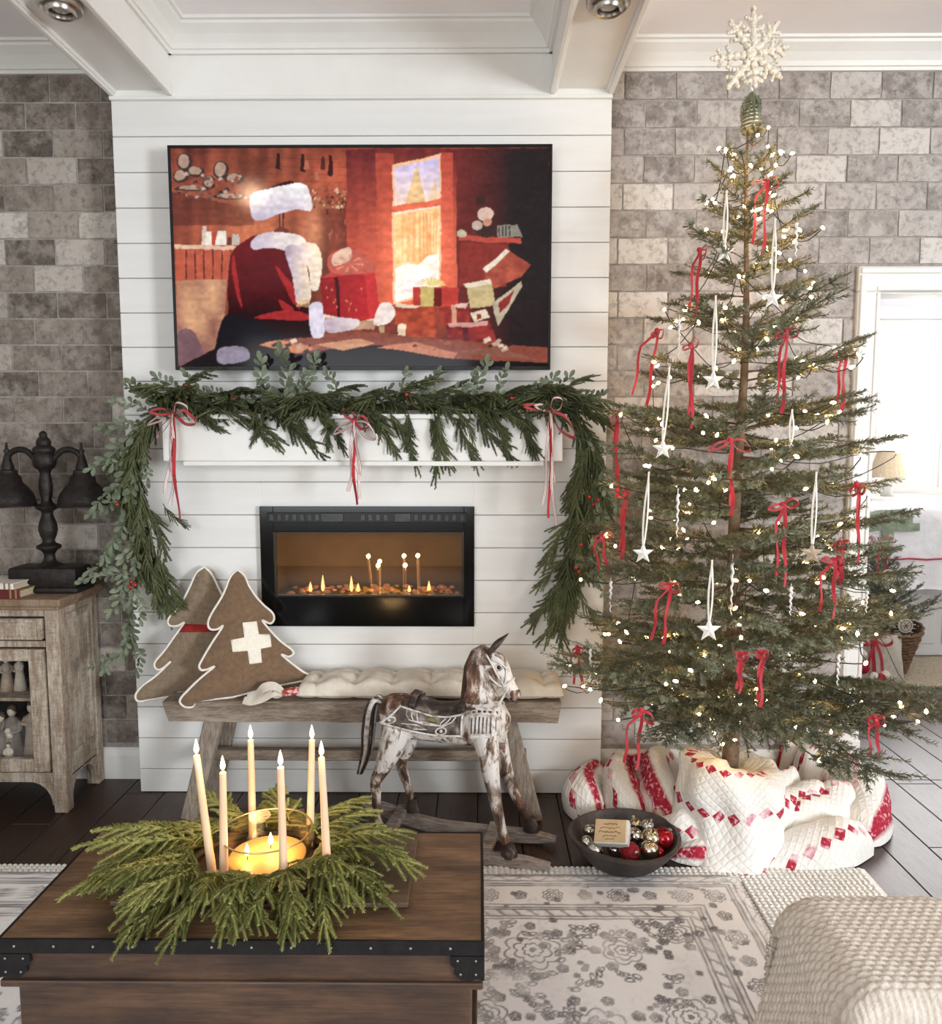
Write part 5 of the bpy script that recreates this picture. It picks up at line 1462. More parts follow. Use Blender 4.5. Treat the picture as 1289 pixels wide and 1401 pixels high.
# corner plates
for sg, x in ((1, tx0 - .003), (-1, tx1 + .003)):
    out = [(0, -bh), (.07, -bh), (.072, -.048), (.062, -.056), (.064, -.068), (.05, -.082), (.032, -.086), (.016, -.08), (0, -.084)]
    m_ = MB(); m_.prism([(x + sg * u - O.x, TZ + w_ - O.z) for u, w_ in out], 'y', ft - .004 - O.y, ft + .006 - O.y)
    m_.span(L_((x, ft - .002, TZ - .084)), L_((x + sg * .006, ft + .06, TZ - bh)))
    pl = m_.build('corner_plate', M['iron'], t, recalc=True)
    for u, w_ in ((.056, -.04), (.05, -.07), (.018, -.07), (.018, -.04)):
        q = MB(); q.ball(L_((x + sg * u, ft - .004, TZ + w_)), .0028, 8, 5, (1, .6, 1)); q.build('rivet', M['rivet'], pl, smooth=True)

# ------------------------------------------------------------------ serving board, wreath, glass bowl, candles
WC = V((atZ(368, 1172, TZ).x, 1.765, TZ))
M['board'] = pm('dark_serving_board', srgb(78, 60, 46), srgb(100, 80, 62), 6, .45, .1, 20, stretch=(1, 8, 8))
t = thing('serving_board', (WC.x, WC.y, TZ), 'square wooden board lying under the evergreen wreath', 'board')
bx1 = atZ(563, 1210, TZ).x - WC.x
by0, by1 = atZ(560, 1244, TZ).y - WC.y, .17
mb = MB(); mb.span((-.3, by0, .002), (bx1, by1, .014), .003, 2); mb.build('plank_top', M['board'], t)
mb = MB()
for x in (-.26, bx1 - .05): mb.span((x, by0 + .02, 0), (x + .03, by1 - .02, .003))
mb.build('batten', M['board'], t)

def needle_tube(m_, pts, rad, nl, nn, r, fwd=.75, bw=.11):
    """a fuzzy conifer tendril: thin stem with short spiky needles all round"""
    pts = [V(p) for p in pts]
    m_.cur = 1; m_.tube(pts, [rad * (1 - .5 * k / (len(pts) - 1)) for k in range(len(pts))], 5, cap=False); m_.cur = 0
    L = len(pts) - 1
    for k in range(nn):
        s_ = (k + r.random()) / nn * L
        i = min(int(s_), L - 1); f = s_ - i
        p = pts[i].lerp(pts[i + 1], f); t_ = (pts[i + 1] - pts[i]).normalized()
        a = r.uniform(0, 2 * PI); o_ = t_.orthogonal().normalized(); o_ = Matrix.Rotation(a, 3, t_) @ o_
        d = (t_ * fwd + o_ * (1 - fwd * .35)).normalized()
        sz = nl * r.uniform(.75, 1.15) * (1 - .35 * s_ / L)
        w_ = t_.cross(o_).normalized() * sz * bw
        b0 = p + o_ * rad * .5
        mid = b0 + d * sz * .5
        m_.addv([b0 - w_ * .7, b0 + w_ * .7, mid + w_ + o_ * sz * .05, b0 + d * sz, mid - w_ + o_ * sz * .05], [(0, 1, 2, 4), (4, 2, 3)])
def rope_spray(seed, length=.2, n=13, tl=.075, droop=.5, nl=.0085, nn=46, rad=.0026, flat=.35, sp=1.0):
    """spray of drooping rope-like tendrils off one stem, along local +x, hanging to -z"""
    r = random.Random(seed); m_ = MB()
    stem = [V((length * k / 6, .012 * math.sin(k + seed), -droop * length * .5 * (k / 6) ** 2)) for k in range(7)]
    m_.tube(stem, [.0035 - .0003 * k for k in range(7)], 5)
    for k in range(n):
        u = .12 + .88 * k / (n - 1)
        s_ = u * 6; i = min(int(s_), 5); p = stem[i].lerp(stem[i + 1], s_ - i); t_ = (stem[i + 1] - stem[i]).normalized()
        sd = 1 if k % 2 else -1
        if k == n - 1: sd = 0
        az = sd * r.uniform(.45, .95) * sp
        d = Matrix.Rotation(az, 3, 'Z') @ t_
        d.z += r.uniform(-.25, .3) * flat
        d.normalize()
        l = tl * r.uniform(.7, 1.25) * (1.1 - .4 * u)
        pts = [p]
        for q in range(5):
            d = (d + V((.08, 0, -droop * .22 * r.uniform(.6, 1.3)))).normalized()
            pts.append(pts[-1] + d * l / 5)
        needle_tube(m_, pts, rad, nl, nn, r, .86, .17)
    return m_
M['wreath_green'] = pm('wreath_evergreen', srgb(116, 120, 62), srgb(166, 164, 98), 9, .75, rnd=.2)
M['stem'] = pm('brown_stem', srgb(70, 54, 38), srgb(90, 70, 50), 20, .85)
WS = [rope_spray(20 + k, .19, 15, .085, .6, .011, 130, .0042).mesh('evergreen_spray') for k in range(6)]
t = thing('evergreen_wreath', (WC.x, WC.y, TZ + .014), 'green evergreen wreath lying on the trunk around the candles', 'wreath')
mb = MB(); mb.tube([(.17 * math.cos(a), .15 * math.sin(a), .012) for a in np.linspace(0, 2 * PI, 33)[:-1]], .008, 6, closed=True); mb.build('wreath_ring', M['stem'], t)
r = random.Random(6)
k = 0
for ring, n_, r0, zz, el in ((0, 24, .165, .012, .1), (1, 24, .165, .035, .28), (2, 20, .155, .055, .5), (3, 18, .145, .055, .3)):
    for i in range(n_):
        a = 2 * PI * (i + .5 * ring) / n_ + r.uniform(-.12, .12)
        # lay the tips outwards and round the ring; longer where the photo shows them spilling
        tw = r.uniform(.15, .75) * (1 if math.cos(a) < .3 else -1)
        d = V((math.cos(a + tw), math.sin(a + tw) * .9, el + r.uniform(-.1, .1)))
        if ring == 3: d = V((math.cos(a + 1.35), math.sin(a + 1.35), .22))
        sc_ = .8 + .22 * r.random()
        if math.sin(a) > .35: sc_ *= .72
        if math.sin(a) < -.3: sc_ *= .86 + .1 * math.sin(a); d.z += .16
        if ring == 3: sc_ = .62
        if math.cos(a) < -.6: sc_ *= 1.08
        o = link('evergreen_spray', WS[k % 6], M['wreath_green'], t); k += 1
        pose(o, (r0 * 1.04 * math.cos(a), r0 * .86 * math.sin(a), zz), frame(d, (r.uniform(-.2, .2), r.uniform(-.2, .2), 1)), (sc_, sc_ * r.choice((1, -1)), sc_))

# thin clear glass
def thin_glass(name, tint, fac):
    m, nt, b = newmat(name)
    tr = nd(nt, 'ShaderNodeBsdfTransparent'); tr.inputs[0].default_value = rgba(tint)
    gl = nd(nt, 'ShaderNodeBsdfGlossy'); gl.inputs['Roughness'].default_value = .03
    fr = nd(nt, 'ShaderNodeLayerWeight'); fr.inputs[0].default_value = fac
    mx = nd(nt, 'ShaderNodeMixShader')
    nt.links.new(fr.outputs['Facing'], mx.inputs[0]); nt.links.new(tr.outputs[0], mx.inputs[1]); nt.links.new(gl.outputs[0], mx.inputs[2])
    nt.links.new(mx.outputs[0], nt.nodes['Material Output'].inputs[0])
    return m
M['glass'] = thin_glass('clear_glass', (.97, .95, .9), .12)
M['wax'] = pm('ivory_wax', srgb(238, 205, 172), srgb(232, 196, 160), 12, .45, sss=.3)
M['candle_wax'] = pm('amber_wax', srgb(232, 186, 112), srgb(224, 172, 96), 12, .45, sss=.4)
M['wick'] = pm('wick', (.02, .015, .012), (.03, .02, .015), 30, .9)
M['taper_flame'] = flame_mat('candle_flame', (1.0, .74, .36), 4.5)
bwl = WC + V((.02, .0, .014))
t = thing('glass_bowl', bwl, 'round glass bowl candle with three lit wicks and a gilt rim', 'bowl')
mb = MB(); mb.lathe([(.001, .0), (.07, .0), (.085, .006), (.098, .03), (.106, .065), (.108, .1), (.104, .1), (.102, .066), (.094, .033), (.08, .012), (.001, .008)], n=48, caps=False); mb.build('bowl_glass', M['glass'], t, smooth=50)
M['gilt'] = pm('gilt_rim', (.7, .52, .24), (.75, .58, .3), 30, .3, metal=1.0)
mb = MB(); mb.tube([(.106 * math.cos(a), .106 * math.sin(a), .1) for a in np.linspace(0, 2 * PI, 49)[:-1]], .0022, 6, closed=True); mb.build('rim', M['gilt'], t, smooth=True)
def glow_light(par, p, e, rad=.012):
    l = bpy.data.lights.new('candle_light', 'POINT'); l.energy = e; l.color = (1.0, .62, .28); l.shadow_soft_size = rad
    o = bpy.data.objects.new('candle_light', l); COL.objects.link(o); o.parent = par; o.location = p
mb = MB(); mb.lathe([(.001, .009), (.079, .013), (.088, .026), (.0915, .036), (.09, .038), (.001, .036)], n=40); mb.build('wax_fill', M['candle_wax'], t, smooth=50)
for dx, dy in ((-.042, -.022), (.0, .03), (.042, -.006)):
    mb = MB(); mb.tube([(dx, dy, .035), (dx + .001, dy, .05)], .0013, 5); mb.build('wick', M['wick'], t)
    flame_mesh(.032, .0062, 12).build('flame', M['taper_flame'], t, smooth=True, loc=(dx, dy, .046))
    glow_light(t, (dx, dy, .066), .2)
# six tapers pushed into the wreath: (flame x,y), base x, base depth offset, label
tap = [((269, 1014), (284, 1146), 1.715, 'leaning taper candle at the far side of the wreath from the horse'),
       ((305, 1037), (306, 1146), 1.70, 'shortest taper candle, between the leaning one and the bowl'),
       ((343, 993), (345, 1108), 1.875, 'tall taper candle behind the glass bowl, nearest the bench leg'),
       ((384, 1030), (387, 1158), 1.665, 'taper candle standing in front of the glass bowl'),
       ((427, 993), (425, 1114), 1.872, 'tall taper candle behind the glass bowl, nearest the horse'),
       ((440, 1017), (446, 1152), 1.70, 'taper candle beside the bowl rim with horse legs behind it')]
for (fx_, fy_), (bx_, by_), Y, lab in tap:
    top = atY(fx_, fy_ + 20, Y); b = atY(bx_, by_, Y)
    d = (top - b).normalized(); b = b + d * ((TZ + .016 - b.z) / d.z)
    tt = thing('taper_candle', b, lab, 'candle', 'taper candles in the wreath')
    h = top - b; n = 8
    mb = MB(); mb.tube([h * (k / n) for k in range(n + 1)] + [h * 1.012], [.0105 - .003 * k / n for k in range(n + 1)] + [.003], 14); mb.build('wax', M['wax'], tt, smooth=50)
    mb = MB(); mb.lathe([(.001, 0), (.017, 0), (.018, .004), (.0135, .012), (.0135, .02)], n=16); mb.build('candle_cup', M['gilt'], tt, smooth=50)
    mb = MB(); mb.tube([h, h + V((.0005, 0, .009))], .0011, 5); mb.build('wick', M['wick'], tt)
    flame_mesh(.036, .0058, 12).build('flame', M['taper_flame'], tt, smooth=True, loc=h + V((0, 0, .005)))
    glow_light(tt, h + V((0, 0, .022)), .26)
# ------------------------------------------------------------------ garland over the mantel
M['garland_green'] = pm('garland_evergreen', srgb(68, 76, 46), srgb(104, 108, 70), 9, .7, rnd=.22)
M['leaf'] = pm('grey_green_leaf', srgb(84, 94, 72), srgb(124, 132, 108), 30, .7, rnd=.18)
M['berry'] = pm('red_berry', srgb(150, 20, 26), srgb(180, 34, 36), 20, .3)
GS = [rope_spray(60 + k, .17, 15, .08, .5, .0105, 100, .0042).mesh('pine_spray') for k in range(5)]
GH = [rope_spray(80 + k, .24, 19, .09, .12, .0105, 100, .0042, .8, .6).mesh('hanging_pine_spray') for k in range(5)]
def leaf_geo(m_, p, d, up, l, w_):
    R = frame(d, up)
    pts = [V((0, 0, 0)), V((.3, .55, .04)), V((.3, -.55, .04)), V((.3, 0, -.02)), V((.65, .95, .0)), V((.65, -.95, .0)), V((.65, 0, -.06)), V((.92, .6, -.08)), V((.92, -.6, -.08)), V((.92, 0, -.11)), V((1.03, 0, -.13))]
    pts = [p + R @ V((q.x * l, q.y * w_ / 2, q.z * l)) for q in pts]
    m_.addv(pts, [(0, 3, 1), (0, 2, 3), (1, 3, 6, 4), (3, 2, 5, 6), (4, 6, 9, 7), (6, 5, 8, 9), (7, 9, 10), (9, 8, 10)])
def leaf_sprig(seed, length=.15, n=6, ll=.036):
    """stem with pairs of oval leaves, along local +x"""
    r = random.Random(seed); m_ = MB()
    stem = [V((length * k / 6, .01 * math.sin(k * 1.1 + seed), .012 * math.sin(k * .8 + seed * 2))) for k in range(7)]
    m_.tube(stem, [.002 - .0002 * k for k in range(7)], 5)
    for k in range(n):
        s_ = (.1 + .85 * k / (n - 1)) * 6; i = min(int(s_), 5); p = stem[i].lerp(stem[i + 1], s_ - i)
        roll = r.uniform(0, PI)
        for sd in (-1, 1):
            o_ = V((0, math.cos(roll) * sd, math.sin(roll) * sd))
            d = (V((.75, 0, 0)) + o_ * r.uniform(.6, 1.0)).normalized()
            l = ll * r.uniform(.75, 1.2) * (1 - .25 * k / n)
            leaf_geo(m_, p, d, (r.uniform(-.4, .4), r.uniform(-.3, .3), 1), l, l * r.uniform(.46, .56))
    leaf_geo(m_, stem[-1], V((1, 0, .1)), (0, 0, 1), ll, ll * .5)
    return m_
LS = [leaf_sprig(k + 3, .16, 7, .044).mesh('leaf_sprig', True) for k in range(5)]
gt = thing('mantel_garland', (atY(490, 560, 3.05).x, 3.05, MTOP), 'evergreen garland with grey-green leaves and berries draped over the mantel', 'garland')
O = V(gt.location)
r = random.Random(12)
# woody core along the mantel and down both ends
core = [atY(x, y, Y) for x, y, Y in ((222, 800, 3.06), (205, 740, 3.05), (188, 670, 3.04), (190, 610, 3.04), (225, 566, 3.03), (300, 561, 3.04), (400, 561, 3.04), (490, 563, 3.04), (600, 560, 3.04), (700, 558, 3.04), (770, 562, 3.03), (803, 610, 3.03), (802, 680, 3.04), (790, 750, 3.05), (768, 830, 3.07))]
for i in range(4, 11): core[i].z = MTOP + .028
cp = bez(core, 6)
mb = MB(); mb.tube([p - O for p in cp], .011, 6); mb.build('garland_core', M['stem'], gt, smooth=True)
cnt = 0
def spray(p, d, up, s, kind='g'):
    global cnt
    me = {'g': GS, 'h': GH, 'l': LS}[kind][r.randrange(5)]
    o = link({'g': 'pine_spray', 'h': 'pine_spray', 'l': 'leaf_sprig'}[kind], me, M['leaf'] if kind == 'l' else M['garland_green'], gt)
    pose(o, V(p) - O, frame(d, up), (s, s * r.choice((1, -1)), s)); cnt += 1
    return o
def on_core(i): # fractional index on control points
    return cp[int(i * 6)]
# along the shelf: short sprays lying forward and sideways
for k in range(110):
    u = 3.9 + 6.4 * k / 109
    p = on_core(u) + V((0, r.uniform(-.06, .02), r.uniform(-.006, .045)))
    d = V((r.uniform(.25, .95) * (1 if r.random() < .8 else -1), r.uniform(-.85, -.05), r.uniform(-.3, .5)))
    spray(p, d, (0, -.5, 1), r.uniform(.7, 1.0))
# hanging over the front face
for px, py, tx_, ty_, s in ((262, 572, 300, 590, .5), (300, 568, 372, 602, .62), (330, 570, 380, 606, .6), (380, 570, 440, 632, .72), (405, 572, 425, 610, .5), (430, 572, 470, 610, .55), (455, 574, 445, 612, .45), (505, 574, 545, 618, .6), (530, 572, 572, 632, .68), (590, 572, 602, 658, .8), (596, 572, 610, 640, .6), (625, 570, 648, 636, .7), (648, 570, 705, 640, .8), (668, 570, 700, 622, .6), (690, 568, 740, 615, .62), (712, 566, 735, 622, .55), (352, 570, 345, 604, .42), (560, 572, 556, 612, .45)):
    p = atY(px, py - 10, 2.945); q = atY(tx_, ty_, 2.93)
    p.z = max(p.z, MTOP + .012)
    spray(p + V((0, .02, 0)), (q - p).normalized(), (0, -1, .25), min(.95, (q - p).length / .25 * 1.0), 'h')
    spray(p, ((q - p).normalized() + V((r.uniform(-.3, .3), -.2, .15))), (0, -1, .4), s * .75, 'h')
# left fall
for k in range(34):
    u = .5 + 3.7 * k / 33
    p = on_core(u) + V((r.uniform(-.03, .03), r.uniform(-.05, .01), 0))
    nxt = on_core(max(0, u - .6)); base = (nxt - on_core(u)).normalized()
    d = base + V((r.uniform(-.35, .3), r.uniform(-.25, .0), r.uniform(-.35, .1)))
    spray(p, d, (0, -1, .2), r.uniform(.7, 1.0), 'h' if r.random() < .75 else 'g')
for tx_, ty_ in ((245, 838), (228, 846), (215, 838), (236, 800), (258, 728)):
    p = atY(222 if ty_ > 760 else 222, 765 if ty_ > 760 else 690, 3.04); q = atY(tx_, ty_, 3.04); spray(p, q - p, (0, -1, .2), (q - p).length / .25 if ty_ > 760 else .5, 'h')
# right fall
for k in range(36):
    u = 10.2 + 3.4 * k / 35
    p = on_core(u) + V((r.uniform(-.03, .03), r.uniform(-.06, .01), 0))
    nxt = on_core(min(13.95, u + .6)); base = (nxt - on_core(u)).normalized()
    d = base + V((r.uniform(-.35, .3), r.uniform(-.25, .0), r.uniform(-.35, .1)))
    spray(p, d, (0, -1, .2), r.uniform(.75, 1.05), 'h' if r.random() < .75 else 'g')
for sx_, sy_, tx_, ty_ in ((785, 790, 718, 866), (780, 800, 745, 872), (778, 800, 764, 892), (790, 800, 812, 850), (795, 790, 818, 800), (780, 760, 735, 800), (790, 700, 740, 770), (760, 800, 735, 850), (800, 700, 822, 740)):
    p = atY(sx_, sy_, 3.03); q = atY(tx_, ty_, 3.03); spray(p, q - p, (0, -1, .2), min(1.0, (q - p).length / .25 * 1.05), 'h')
# grey-green leaf sprigs: along the top, outer edge of the left fall, a long trail, some on the right
for px, py, dx, dz, s in ((235, 545, -.8, .5, 1), (262, 540, -.6, .6, 1), (290, 540, -.5, .7, .9), (310, 545, .8, .4, 1), (345, 545, .9, .25, 1), (372, 545, -.2, .95, 1.15), (392, 545, .05, 1, 1.25), (412, 545, .3, .9, 1.15), (385, 550, .6, .6, 1), (440, 552, .9, .2, .9), (470, 553, -.3, .7, .8), (505, 552, .6, .5, .8), (545, 552, .3, .9, .9), (570, 552, .5, .8, .9), (590, 550, .9, .5, 1), (625, 550, .5, .8, .95), (650, 550, .2, .95, 1), (676, 548, .3, .95, 1), (690, 548, .8, .5, 1), (720, 548, .6, .7, 1), (750, 548, .5, .8, .9), (770, 550, .9, .3, .9), (785, 552, .8, .4, .8), (235, 552, .7, .4, .9), (328, 552, -.7, .5, .8), (612, 556, -.6, .5, .8)):
    p = atY(px, py + 12, 3.03); p.z = max(p.z, MTOP + .03)
    spray(p, V((dx, r.uniform(-.45, -.1), dz)), (0, -1, .3), s * r.uniform(.9, 1.05), 'l')
for px, py, dx, dz, s in ((200, 580, -.9, -.1, 1), (190, 595, -.7, -.5, 1), (180, 620, -.8, -.4, 1), (175, 640, -.5, -.8, 1.05), (172, 665, -.6, -.6, 1), (172, 690, -.2, -1, 1.1), (178, 660, .15, -1, 1), (170, 715, -.4, -.9, 1), (165, 745, -.6, -.6, 1), (172, 750, -.1, -1, 1), (170, 780, -.8, -.2, .95), (180, 790, -.5, -.9, 1), (178, 815, .05, -1, 1), (185, 800, .25, -.9, .9), (180, 845, -.2, -1, .95), (178, 870, -.5, -.75, .95), (184, 870, .1, -1, .9), (165, 895, -.9, -.35, .7), (188, 640, -.2, -1, 1), (195, 700, -.3, -1, 1), (205, 560, -.8, .2, .9), (215, 556, -.5, .4, .8), (192, 610, .2, -.9, .9), (182, 730, .1, -1, .9)):
    p = atY(px, py, 3.0)
    spray(p, V((dx, r.uniform(-.3, .05), dz)), (0, -1, .2), s * r.uniform(.9, 1.05), 'l')
for px, py, dx, dz, s in ((812, 620, .5, -.8, .9), (818, 650, .5, -.9, .9), (815, 680, .4, -.9, .9), (818, 700, .3, -1, .9), (808, 770, .4, -.9, .8), (800, 600, .8, -.4, .8), (812, 730, .2, -1, .8)):
    spray(atY(px, py, 2.99), V((dx, -.2, dz)), (0, -1, .2), s, 'l')
bme = MB(); bme.ball((0, 0, 0), .0075, 10, 7); bme = bme.mesh('berry', True)
for px, py in ((255, 528), (260, 533), (556, 540), (562, 545), (180, 796), (185, 800), (178, 803), (806, 680), (812, 690), (818, 684), (788, 776), (792, 782), (320, 545), (700, 545), (160, 690), (795, 745), (240, 548)):
    o = link('berry', bme, M['berry'], gt); o.location = atY(px, py, 2.965) - O

# ------------------------------------------------------------------ ribbon bows on the garland
def stripe_mat():
    m, nt, b = newmat('striped_ribbon'); L = nt.links.new
    b.inputs['Roughness'].default_value = .8
    uv = nd(nt, 'ShaderNodeUVMap'); sp = nd(nt, 'ShaderNodeSeparateXYZ'); L(uv.outputs[0], sp.inputs[0])
    rp = ramp(nt, [(0, srgb(150, 40, 52)), (.12, srgb(236, 230, 222)), (.3, srgb(236, 230, 222)), (.31, srgb(120, 50, 58)), (.4, srgb(120, 50, 58)), (.41, srgb(236, 230, 222)), (.6, srgb(236, 230, 222)), (.61, srgb(120, 50, 58)), (.7, srgb(236, 230, 222)), (.9, srgb(150, 40, 52))])
    rp.color_ramp.interpolation = 'CONSTANT'
    L(sp.outputs[0], rp.inputs[0]); L(rp.outputs[0], b.inputs['Base Color'])
    return m
M['stripe'] = stripe_mat()
def bow(px, py, lab, tails, loops, Y=2.915, flip=1):
    c = atY(px, py, Y)
    tt = thing('ribbon_bow', c, lab, 'ribbon bow', 'ribbon bows on the garland')
    m_ = MB(); m_.ball((0, 0, 0), .013, 10, 8, (1, .8, 1.1)); m_.build('knot', M['red_velvet'], tt, smooth=True)
    s = .0041
    for k, (ax_, az_, mt, w_) in enumerate(loops):
        a = V((ax_ * s, -.012, -az_ * s)); sd = V((-a.z, 0, a.x)).normalized() * .018
        P = bez([(0, 0, 0), a * .5 + V((0, -.024, .01)) + sd, a + V((0, -.008, 0)), a * .55 + V((0, .008, -.004)) - sd, (0, .002, 0)], 5)
        m_ = MB(); m_.strip(P, w_, (0, .8, .6)); m_.build('loop', M[mt], tt, smooth=40)
    for k, (tx_, ty_, mt, w_) in enumerate(tails):
        e = atY(tx_, ty_, Y + .01) - c
        n = 14
        P = [V((e.x * q / n + .008 * math.sin(q * .55 + k * 2) * (q / n), -.016 + e.y * q / n + .006 * math.sin(q * .7 + k), e.z * q / n)) for q in range(n + 1)]
        m_ = MB(); m_.strip(P, w_, [V((math.cos(.5 * math.sin(q * .35 + k * 1.7)), math.sin(.9 * math.sin(q * .35 + k * 1.7)), 0)) for q in range(n + 1)]); m_.build('tail', M[mt], tt, smooth=40)
bow(238, 566, 'red and striped ribbon bow on the garland, the one nearest the lamp', ((246, 710, 'red_velvet', .012), (236, 690, 'stripe', .013), (231, 675, 'stripe', .012), (240, 660, 'stripe', .012)), ((-22, 10, 'stripe', .015), (22, 8, 'red_velvet', .016), (-14, 22, 'stripe', .013), (14, -6, 'stripe', .013), (-20, -2, 'red_velvet', .013)))
bow(485, 576, 'red and striped ribbon bow at the middle of the garland over the fireplace', ((487, 690, 'red_velvet', .012), (478, 672, 'stripe', .013), (496, 682, 'stripe', .013), (490, 650, 'stripe', .012)), ((-18, 12, 'stripe', .015), (20, 16, 'stripe', .013), (-8, -10, 'red_velvet', .016), (14, 4, 'red_velvet', .014)))
bow(753, 562, 'red and striped ribbon bow on the garland, the one nearest the tree', ((758, 718, 'stripe', .013), (742, 690, 'stripe', .012), (752, 708, 'red_velvet', .012), (756, 660, 'stripe', .012)), ((-24, -4, 'red_velvet', .016), (22, 24, 'red_velvet', .017), (-14, -4, 'stripe', .014), (10, -10, 'stripe', .013)))
# ------------------------------------------------------------------ christmas tree
TX, TYY = .93, 2.78
M['needle'] = pm('fir_needles', srgb(86, 91, 68), srgb(130, 131, 104), 12, .65, rnd=.2)
M['bark'] = pm('fir_bark', srgb(88, 72, 58), srgb(122, 102, 82), 30, .9, .5, 60)
def fir_branch(seed, L, needle=.021, per_m=520):
    """flat fir branch along local +x: stem, side twigs in pairs, needles all along"""
    r = random.Random(seed); m_ = MB()
    n = 9
    stem = [V((L * k / n, .02 * L * math.sin(k * .9 + seed), L * (.02 * math.sin(k * .7 + seed) + .10 * (k / n) ** 2))) for k in range(n + 1)]
    m_.cur = 1; m_.tube(stem, [max(.0018, .0065 * (L / .7) * (1 - k / n)) for k in range(n + 1)], 5); m_.cur = 0
    needle_tube(m_, stem[3:], .0018, needle, int(L * .67 * per_m), r, .6)
    s_ = .13 * L if L > .3 else .05
    k = 0
    while s_ < L * .95:
        u = s_ / L; q = u * n; i = min(int(q), n - 1); p = stem[i].lerp(stem[i + 1], q - i)
        for sd in (-1, 1):
            if r.random() < .12: continue
            l = L * (.46 * (1 - u) ** .8 + .07) * r.uniform(.7, 1.15) * (1 if u > .25 else .75)
            az = sd * r.uniform(.65, 1.0); d = V((math.cos(az), math.sin(az), r.uniform(-.12, .25))).normalized()
            pts = [p]
            for z in range(4):
                d = (d + V((.09, 0, r.uniform(-.06, .08)))).normalized(); pts.append(pts[-1] + d * l / 4)
            needle_tube(m_, pts, .0016, needle, max(6, int(l * per_m)), r, .6)
            if l > .15:       # second order twigs
                for z in (1, 2):
                    for sd2 in (-1, 1):
                        d2 = Matrix.Rotation(sd2 * .7, 3, 'Z') @ (pts[z + 1] - pts[z]).normalized(); l2 = l * (.42 - .1 * z)
                        needle_tube(m_, [pts[z], pts[z] + d2 * l2 * .5, pts[z] + d2 * l2 + V((0, 0, .004))], .0014, needle, int(l2 * per_m), r, .6)
        s_ += .06 if L > .3 else .045; k += 1
    return m_
FB = {c: [fir_branch(100 + int(c * 100) + k, c, .022 if c > .3 else .02).mesh('fir_branch') for k in range(5)] for c in (.78, .56, .36, .2)}
TREE_Z0, TREE_Z1 = .56, 2.5
def RR(z): return float(np.interp(z, [.35, .5, .7, .95, 1.2, 1.5, 1.8, 2.0, 2.2, 2.35, 2.47, 2.58], [.60, .70, .66, .61, .55, .48, .40, .32, .24, .165, .10, .05]))
tr_ = thing('christmas_tree', (TX, TYY, 0), 'tall slim fir Christmas tree with sparse layered branches, by the doorway', 'christmas tree')
mb = MB(); TP = [(.0 + .008 * math.sin(k * .8), .006 * math.cos(k), .1 + 2.48 * k / 14) for k in range(15)]
mb.tube(TP, [.034 - .0022 * k for k in range(15)], 10); mb.build('trunk', M['bark'], tr_, smooth=True)
mb = MB(); mb.tube([(.006, 0, 2.53), (.006, 0, 2.57), (.004, 0, 2.61), (.002, 0, 2.645), (0, 0, 2.66)], [.034, .032, .028, .02, .006], 12); rt = random.Random(5)
for k in range(16):
    a = k * 2.4; needle_tube(mb, [(.03 * math.cos(a), .03 * math.sin(a), 2.54 + .004 * k), (.032 * math.cos(a), .032 * math.sin(a), 2.575 + .004 * k), (.022 * math.cos(a), .022 * math.sin(a), 2.61 + .003 * k)], .002, .014, 26, rt, .85)
tipw = mb.build('wrapped_tip', M['needle'], tr_, smooth=True)
M['wire'] = pm('silver_wire', (.6, .58, .54), (.7, .68, .64), 30, .3, metal=.9)
mb = MB(); mb.tube([(.004 + (.037 - .012 * k / 60) * math.cos(k * .7), (.037 - .012 * k / 60) * math.sin(k * .7), 2.535 + .085 * k / 60) for k in range(61)], .0022, 5); mb.build('wire_wrap', M['wire'], tipw, smooth=True)
r = random.Random(31)
BR = []
z = TREE_Z0; wh = 0
while z < TREE_Z1:
    R = RR(z); n = max(4, int(round(3.6 + R * 7.6)))
    a0 = r.uniform(0, 6.28)
    for i in range(n):
        a = a0 + 2 * PI * i / n + r.uniform(-.2, .2)
        zz = z + r.uniform(-.05, .05)
        el = np.interp(z, [.4, .8, 1.6, 2.2, 2.5], [-.06, .0, .08, .22, .75]) + r.uniform(-.12, .12)
        l = RR(zz) * r.uniform(.82, 1.08)
        BR.append((zz, a, el, l))
    z += np.interp(z, [.4, 1.0, 1.5, 2.4], [.115, .125, .14, .08]); wh += 1
# a few named long boughs the photo shows
def bough(px, py, l_, z0, el=0):
    p = atY(px, py, TYY - .25); d = p - V((TX, TYY, z0)); BR.append((z0, math.atan2(d.y, d.x), math.atan2(d.z, math.hypot(d.x, d.y)), d.length))
bough(742, 938, .8, .56); bough(1283, 975, .8, .52); bough(1245, 985, .7, .47); bough(1200, 570, .55, 1.52); bough(838, 575, .5, 1.5); bough(835, 632, .5, 1.35); bough(1190, 705, .55, 1.12); bough(1000, 1030, .5, .62); bough(930, 1015, .5, .62); bough(1080, 1015, .5, .62); bough(985, 1036, .5, .66); bough(1018, 1042, .5, .66); bough(1045, 1030, .5, .68); bough(965, 1020, .5, .7); bough(840, 990, .6, .6); bough(1130, 1000, .5, .6)
tips = []
for zz, a, el, l in BR:
    d = V((math.cos(a) * math.cos(el), math.sin(a) * math.cos(el), math.sin(el)))
    if d.y > .05: l = min(l, (3.235 - TYY) / d.y * .97)
    if d.y > .05 and TX + d.x * l < XR + .05: l = min(l, (3.1 - TYY) / d.y)
    if l < .05: continue
    c = min(FB, key=lambda q: abs(math.log(q / l)))
    o = link('branch', r.choice(FB[c]), [M['needle'], M['bark']], tr_)
    s = l / c
    pose(o, (0, 0, zz), frame(d, (r.uniform(-.25, .25), r.uniform(-.25, .25), 1)), (s, min(1.15, max(.8, s)) * r.choice((-1, 1)), min(1.1, max(.85, s))))
    tips.append((zz, a, el, l, d))
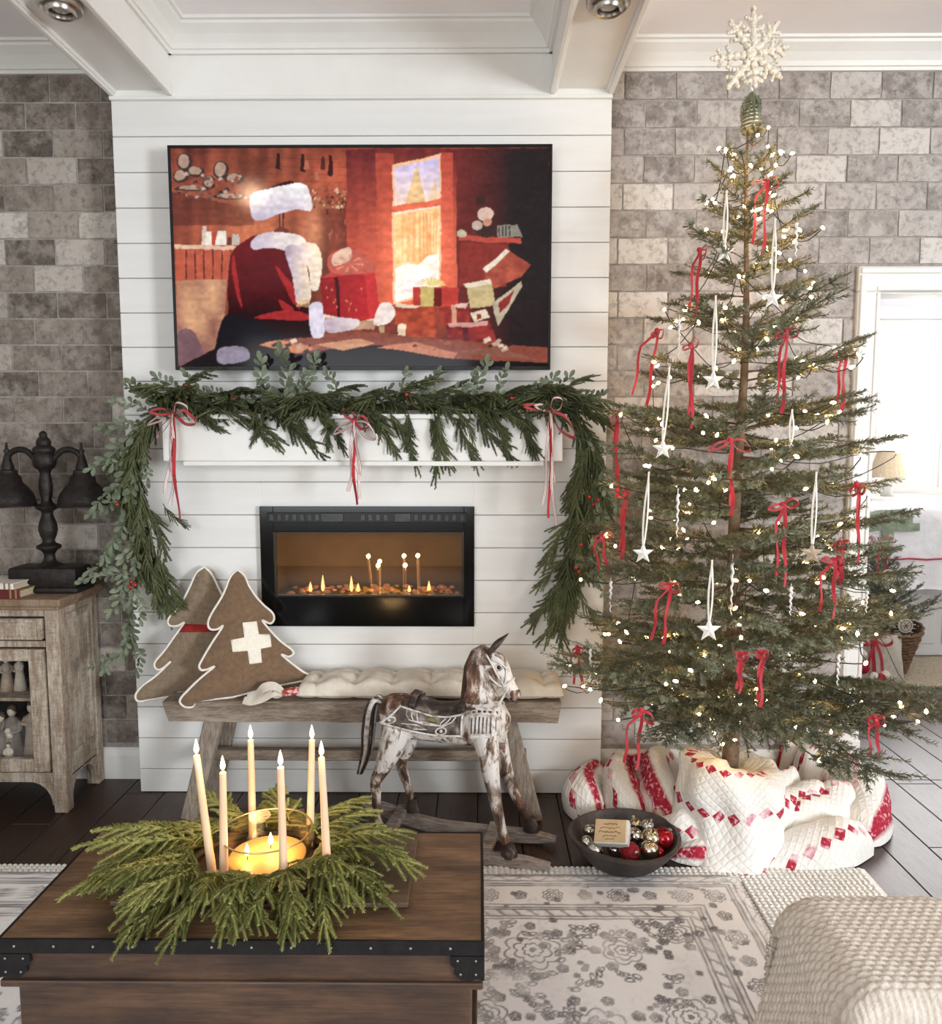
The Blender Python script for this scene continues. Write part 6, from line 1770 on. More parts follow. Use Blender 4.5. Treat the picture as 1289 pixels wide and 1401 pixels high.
# ------------------------------------------------------------------ string lights
M['bulb'] = emat('warm_bulb', (1.0, .62, .26), 72.0)
M['cord'] = pm('dark_green_cord', srgb(34, 40, 32), srgb(44, 50, 40), 20, .6)
ls = thing('string_lights', (TX, TYY, .4), 'string of warm white lights wound through the tree', 'string lights')
cand = []
for zz, a, el, l, d in tips:
    for _ in range(4):
        u = r.uniform(.3, .95)
        p = V((0, 0, zz)) + d * l * u
        p += V((r.uniform(-.05, .05), r.uniform(-.05, .05), r.uniform(-.02, .03)))
        if p.y > .36: continue
        if d.y > .45 and r.random() < .65: continue
        cand.append(p)
r.shuffle(cand); cand = cand[:290]
cand.sort(key=lambda p: (round((p.z) / .14), math.atan2(p.y, p.x) if round(p.z / .14) % 2 else -math.atan2(p.y, p.x)))
bm_ = MB(); bm_.lathe([(.0012, -.007), (.004, -.0035), (.005, .001), (.004, .006), (.0013, .01), (1e-6, .011)], n=8); bm_ = bm_.mesh('bulb', True)
for p in cand:
    o = link('bulb', bm_, M['bulb'], ls); pose(o, p - V((0, 0, .4)), frame((r.uniform(-1, 1), r.uniform(-1, 1), r.uniform(-.5, 1)), (0, 0, 1)) @ Matrix.Rotation(PI / 2, 3, 'Y'))
mb = MB(); chain = []
for i, p in enumerate(cand):
    if chain and (p - chain[-1]).length > .5:
        if len(chain) > 2: mb.tube(bez(chain, 3), .0018, 4)
        chain = []
    chain.append(p - V((0, 0, .0)))
    if i + 1 < len(cand): chain.append((p + cand[i + 1]) / 2 + V((0, 0, -.018)))
if len(chain) > 2: mb.tube(bez(chain, 3), .0018, 4)
mb.v = [(a, b, c - .4) for a, b, c in mb.v]
mb.build('light_cord', M['cord'], ls, smooth=True)
# ------------------------------------------------------------------ snowflake topper of pale beads and twigs
M['beads'] = pm('pale_gold_beads', srgb(206, 196, 176), srgb(236, 228, 212), 60, .4, .3, 150, c3=srgb(176, 164, 142))
tc_ = atY(1030, 76, TYY)
t = thing('snowflake_topper', (TX, TYY, 2.655), 'pale beaded snowflake topper on the tip of the tree', 'tree topper')
cz = tc_.z - 2.655; cx0 = tc_.x - TX
mb = MB(); mb.tube([(0, 0, 0), (cx0 * .5, 0, cz * .3), (cx0, 0, cz * .75)], [.006, .008, .008], 8); mb.build('stalk', M['paint'], t, smooth=True)
ctr = V((cx0, -.005, cz))
mb = MB(); mb.ball(ctr, .026, 12, 8, (1, .5, 1)); 
for k in range(14): mb.ball(ctr + V((.02 * math.cos(k * 2.4), -.012, .02 * math.sin(k * 2.4))), .009, 8, 6)
mb.build('centre', M['beads'], t, smooth=True)
for k, (ang, ln) in enumerate(((92, .145), (52, .125), (12, .115), (-38, .12), (-128, .13), (185, .14), (128, .13), (-85, .1))):
    a = math.radians(ang); d = V((math.cos(a), 0, math.sin(a))); sd = V((-math.sin(a), 0, math.cos(a)))
    m_ = MB(); nb = int(ln / .011)
    for q in range(2, nb + 1):
        s_ = ln * q / nb; rad = .0125 * (1.1 - .4 * q / nb) * (1.2 if q % 2 else .85)
        m_.ball(ctr + d * s_ + V((0, -.002, 0)), rad, 8, 6)
    for s_, w_ in ((.5, .032), (.74, .024)):
        for sg in (-1, 1):
            for q in range(1, 4): m_.ball(ctr + d * (ln * s_ + w_ * .55 * q / 3) + sd * sg * w_ * q / 3, .0098 - .0008 * q, 8, 6)
    m_.build('arm', M['beads'], t, smooth=True)

# ------------------------------------------------------------------ ornaments
def on_tree(px, py, k=.82):
    """a point on the camera side of the tree's outline"""
    p = atY(px, py, TYY - .2)
    R = max(.04, RR(min(max(p.z, .4), 2.5)) * k)
    dx = p.x - TX
    dy = math.sqrt(max(R * R - dx * dx, .0004))
    return atY(px, py, TYY - dy)
def red_ribbon(px, py, bx, by, lab, loops=((-10, 8), (9, 6)), two=6, w_=.011):
    c = on_tree(px, py)
    tt = thing('velvet_ribbon', c, lab, 'ribbon', 'red velvet ribbons on the tree')
    m_ = MB(); m_.ball((0, 0, 0), .0095, 8, 6, (1, .8, 1)); m_.build('knot', M['red_velvet'], tt, smooth=True)
    s = .0027
    for ax_, az_ in loops:
        a = V((ax_ * s, -.012, -az_ * s)); sd = V((-a.z, 0, a.x)).normalized() * .011
        P = bez([(0, 0, 0), a * .5 + V((0, -.014, .006)) + sd, a, a * .55 + V((0, .006, -.003)) - sd, (0, .002, 0)], 5)
        m_ = MB(); m_.strip(P, w_, (0, .8, .5)); m_.build('loop', M['red_velvet'], tt, smooth=40)
    e = atY(bx, by, c.y) - c
    for k, off in enumerate(((0, 1.0), (-two, .86))):
        n = 12; m_ = MB()
        P = [V((e.x * q / n + off[0] * s * min(1, q / 3) + .004 * math.sin(q * .8 + k), -.012 + .004 * math.sin(q * .7 + k * 2), e.z * off[1] * q / n)) for q in range(n + 1)]
        m_.strip(P, w_ * (1 if k == 0 else .8), [V((1, .7 * math.sin(q * .45 + k * 2 + px), 0)) for q in range(n + 1)]); m_.build('tail', M['red_velvet'], tt, smooth=40)
for a in ((1048, 248, 1042, 350, 'red velvet ribbon highest on the tree, below the snowflake topper', ((-18, 4), (14, 6)), 12),
          (957, 342, 950, 435, 'red velvet ribbon on the upper tree, between the television and the trunk', ((6, 6), (4, 12)), 7),
          (899, 452, 884, 555, 'red velvet ribbon with wide slanting tails on a bough beside the television corner', ((-6, 10), (5, 10)), 18),
          (945, 472, 945, 586, 'red velvet ribbon hanging long at the height of the television bottom edge', ((-9, 6), (8, -4)), 3),
          (1075, 452, 1068, 566, 'red velvet ribbon high on the tree toward the doorway head', ((-12, 10), (12, 6)), 6),
          (1155, 480, 1150, 562, 'red velvet ribbon on a bough crossing the doorway casing, highest there', ((12, 4), (-12, 10)), 6),
          (843, 564, 844, 680, 'red velvet ribbon on the long bough beside the garland bow', ((-5, 16), (6, 14)), 2),
          (999, 602, 1000, 705, 'red velvet bow centred on the tree trunk at mid height', ((-24, 12), (22, 12)), 2),
          (856, 673, 850, 765, 'red velvet ribbon on the bough beside the lower garland leaves', ((4, 12), (-10, 6)), 3),
          (823, 733, 831, 786, 'red velvet ribbon at the bough tip touching the garland berries', ((14, -2), (-8, 6)), 12),
          (1071, 690, 1072, 802, 'red velvet bow at mid height between trunk and doorway', ((-16, 6), (16, -2)), 9),
          (1172, 662, 1172, 770, 'red velvet ribbon in front of the bedside lamp and bed', ((-6, 14), (5, 12)), 1),
          (1140, 766, 1138, 846, 'red velvet double ribbon beside the small potted tree', ((-14, 0), (10, 4)), 15),
          (1150, 742, 1148, 800, 'short red velvet ribbon just above the double ribbon by the bed', ((8, 6), (-6, 8)), 4),
          (916, 800, 905, 886, 'red velvet ribbon on the lower tree, above the wooden bowl', ((10, 6), (-12, 2)), 12),
          (790, 886, 796, 942, 'red velvet ribbon on the bough reaching over the bench end', ((5, 8), (-4, 8)), 10),
          (877, 972, 870, 1052, 'red velvet ribbon lowest on the tree, hanging before the quilt', ((14, 14), (-10, 4)), 14),
          (1041, 892, 1039, 966, 'red velvet ribbon low on the tree, just beside the trunk', ((4, 6), (-4, 5)), 3),
          (1014, 894, 1010, 948, 'short red velvet ribbon low on the tree, partly behind needles', ((4, 6), (-5, 4)), 3),
          (1197, 981, 1200, 1042, 'red velvet ribbon on the lowest bough over the pale floorboards', ((-8, 8), (8, 6)), 10)):
    red_ribbon(*a)
M['star_white'] = pm('white_ceramic_star', srgb(240, 236, 228), srgb(226, 220, 210), 30, .5, .1, 80)
M['star_wood'] = pm('pale_wood_star', srgb(188, 168, 144), srgb(164, 142, 118), 20, .7, .2, 60)
def star(px, py, sx_, sy_, lab, mat='star_white', size=.036, rot=0.0):
    c = on_tree(sx_, sy_, .88); top = atY(px, py, c.y + .01)
    tt = thing('star_ornament', c, lab, 'ornament', 'star ornaments on the tree')
    P = []
    for k in range(10):
        a = PI / 2 + k * PI / 5 + rot; rr = size if k % 2 == 0 else size * .42
        P.append((rr * math.cos(a), rr * math.sin(a)))
    m_ = MB(); n = 10
    vs = [(x, 0, z) for x, z in P] + [(0, -.009, 0), (0, .009, 0)]
    m_.addv(vs, [((k + 1) % n, k, 10) for k in range(n)] + [(k, (k + 1) % n, 11) for k in range(n)]); m_.build('star', M[mat], tt)
    h = top - c
    for sg in (-1, 1):
        m_ = MB(); P = [V((sg * .006 * math.sin(PI * min(1, q / 8 + .1)) + h.x * q / 8, -.002, size * .8 + (h.z - size * .8) * q / 8)) for q in range(9)]
        m_.strip(P, .006, (1, .5 * sg, 0), .001); m_.build('hanging_ribbon', M['cream_ribbon'], tt)
for a in ((993, 262, 991, 345, 'white star ornament highest on the tree, on a cream ribbon'),
          (1059, 300, 1057, 408, 'white star ornament near the trunk, level with the top of the doorway'),
          (978, 405, 976, 520, 'white star ornament hanging deep in the tree beside the trunk, upper half'),
          (915, 502, 907, 614, 'white star ornament level with the garland on the mantel'),
          (887, 645, 880, 757, 'white star ornament level with the fireplace flames'),
          (1115, 645, 1111, 757, 'pale wooden star ornament near the doorway casing', 'star_wood'),
          (973, 765, 970, 862, 'white star ornament lowest on the tree, above the quilt', 'star_white', .038),
          (1082, 560, 1082, 612, 'small white star ornament beside the central red bow', 'star_white', .02)):
    star(*a)
M['icicle'] = pm('frosted_icicle', srgb(232, 230, 226), srgb(212, 210, 206), 60, .25, .2, 120)
for (px, py, by, lab) in ((928, 668, 735, 'frosted icicle ornament at the height of the fireplace top'), (1003, 758, 842, 'frosted icicle ornament beside the lowest star'), (1083, 798, 842, 'frosted icicle ornament below the mid-height red bow'), (836, 790, 838, 'frosted icicle ornament nearest the end of the garland'), (808, 882, 932, 'frosted icicle ornament above the end of the bench'), (1148, 890, 938, 'frosted icicle ornament in front of the white doorway plinth'), (1091, 298, 352, 'frosted icicle ornament highest on the tree, toward the doorway'), (930, 430, 492, 'frosted icicle ornament between two red ribbons on the upper tree'), (1187, 800, 838, 'frosted icicle ornament in front of the small potted tree')):
    c = on_tree(px, py, .9); e = atY(px, by, c.y)
    tt = thing('icicle_ornament', c, lab, 'ornament', 'icicle ornaments on the tree')
    h = c.z - e.z; n = 24; m_ = MB()
    m_.tube([(.0022 * math.cos(k * 1.3), .0022 * math.sin(k * 1.3), -h * (.12 + .88 * k / n)) for k in range(n + 1)], [.0045 * (1 - .8 * k / n) + .001 * (k % 2) for k in range(n + 1)], 7); m_.build('icicle', M['icicle'], tt, smooth=True)
    m_ = MB(); m_.tube([(0, 0, 0), (0, 0, -h * .13)], .0009, 5); m_.build('hanging_loop', M['wire'], tt)
# ------------------------------------------------------------------ rugs
yb = atZ(700, 1189, 0).y; xr_c = atZ(1183, 1192, 0).x
M['woven_cream'] = pm('cream_woven_cotton', srgb(246, 243, 238), srgb(232, 228, 221), 60, .95, .5, 160)
t = thing('woven_rug', (0, yb, 0), 'large cream chunky woven rug lying under the patterned one', 'rug')
mb = MB(); mb.span((-2.4, -1.95, 0), (xr_c, 0, .008), .002); mb.build('base_cloth', M['woven_cream'], t)
# chunky herringbone rows where the rug shows
m_ = MB(); row = .0165
for j in range(3):
    y = -.008 - j * row
    x = -2.35
    while x < xr_c - .01:
        m_.ball((x, y, .009), .0095, 6, 4, (1.1, .8, .62), Matrix.Rotation(.6 if j % 2 else -.6, 3, 'Z')); x += .019
j = 3
while j * row < .9:
    y = -.008 - j * row; x = .86
    while x < xr_c - .008:
        m_.ball((x, y, .009), .0098, 6, 4, (1.15, .72, .62), Matrix.Rotation(.6 if j % 2 else -.6, 3, 'Z')); x += .019
    j += 1
o = m_.build('woven_knots', M['woven_cream'], t, smooth=True); o['kind'] = 'stuff'
# patterned vintage rug: colours painted per vertex like a printed weave
ry1 = atZ(700, 1198, .012).y; rx1 = atZ(1009, 1197, .012).x; rx0, ry0 = -2.25, .62
xs = np.concatenate([np.arange(rx0, -1.45, .05), np.arange(-1.45, -.9, .006), np.arange(-.9, -.12, .05), np.arange(-.12, rx1, .0042), [rx1]])
ys = np.concatenate([np.arange(ry0, 1.15, .05), np.arange(1.15, ry1, .0042), [ry1]])
X, Y = np.meshgrid(xs, ys)
def vnoise(x, y, s, seed):
    r_ = np.random.RandomState(seed); g = r_.rand(256, 256)
    gx, gy = x * s + 77, y * s + 33; ix, iy = np.floor(gx).astype(int), np.floor(gy).astype(int); fx, fy = gx - ix, gy - iy
    fx = fx * fx * (3 - 2 * fx); fy = fy * fy * (3 - 2 * fy)
    a = lambda i, j: g[(iy + j) % 256, (ix + i) % 256]
    return (a(0, 0) * (1 - fx) + a(1, 0) * fx) * (1 - fy) + (a(0, 1) * (1 - fx) + a(1, 1) * fx) * fy
wx = X + .004 * (vnoise(X, Y, 30, 1) - .5); wy = Y + .004 * (vnoise(X, Y, 30, 2) - .5)
ink = np.zeros(X.shape)
de = np.minimum(rx1 - wx, ry1 - wy)      # distance from the two visible borders
def line(c, w_): 
    global ink
    ink = np.maximum(ink, np.clip(1.4 - np.abs(de - c) / w_, 0, 1))
for c, w_ in ((.006, .004), (.035, .003), (.05, .0035), (.062, .003), (.165, .003), (.18, .0035), (.192, .003), (.225, .0035), (.238, .003)): line(c, w_)
al = np.where(rx1 - wx < ry1 - wy, wy, wx)
def band(c0, c1, fn):
    global ink
    m = (de > c0) & (de < c1); ink = np.where(m, np.maximum(ink, fn((de - c0) / (c1 - c0))), ink)
band(.006, .035, lambda v: (np.abs(np.sin(al * 70) * .35 + .5 - v) < .12) * .6)
band(.193, .225, lambda v: (np.abs(((al / .05) % 1) - .5 - (v - .5) * .5) < .13) * .7)
band(.05, .062, lambda v: np.full(v.shape, .45)); band(.18, .192, lambda v: np.full(v.shape, .5))
def rosette(cx_, cy_, R, pet, lo=None):
    global ink
    m = (np.abs(wx - cx_) < R * 1.3) & (np.abs(wy - cy_) < R * 1.3)
    dx, dy = wx[m] - cx_, wy[m] - cy_
    rr = np.hypot(dx, dy) / R; th = np.arctan2(dy, dx)
    v = np.zeros(rr.shape)
    for q in (1.0, .68, .36):
        edge = q * (.78 + .22 * np.abs(np.cos(th * pet / 2 + q * 2)))
        v = np.maximum(v, np.clip(1.3 - np.abs(rr - edge) * R / .0034, 0, 1))
    v = np.maximum(v, (rr < .12) * .9)
    v = np.maximum(v, np.clip(1 - np.abs(np.sin(th * pet / 2)) * rr * R / .003, 0, 1) * (rr < .95) * (rr > .4) * .6)
    ink[m] = np.maximum(ink[m], v)
def sprig(cx_, cy_, ang, L):
    global ink
    m = (np.abs(wx - cx_) < L * 1.2) & (np.abs(wy - cy_) < L * 1.2)
    dx, dy = wx[m] - cx_, wy[m] - cy_
    u = dx * math.cos(ang) + dy * math.sin(ang); w_ = -dx * math.sin(ang) + dy * math.cos(ang)
    w_ = w_ - .25 * np.sin(u / L * 3) * L * .5
    v = np.clip(1.2 - np.abs(w_) / .0032, 0, 1) * (np.abs(u) < L)
    for k in (-.6, -.1, .4, .8):
        a, b = u - k * L, w_ - .011 * (1 if int(k * 10) % 2 else -1)
        e = np.hypot(a / .012, b / .0065); v = np.maximum(v, np.clip(1.3 - np.abs(e - 1) * 2.6, 0, 1))
    ink[m] = np.maximum(ink[m], v)
rr_ = random.Random(9)
x = rx1 - .114; k = 0
y = ry1 - .114
while y > 1.1: rosette(rx1 - .114, y, .034 if k % 2 == 0 else .022, 8 if k % 2 == 0 else 5); y -= .105; k += 1
x = rx1 - .22; k = 0
while x > rx0: rosette(x, ry1 - .114, .034 if k % 2 == 0 else .022, 8 if k % 2 == 0 else 5); x -= .105; k += 1
for gx, gy, R, pet in ((.16, 2.12, .085, 8), (.42, 2.12, .06, 6), (.30, 1.78, .11, 10), (.55, 1.86, .07, 8), (.52, 1.52, .09, 8), (.12, 1.5, .09, 8), (.02, 1.86, .06, 6), (.32, 1.3, .1, 10), (.6, 2.2, .05, 5), (.0, 2.2, .04, 5), (-1.25, 2.1, .08, 8), (-1.1, 1.8, .09, 8)):
    rosette(gx, gy, R, pet)
    for q in range(pet): 
        a = 2 * PI * q / pet; rosette(gx + R * 1.3 * math.cos(a), gy + R * 1.3 * math.sin(a), .016, 5)
for k in range(190):
    xx = rr_.uniform(-.1, rx1 - .26) if k < 150 else rr_.uniform(-1.4, -.9); sprig(xx, rr_.uniform(1.2, ry1 - .26), rr_.uniform(0, PI), rr_.uniform(.018, .05))
for k in range(210):
    xx = rr_.uniform(-.1, rx1 - .02) if k < 170 else rr_.uniform(-1.4, -.9); rosette(xx, rr_.uniform(1.2, ry1 - .02), rr_.choice((.007, .009, .012)), 4)
wear = vnoise(X, Y, 9, 5) * .5 + vnoise(X, Y, 40, 6) * .5
ink = ink * np.clip(.2 + 1.05 * wear, 0, .9)
tone = .72 + .5 * (vnoise(X, Y, 14, 7) * .5 + vnoise(X, Y, 90, 8) * .5 - .5)
cream, grey, dark = np.array(srgb(252, 249, 247)), np.array(srgb(206, 201, 200)), np.array(srgb(96, 90, 90))
bandtone = np.where((de < .05) | ((de > .165) & (de < .238)), .25, 0)
base = cream * np.clip(tone - bandtone * .5 + .34, .5, 1.0)[..., None]
col = base * (1 - ink[..., None]) + dark * ink[..., None]
patchy = np.clip((vnoise(X, Y, 5, 11) - .5) * 2, 0, 1)[..., None] * .35
col = col * (1 - patchy) + grey * patchy * (1 - .5 * ink[..., None])
n1, n2 = len(ys), len(xs)
ii = np.arange(n1 * n2).reshape(n1, n2)
quads = np.stack([ii[:-1, :-1], ii[:-1, 1:], ii[1:, 1:], ii[1:, :-1]], -1).reshape(-1, 4)
Z = .0135 + .0007 * vnoise(X, Y, 200, 3)
me = bpy.data.meshes.new('rug_pile'); me.from_pydata(np.stack([X, Y, Z], -1).reshape(-1, 3).tolist(), [], quads.tolist())
ca = me.color_attributes.new('weave', 'FLOAT_COLOR', 'POINT'); ca.data.foreach_set('color', np.concatenate([col.reshape(-1, 3), np.ones((n1 * n2, 1))], 1).astype(np.float32).ravel())
m, nt, b = newmat('vintage_rug_weave'); at_ = nd(nt, 'ShaderNodeAttribute'); at_.attribute_name = 'weave'
nt.links.new(at_.outputs['Color'], b.inputs['Base Color']); b.inputs['Roughness'].default_value = .95
M['rug'] = m
t = thing('patterned_rug', (0, 0, .008), 'faded grey and cream rug with a floral border pattern', 'rug')
o = link('rug_pile', me, m, t); o.location = (0, 0, -.008)
M['rug_edge'] = pm('rug_edge', srgb(150, 144, 138), srgb(120, 115, 110), 60, .95)
mb = MB(); mb.span((rx0, ry0, .0005), (rx1, ry1, .0048)); mb.build('rug_backing', M['rug_edge'], t)
mb = MB(); mb.tube([(rx1 - .001, y, .004) for y in np.arange(ry0, ry1 + .001, .05)], .0035, 6); mb.build('bound_edge', M['rug_edge'], t); mb = MB(); mb.tube([(x, ry1, .004) for x in np.arange(rx0, rx1 + .001, .05)], .0035, 6); mb.build('bound_edge', M['rug_edge'], t)

# ------------------------------------------------------------------ quilt heaped round the tree stand
def quilt_mat():
    m, nt, b = newmat('red_and_white_quilt'); L = nt.links.new
    b.inputs['Roughness'].default_value = .92
    uv = nd(nt, 'ShaderNodeUVMap'); sp = nd(nt, 'ShaderNodeSeparateXYZ'); L(uv.outputs[0], sp.inputs[0])
    def math_(op, a, b_=None):
        n = nd(nt, 'ShaderNodeMath', operation=op)
        for i, q in enumerate((a, b_)):
            if q is None: continue
            if isinstance(q, (int, float)): n.inputs[i].default_value = q
            else: L(q, n.inputs[i])
        return n.outputs[0]
    u, v = sp.outputs[0], sp.outputs[1]
    # u, v in metres on the cloth: diamond chain every .34 m across, diamonds .062 m long
    def chain(off, pitch, size, step):
        vv = math_('SUBTRACT', math_('FRACT', math_('DIVIDE', math_('ADD', v, off), pitch)), .5)
        vv = math_('MULTIPLY', math_('ABSOLUTE', vv), pitch)
        uu = math_('MULTIPLY', math_('ABSOLUTE', math_('SUBTRACT', math_('FRACT', math_('DIVIDE', u, step)), .5)), step)
        return math_('LESS_THAN', math_('ADD', vv, uu), size)
    d1 = chain(0.0, .185, .024, .056); 
    nz = nd(nt, 'ShaderNodeTexNoise'); nz.inputs['Scale'].default_value = 70; nz.inputs['Detail'].default_value = 4
    tc = nd(nt, 'ShaderNodeTexCoord'); L(tc.outputs['Object'], nz.inputs['Vector'])
    big = nd(nt, 'ShaderNodeTexNoise'); big.inputs['Scale'].default_value = 7; L(tc.outputs['Object'], big.inputs['Vector'])
    red = ramp(nt, [(.44, srgb(166, 28, 52)), (.56, srgb(186, 52, 74)), (.62, srgb(224, 180, 184))]); L(nz.outputs['Fac'], red.inputs[0])
    pink = ramp(nt, [(.4, srgb(214, 150, 160)), (.6, srgb(236, 206, 208))]); L(nz.outputs['Fac'], pink.inputs[0])
    sel = ramp(nt, [(.52, (0, 0, 0)), (.56, (1, 1, 1))]); L(big.outputs['Fac'], sel.inputs[0])
    mr = nd(nt, 'ShaderNodeMixRGB'); L(sel.outputs[0], mr.inputs[0]); L(red.outputs[0], mr.inputs[1]); L(pink.outputs[0], mr.inputs[2])
    mx = nd(nt, 'ShaderNodeMixRGB'); mx.inputs[1].default_value = rgba(srgb(238, 234, 227)); L(d1, mx.inputs[0]); L(mr.outputs[0], mx.inputs[2])
    # printed red border: attribute on the cloth
    at_ = nd(nt, 'ShaderNodeAttribute'); at_.attribute_name = 'border'
    mb_ = nd(nt, 'ShaderNodeMixRGB'); L(at_.outputs['Fac'], mb_.inputs[0]); L(mx.outputs[0], mb_.inputs[1]); L(red.outputs[0], mb_.inputs[2])
    L(mb_.outputs[0], b.inputs['Base Color'])
    # quilting stitch lines
    s1 = math_('ABSOLUTE', math_('SINE', math_('MULTIPLY', math_('ADD', u, v), 95))); s2 = math_('ABSOLUTE', math_('SINE', math_('MULTIPLY', math_('SUBTRACT', u, v), 95)))
    hgt = math_('ADD', math_('POWER', math_('MINIMUM', s1, s2), .4), math_('MULTIPLY', nz.outputs['Fac'], .6))
    bp = nd(nt, 'ShaderNodeBump'); bp.inputs['Strength'].default_value = .5; bp.inputs['Distance'].default_value = .006; L(hgt, bp.inputs['Height']); L(bp.outputs[0], b.inputs['Normal'])
    return m
M['quilt'] = quilt_mat()
qt = thing('patchwork_quilt', (TX, TYY, 0), 'white quilt with red diamond patchwork heaped around the tree base', 'quilt')
qm = MB(); border = []
def fold(path, wid, hei, seed, v0=0.0, bord=0.0, n=7, m=18, ground=True, wr=.012):
    """one rolled fold of cloth: arched section swept along the floor path (x,y,z, in world)"""
    P = bez([V(p) for p in path], n); N = len(P)
    W = np.interp(np.linspace(0, 1, N), np.linspace(0, 1, len(wid)), wid); H = np.interp(np.linspace(0, 1, N), np.linspace(0, 1, len(hei)), hei)
    vs = []; uv = []; s_ = 0
    for i, p in enumerate(P):
        t_ = (P[min(i + 1, N - 1)] - P[max(i - 1, 0)]); t_.z = 0; t_.normalize(); sd = V((t_.y, -t_.x, 0))
        if i: s_ += (P[i] - P[i - 1]).length
        e = min(1, i / 2.2, (N - 1 - i) / 2.2); e = math.sin(e * PI / 2) * .98 + .02 if e < 1 else 1
        for k in range(m + 1):
            a = PI * k / m - .28 * math.sin(2 * PI * k / m) * 0
            q = p + sd * (-math.cos(a)) * W[i] * (.55 + .45 * e) + V((0, 0, 1)) * math.sin(a) ** .75 * H[i] * e
            nz_ = noise.noise(V((q.x * 6 + seed, q.y * 6, q.z * 6))) + .5 * noise.noise(V((q.x * 15, q.y * 15 + seed, q.z * 15)))
            out = V((sd.x * -math.cos(a), sd.y * -math.cos(a), math.sin(a)))
            q = q + out * nz_ * wr * 1.5 * min(1, math.sin(a) * 2 + .2)
            q.z = max(q.z, .004); q.y = min(q.y, 3.25 if q.x > XR + .02 else 3.12)
            vs.append(q - V((TX, TYY, 0))); uv.append((s_, v0 + k / m * (W[i] * 1.2 + H[i] * 1.6)))
    fs = []
    for i in range(N - 1):
        for k in range(m): a = i * (m + 1) + k; fs.append((a, a + m + 1, a + m + 2, a + 1))
    qm.addv(vs, fs, uv)
    for i in range(N):
        for k in range(m + 1): border.append(1.0 if bord and (abs(k / m - bord) < .1) else 0.0)
g = lambda x, y, z=0: atZ(x, y, z)
# wrapped stand: a soft sack of cloth gathered round the trunk
def drum():
    n, m_ = 64, 22; vs = []; uv = []; fs = []
    for j in range(m_ + 1):
        v = j / m_
        for k in range(n + 1):
            a = 2 * PI * k / n
            kn = [0, .1, .22, .36, .52, .66, .8, 1]
            rad = np.interp(v, kn, [.04, .11, .165, .19, .2, .19, .2, .21]); z = np.interp(v, kn, [.285, .318, .322, .29, .22, .16, .09, .004])
            pl = math.sin(a * 4 + 2 + 7 * v) * .7 + math.sin(a * 9 + 1 - 5 * v) * .45 + .6 * math.sin(a * 2 + 12 * v)
            rad *= 1 + .075 * pl * min(1, v * 2) + .10 * noise.noise(V((math.cos(a) * 1.6, math.sin(a) * 1.6, v * 2.5)))
            z += .02 * noise.noise(V((math.cos(a) * 2.2, math.sin(a) * 2.2, v * 3 + 5))) - .03 * math.sin(a + 1.0) * (1 - v)
            vs.append((rad * math.cos(a), rad * math.sin(a) - .03, max(.004, z))); uv.append((a * .2 + .05 * v, v * .46 + .05 + .07 * math.sin(a + .6)))
    for j in range(m_):
        for k in range(n): a = j * (n + 1) + k; fs.append((a, a + n + 1, a + n + 2, a + 1))
    qm.addv(vs, fs, uv); border.extend([0.0] * len(vs))
drum()
fold([g(850, 1086), g(812, 1090), g(800, 1108), g(822, 1132)], (.05, .08, .085, .06), (.1, .16, .15, .07), 1, .05, .45, wr=.018)
fold([g(888, 1080), g(850, 1092), g(850, 1118), g(880, 1140)], (.05, .08, .085, .05), (.16, .22, .19, .09), 2, .0, .3, wr=.018)
fold([g(915, 1074), g(893, 1100), g(905, 1130), g(930, 1148)], (.05, .075, .075, .05), (.22, .25, .2, .1), 3, .17, .68, wr=.018)
fold([g(895, 1150), g(930, 1162), g(985, 1166), g(1040, 1156), g(1090, 1138), g(1140, 1116)], (.05, .07, .08, .08, .08, .06), (.1, .15, .15, .17, .19, .15), 4, .02, wr=.02)
fold([g(925, 1140), g(965, 1152), g(1010, 1150), g(1060, 1132), g(1090, 1110)], (.05, .06, .065, .065, .05), (.15, .21, .21, .22, .2), 5, .09, wr=.018)
fold([g(1082, 1082), g(1130, 1084), g(1170, 1104), g(1186, 1132), g(1172, 1158)], (.06, .09, .1, .09, .06), (.19, .24, .21, .17, .1), 6, .03, .2, wr=.02)
fold([g(1040, 1160), g(1090, 1150), g(1140, 1134), g(1172, 1122)], (.05, .075, .08, .07), (.1, .15, .17, .16), 7, .1, wr=.018)
fold([g(915, 1172), g(965, 1178), g(1020, 1178), g(1075, 1168)], (.035, .055, .06, .05), (.05, .09, .1, .07), 8, .04, .8, wr=.014)
fold([g(1020, 1182), g(1080, 1180), g(1140, 1172), g(1178, 1154)], (.04, .07, .085, .07), (.05, .1, .13, .11), 11, .07, wr=.018)
fold([g(1060, 1072), g(1098, 1066), g(1140, 1078)], (.05, .08, .06), (.2, .26, .18), 9, .08, .5, wr=.018)
q_ = qm.build('quilt_cloth', M['quilt'], qt, smooth=True, recalc=False)
a_ = q_.data.attributes.new('border', 'FLOAT', 'POINT'); a_.data.foreach_set('value', np.array(border, np.float32))

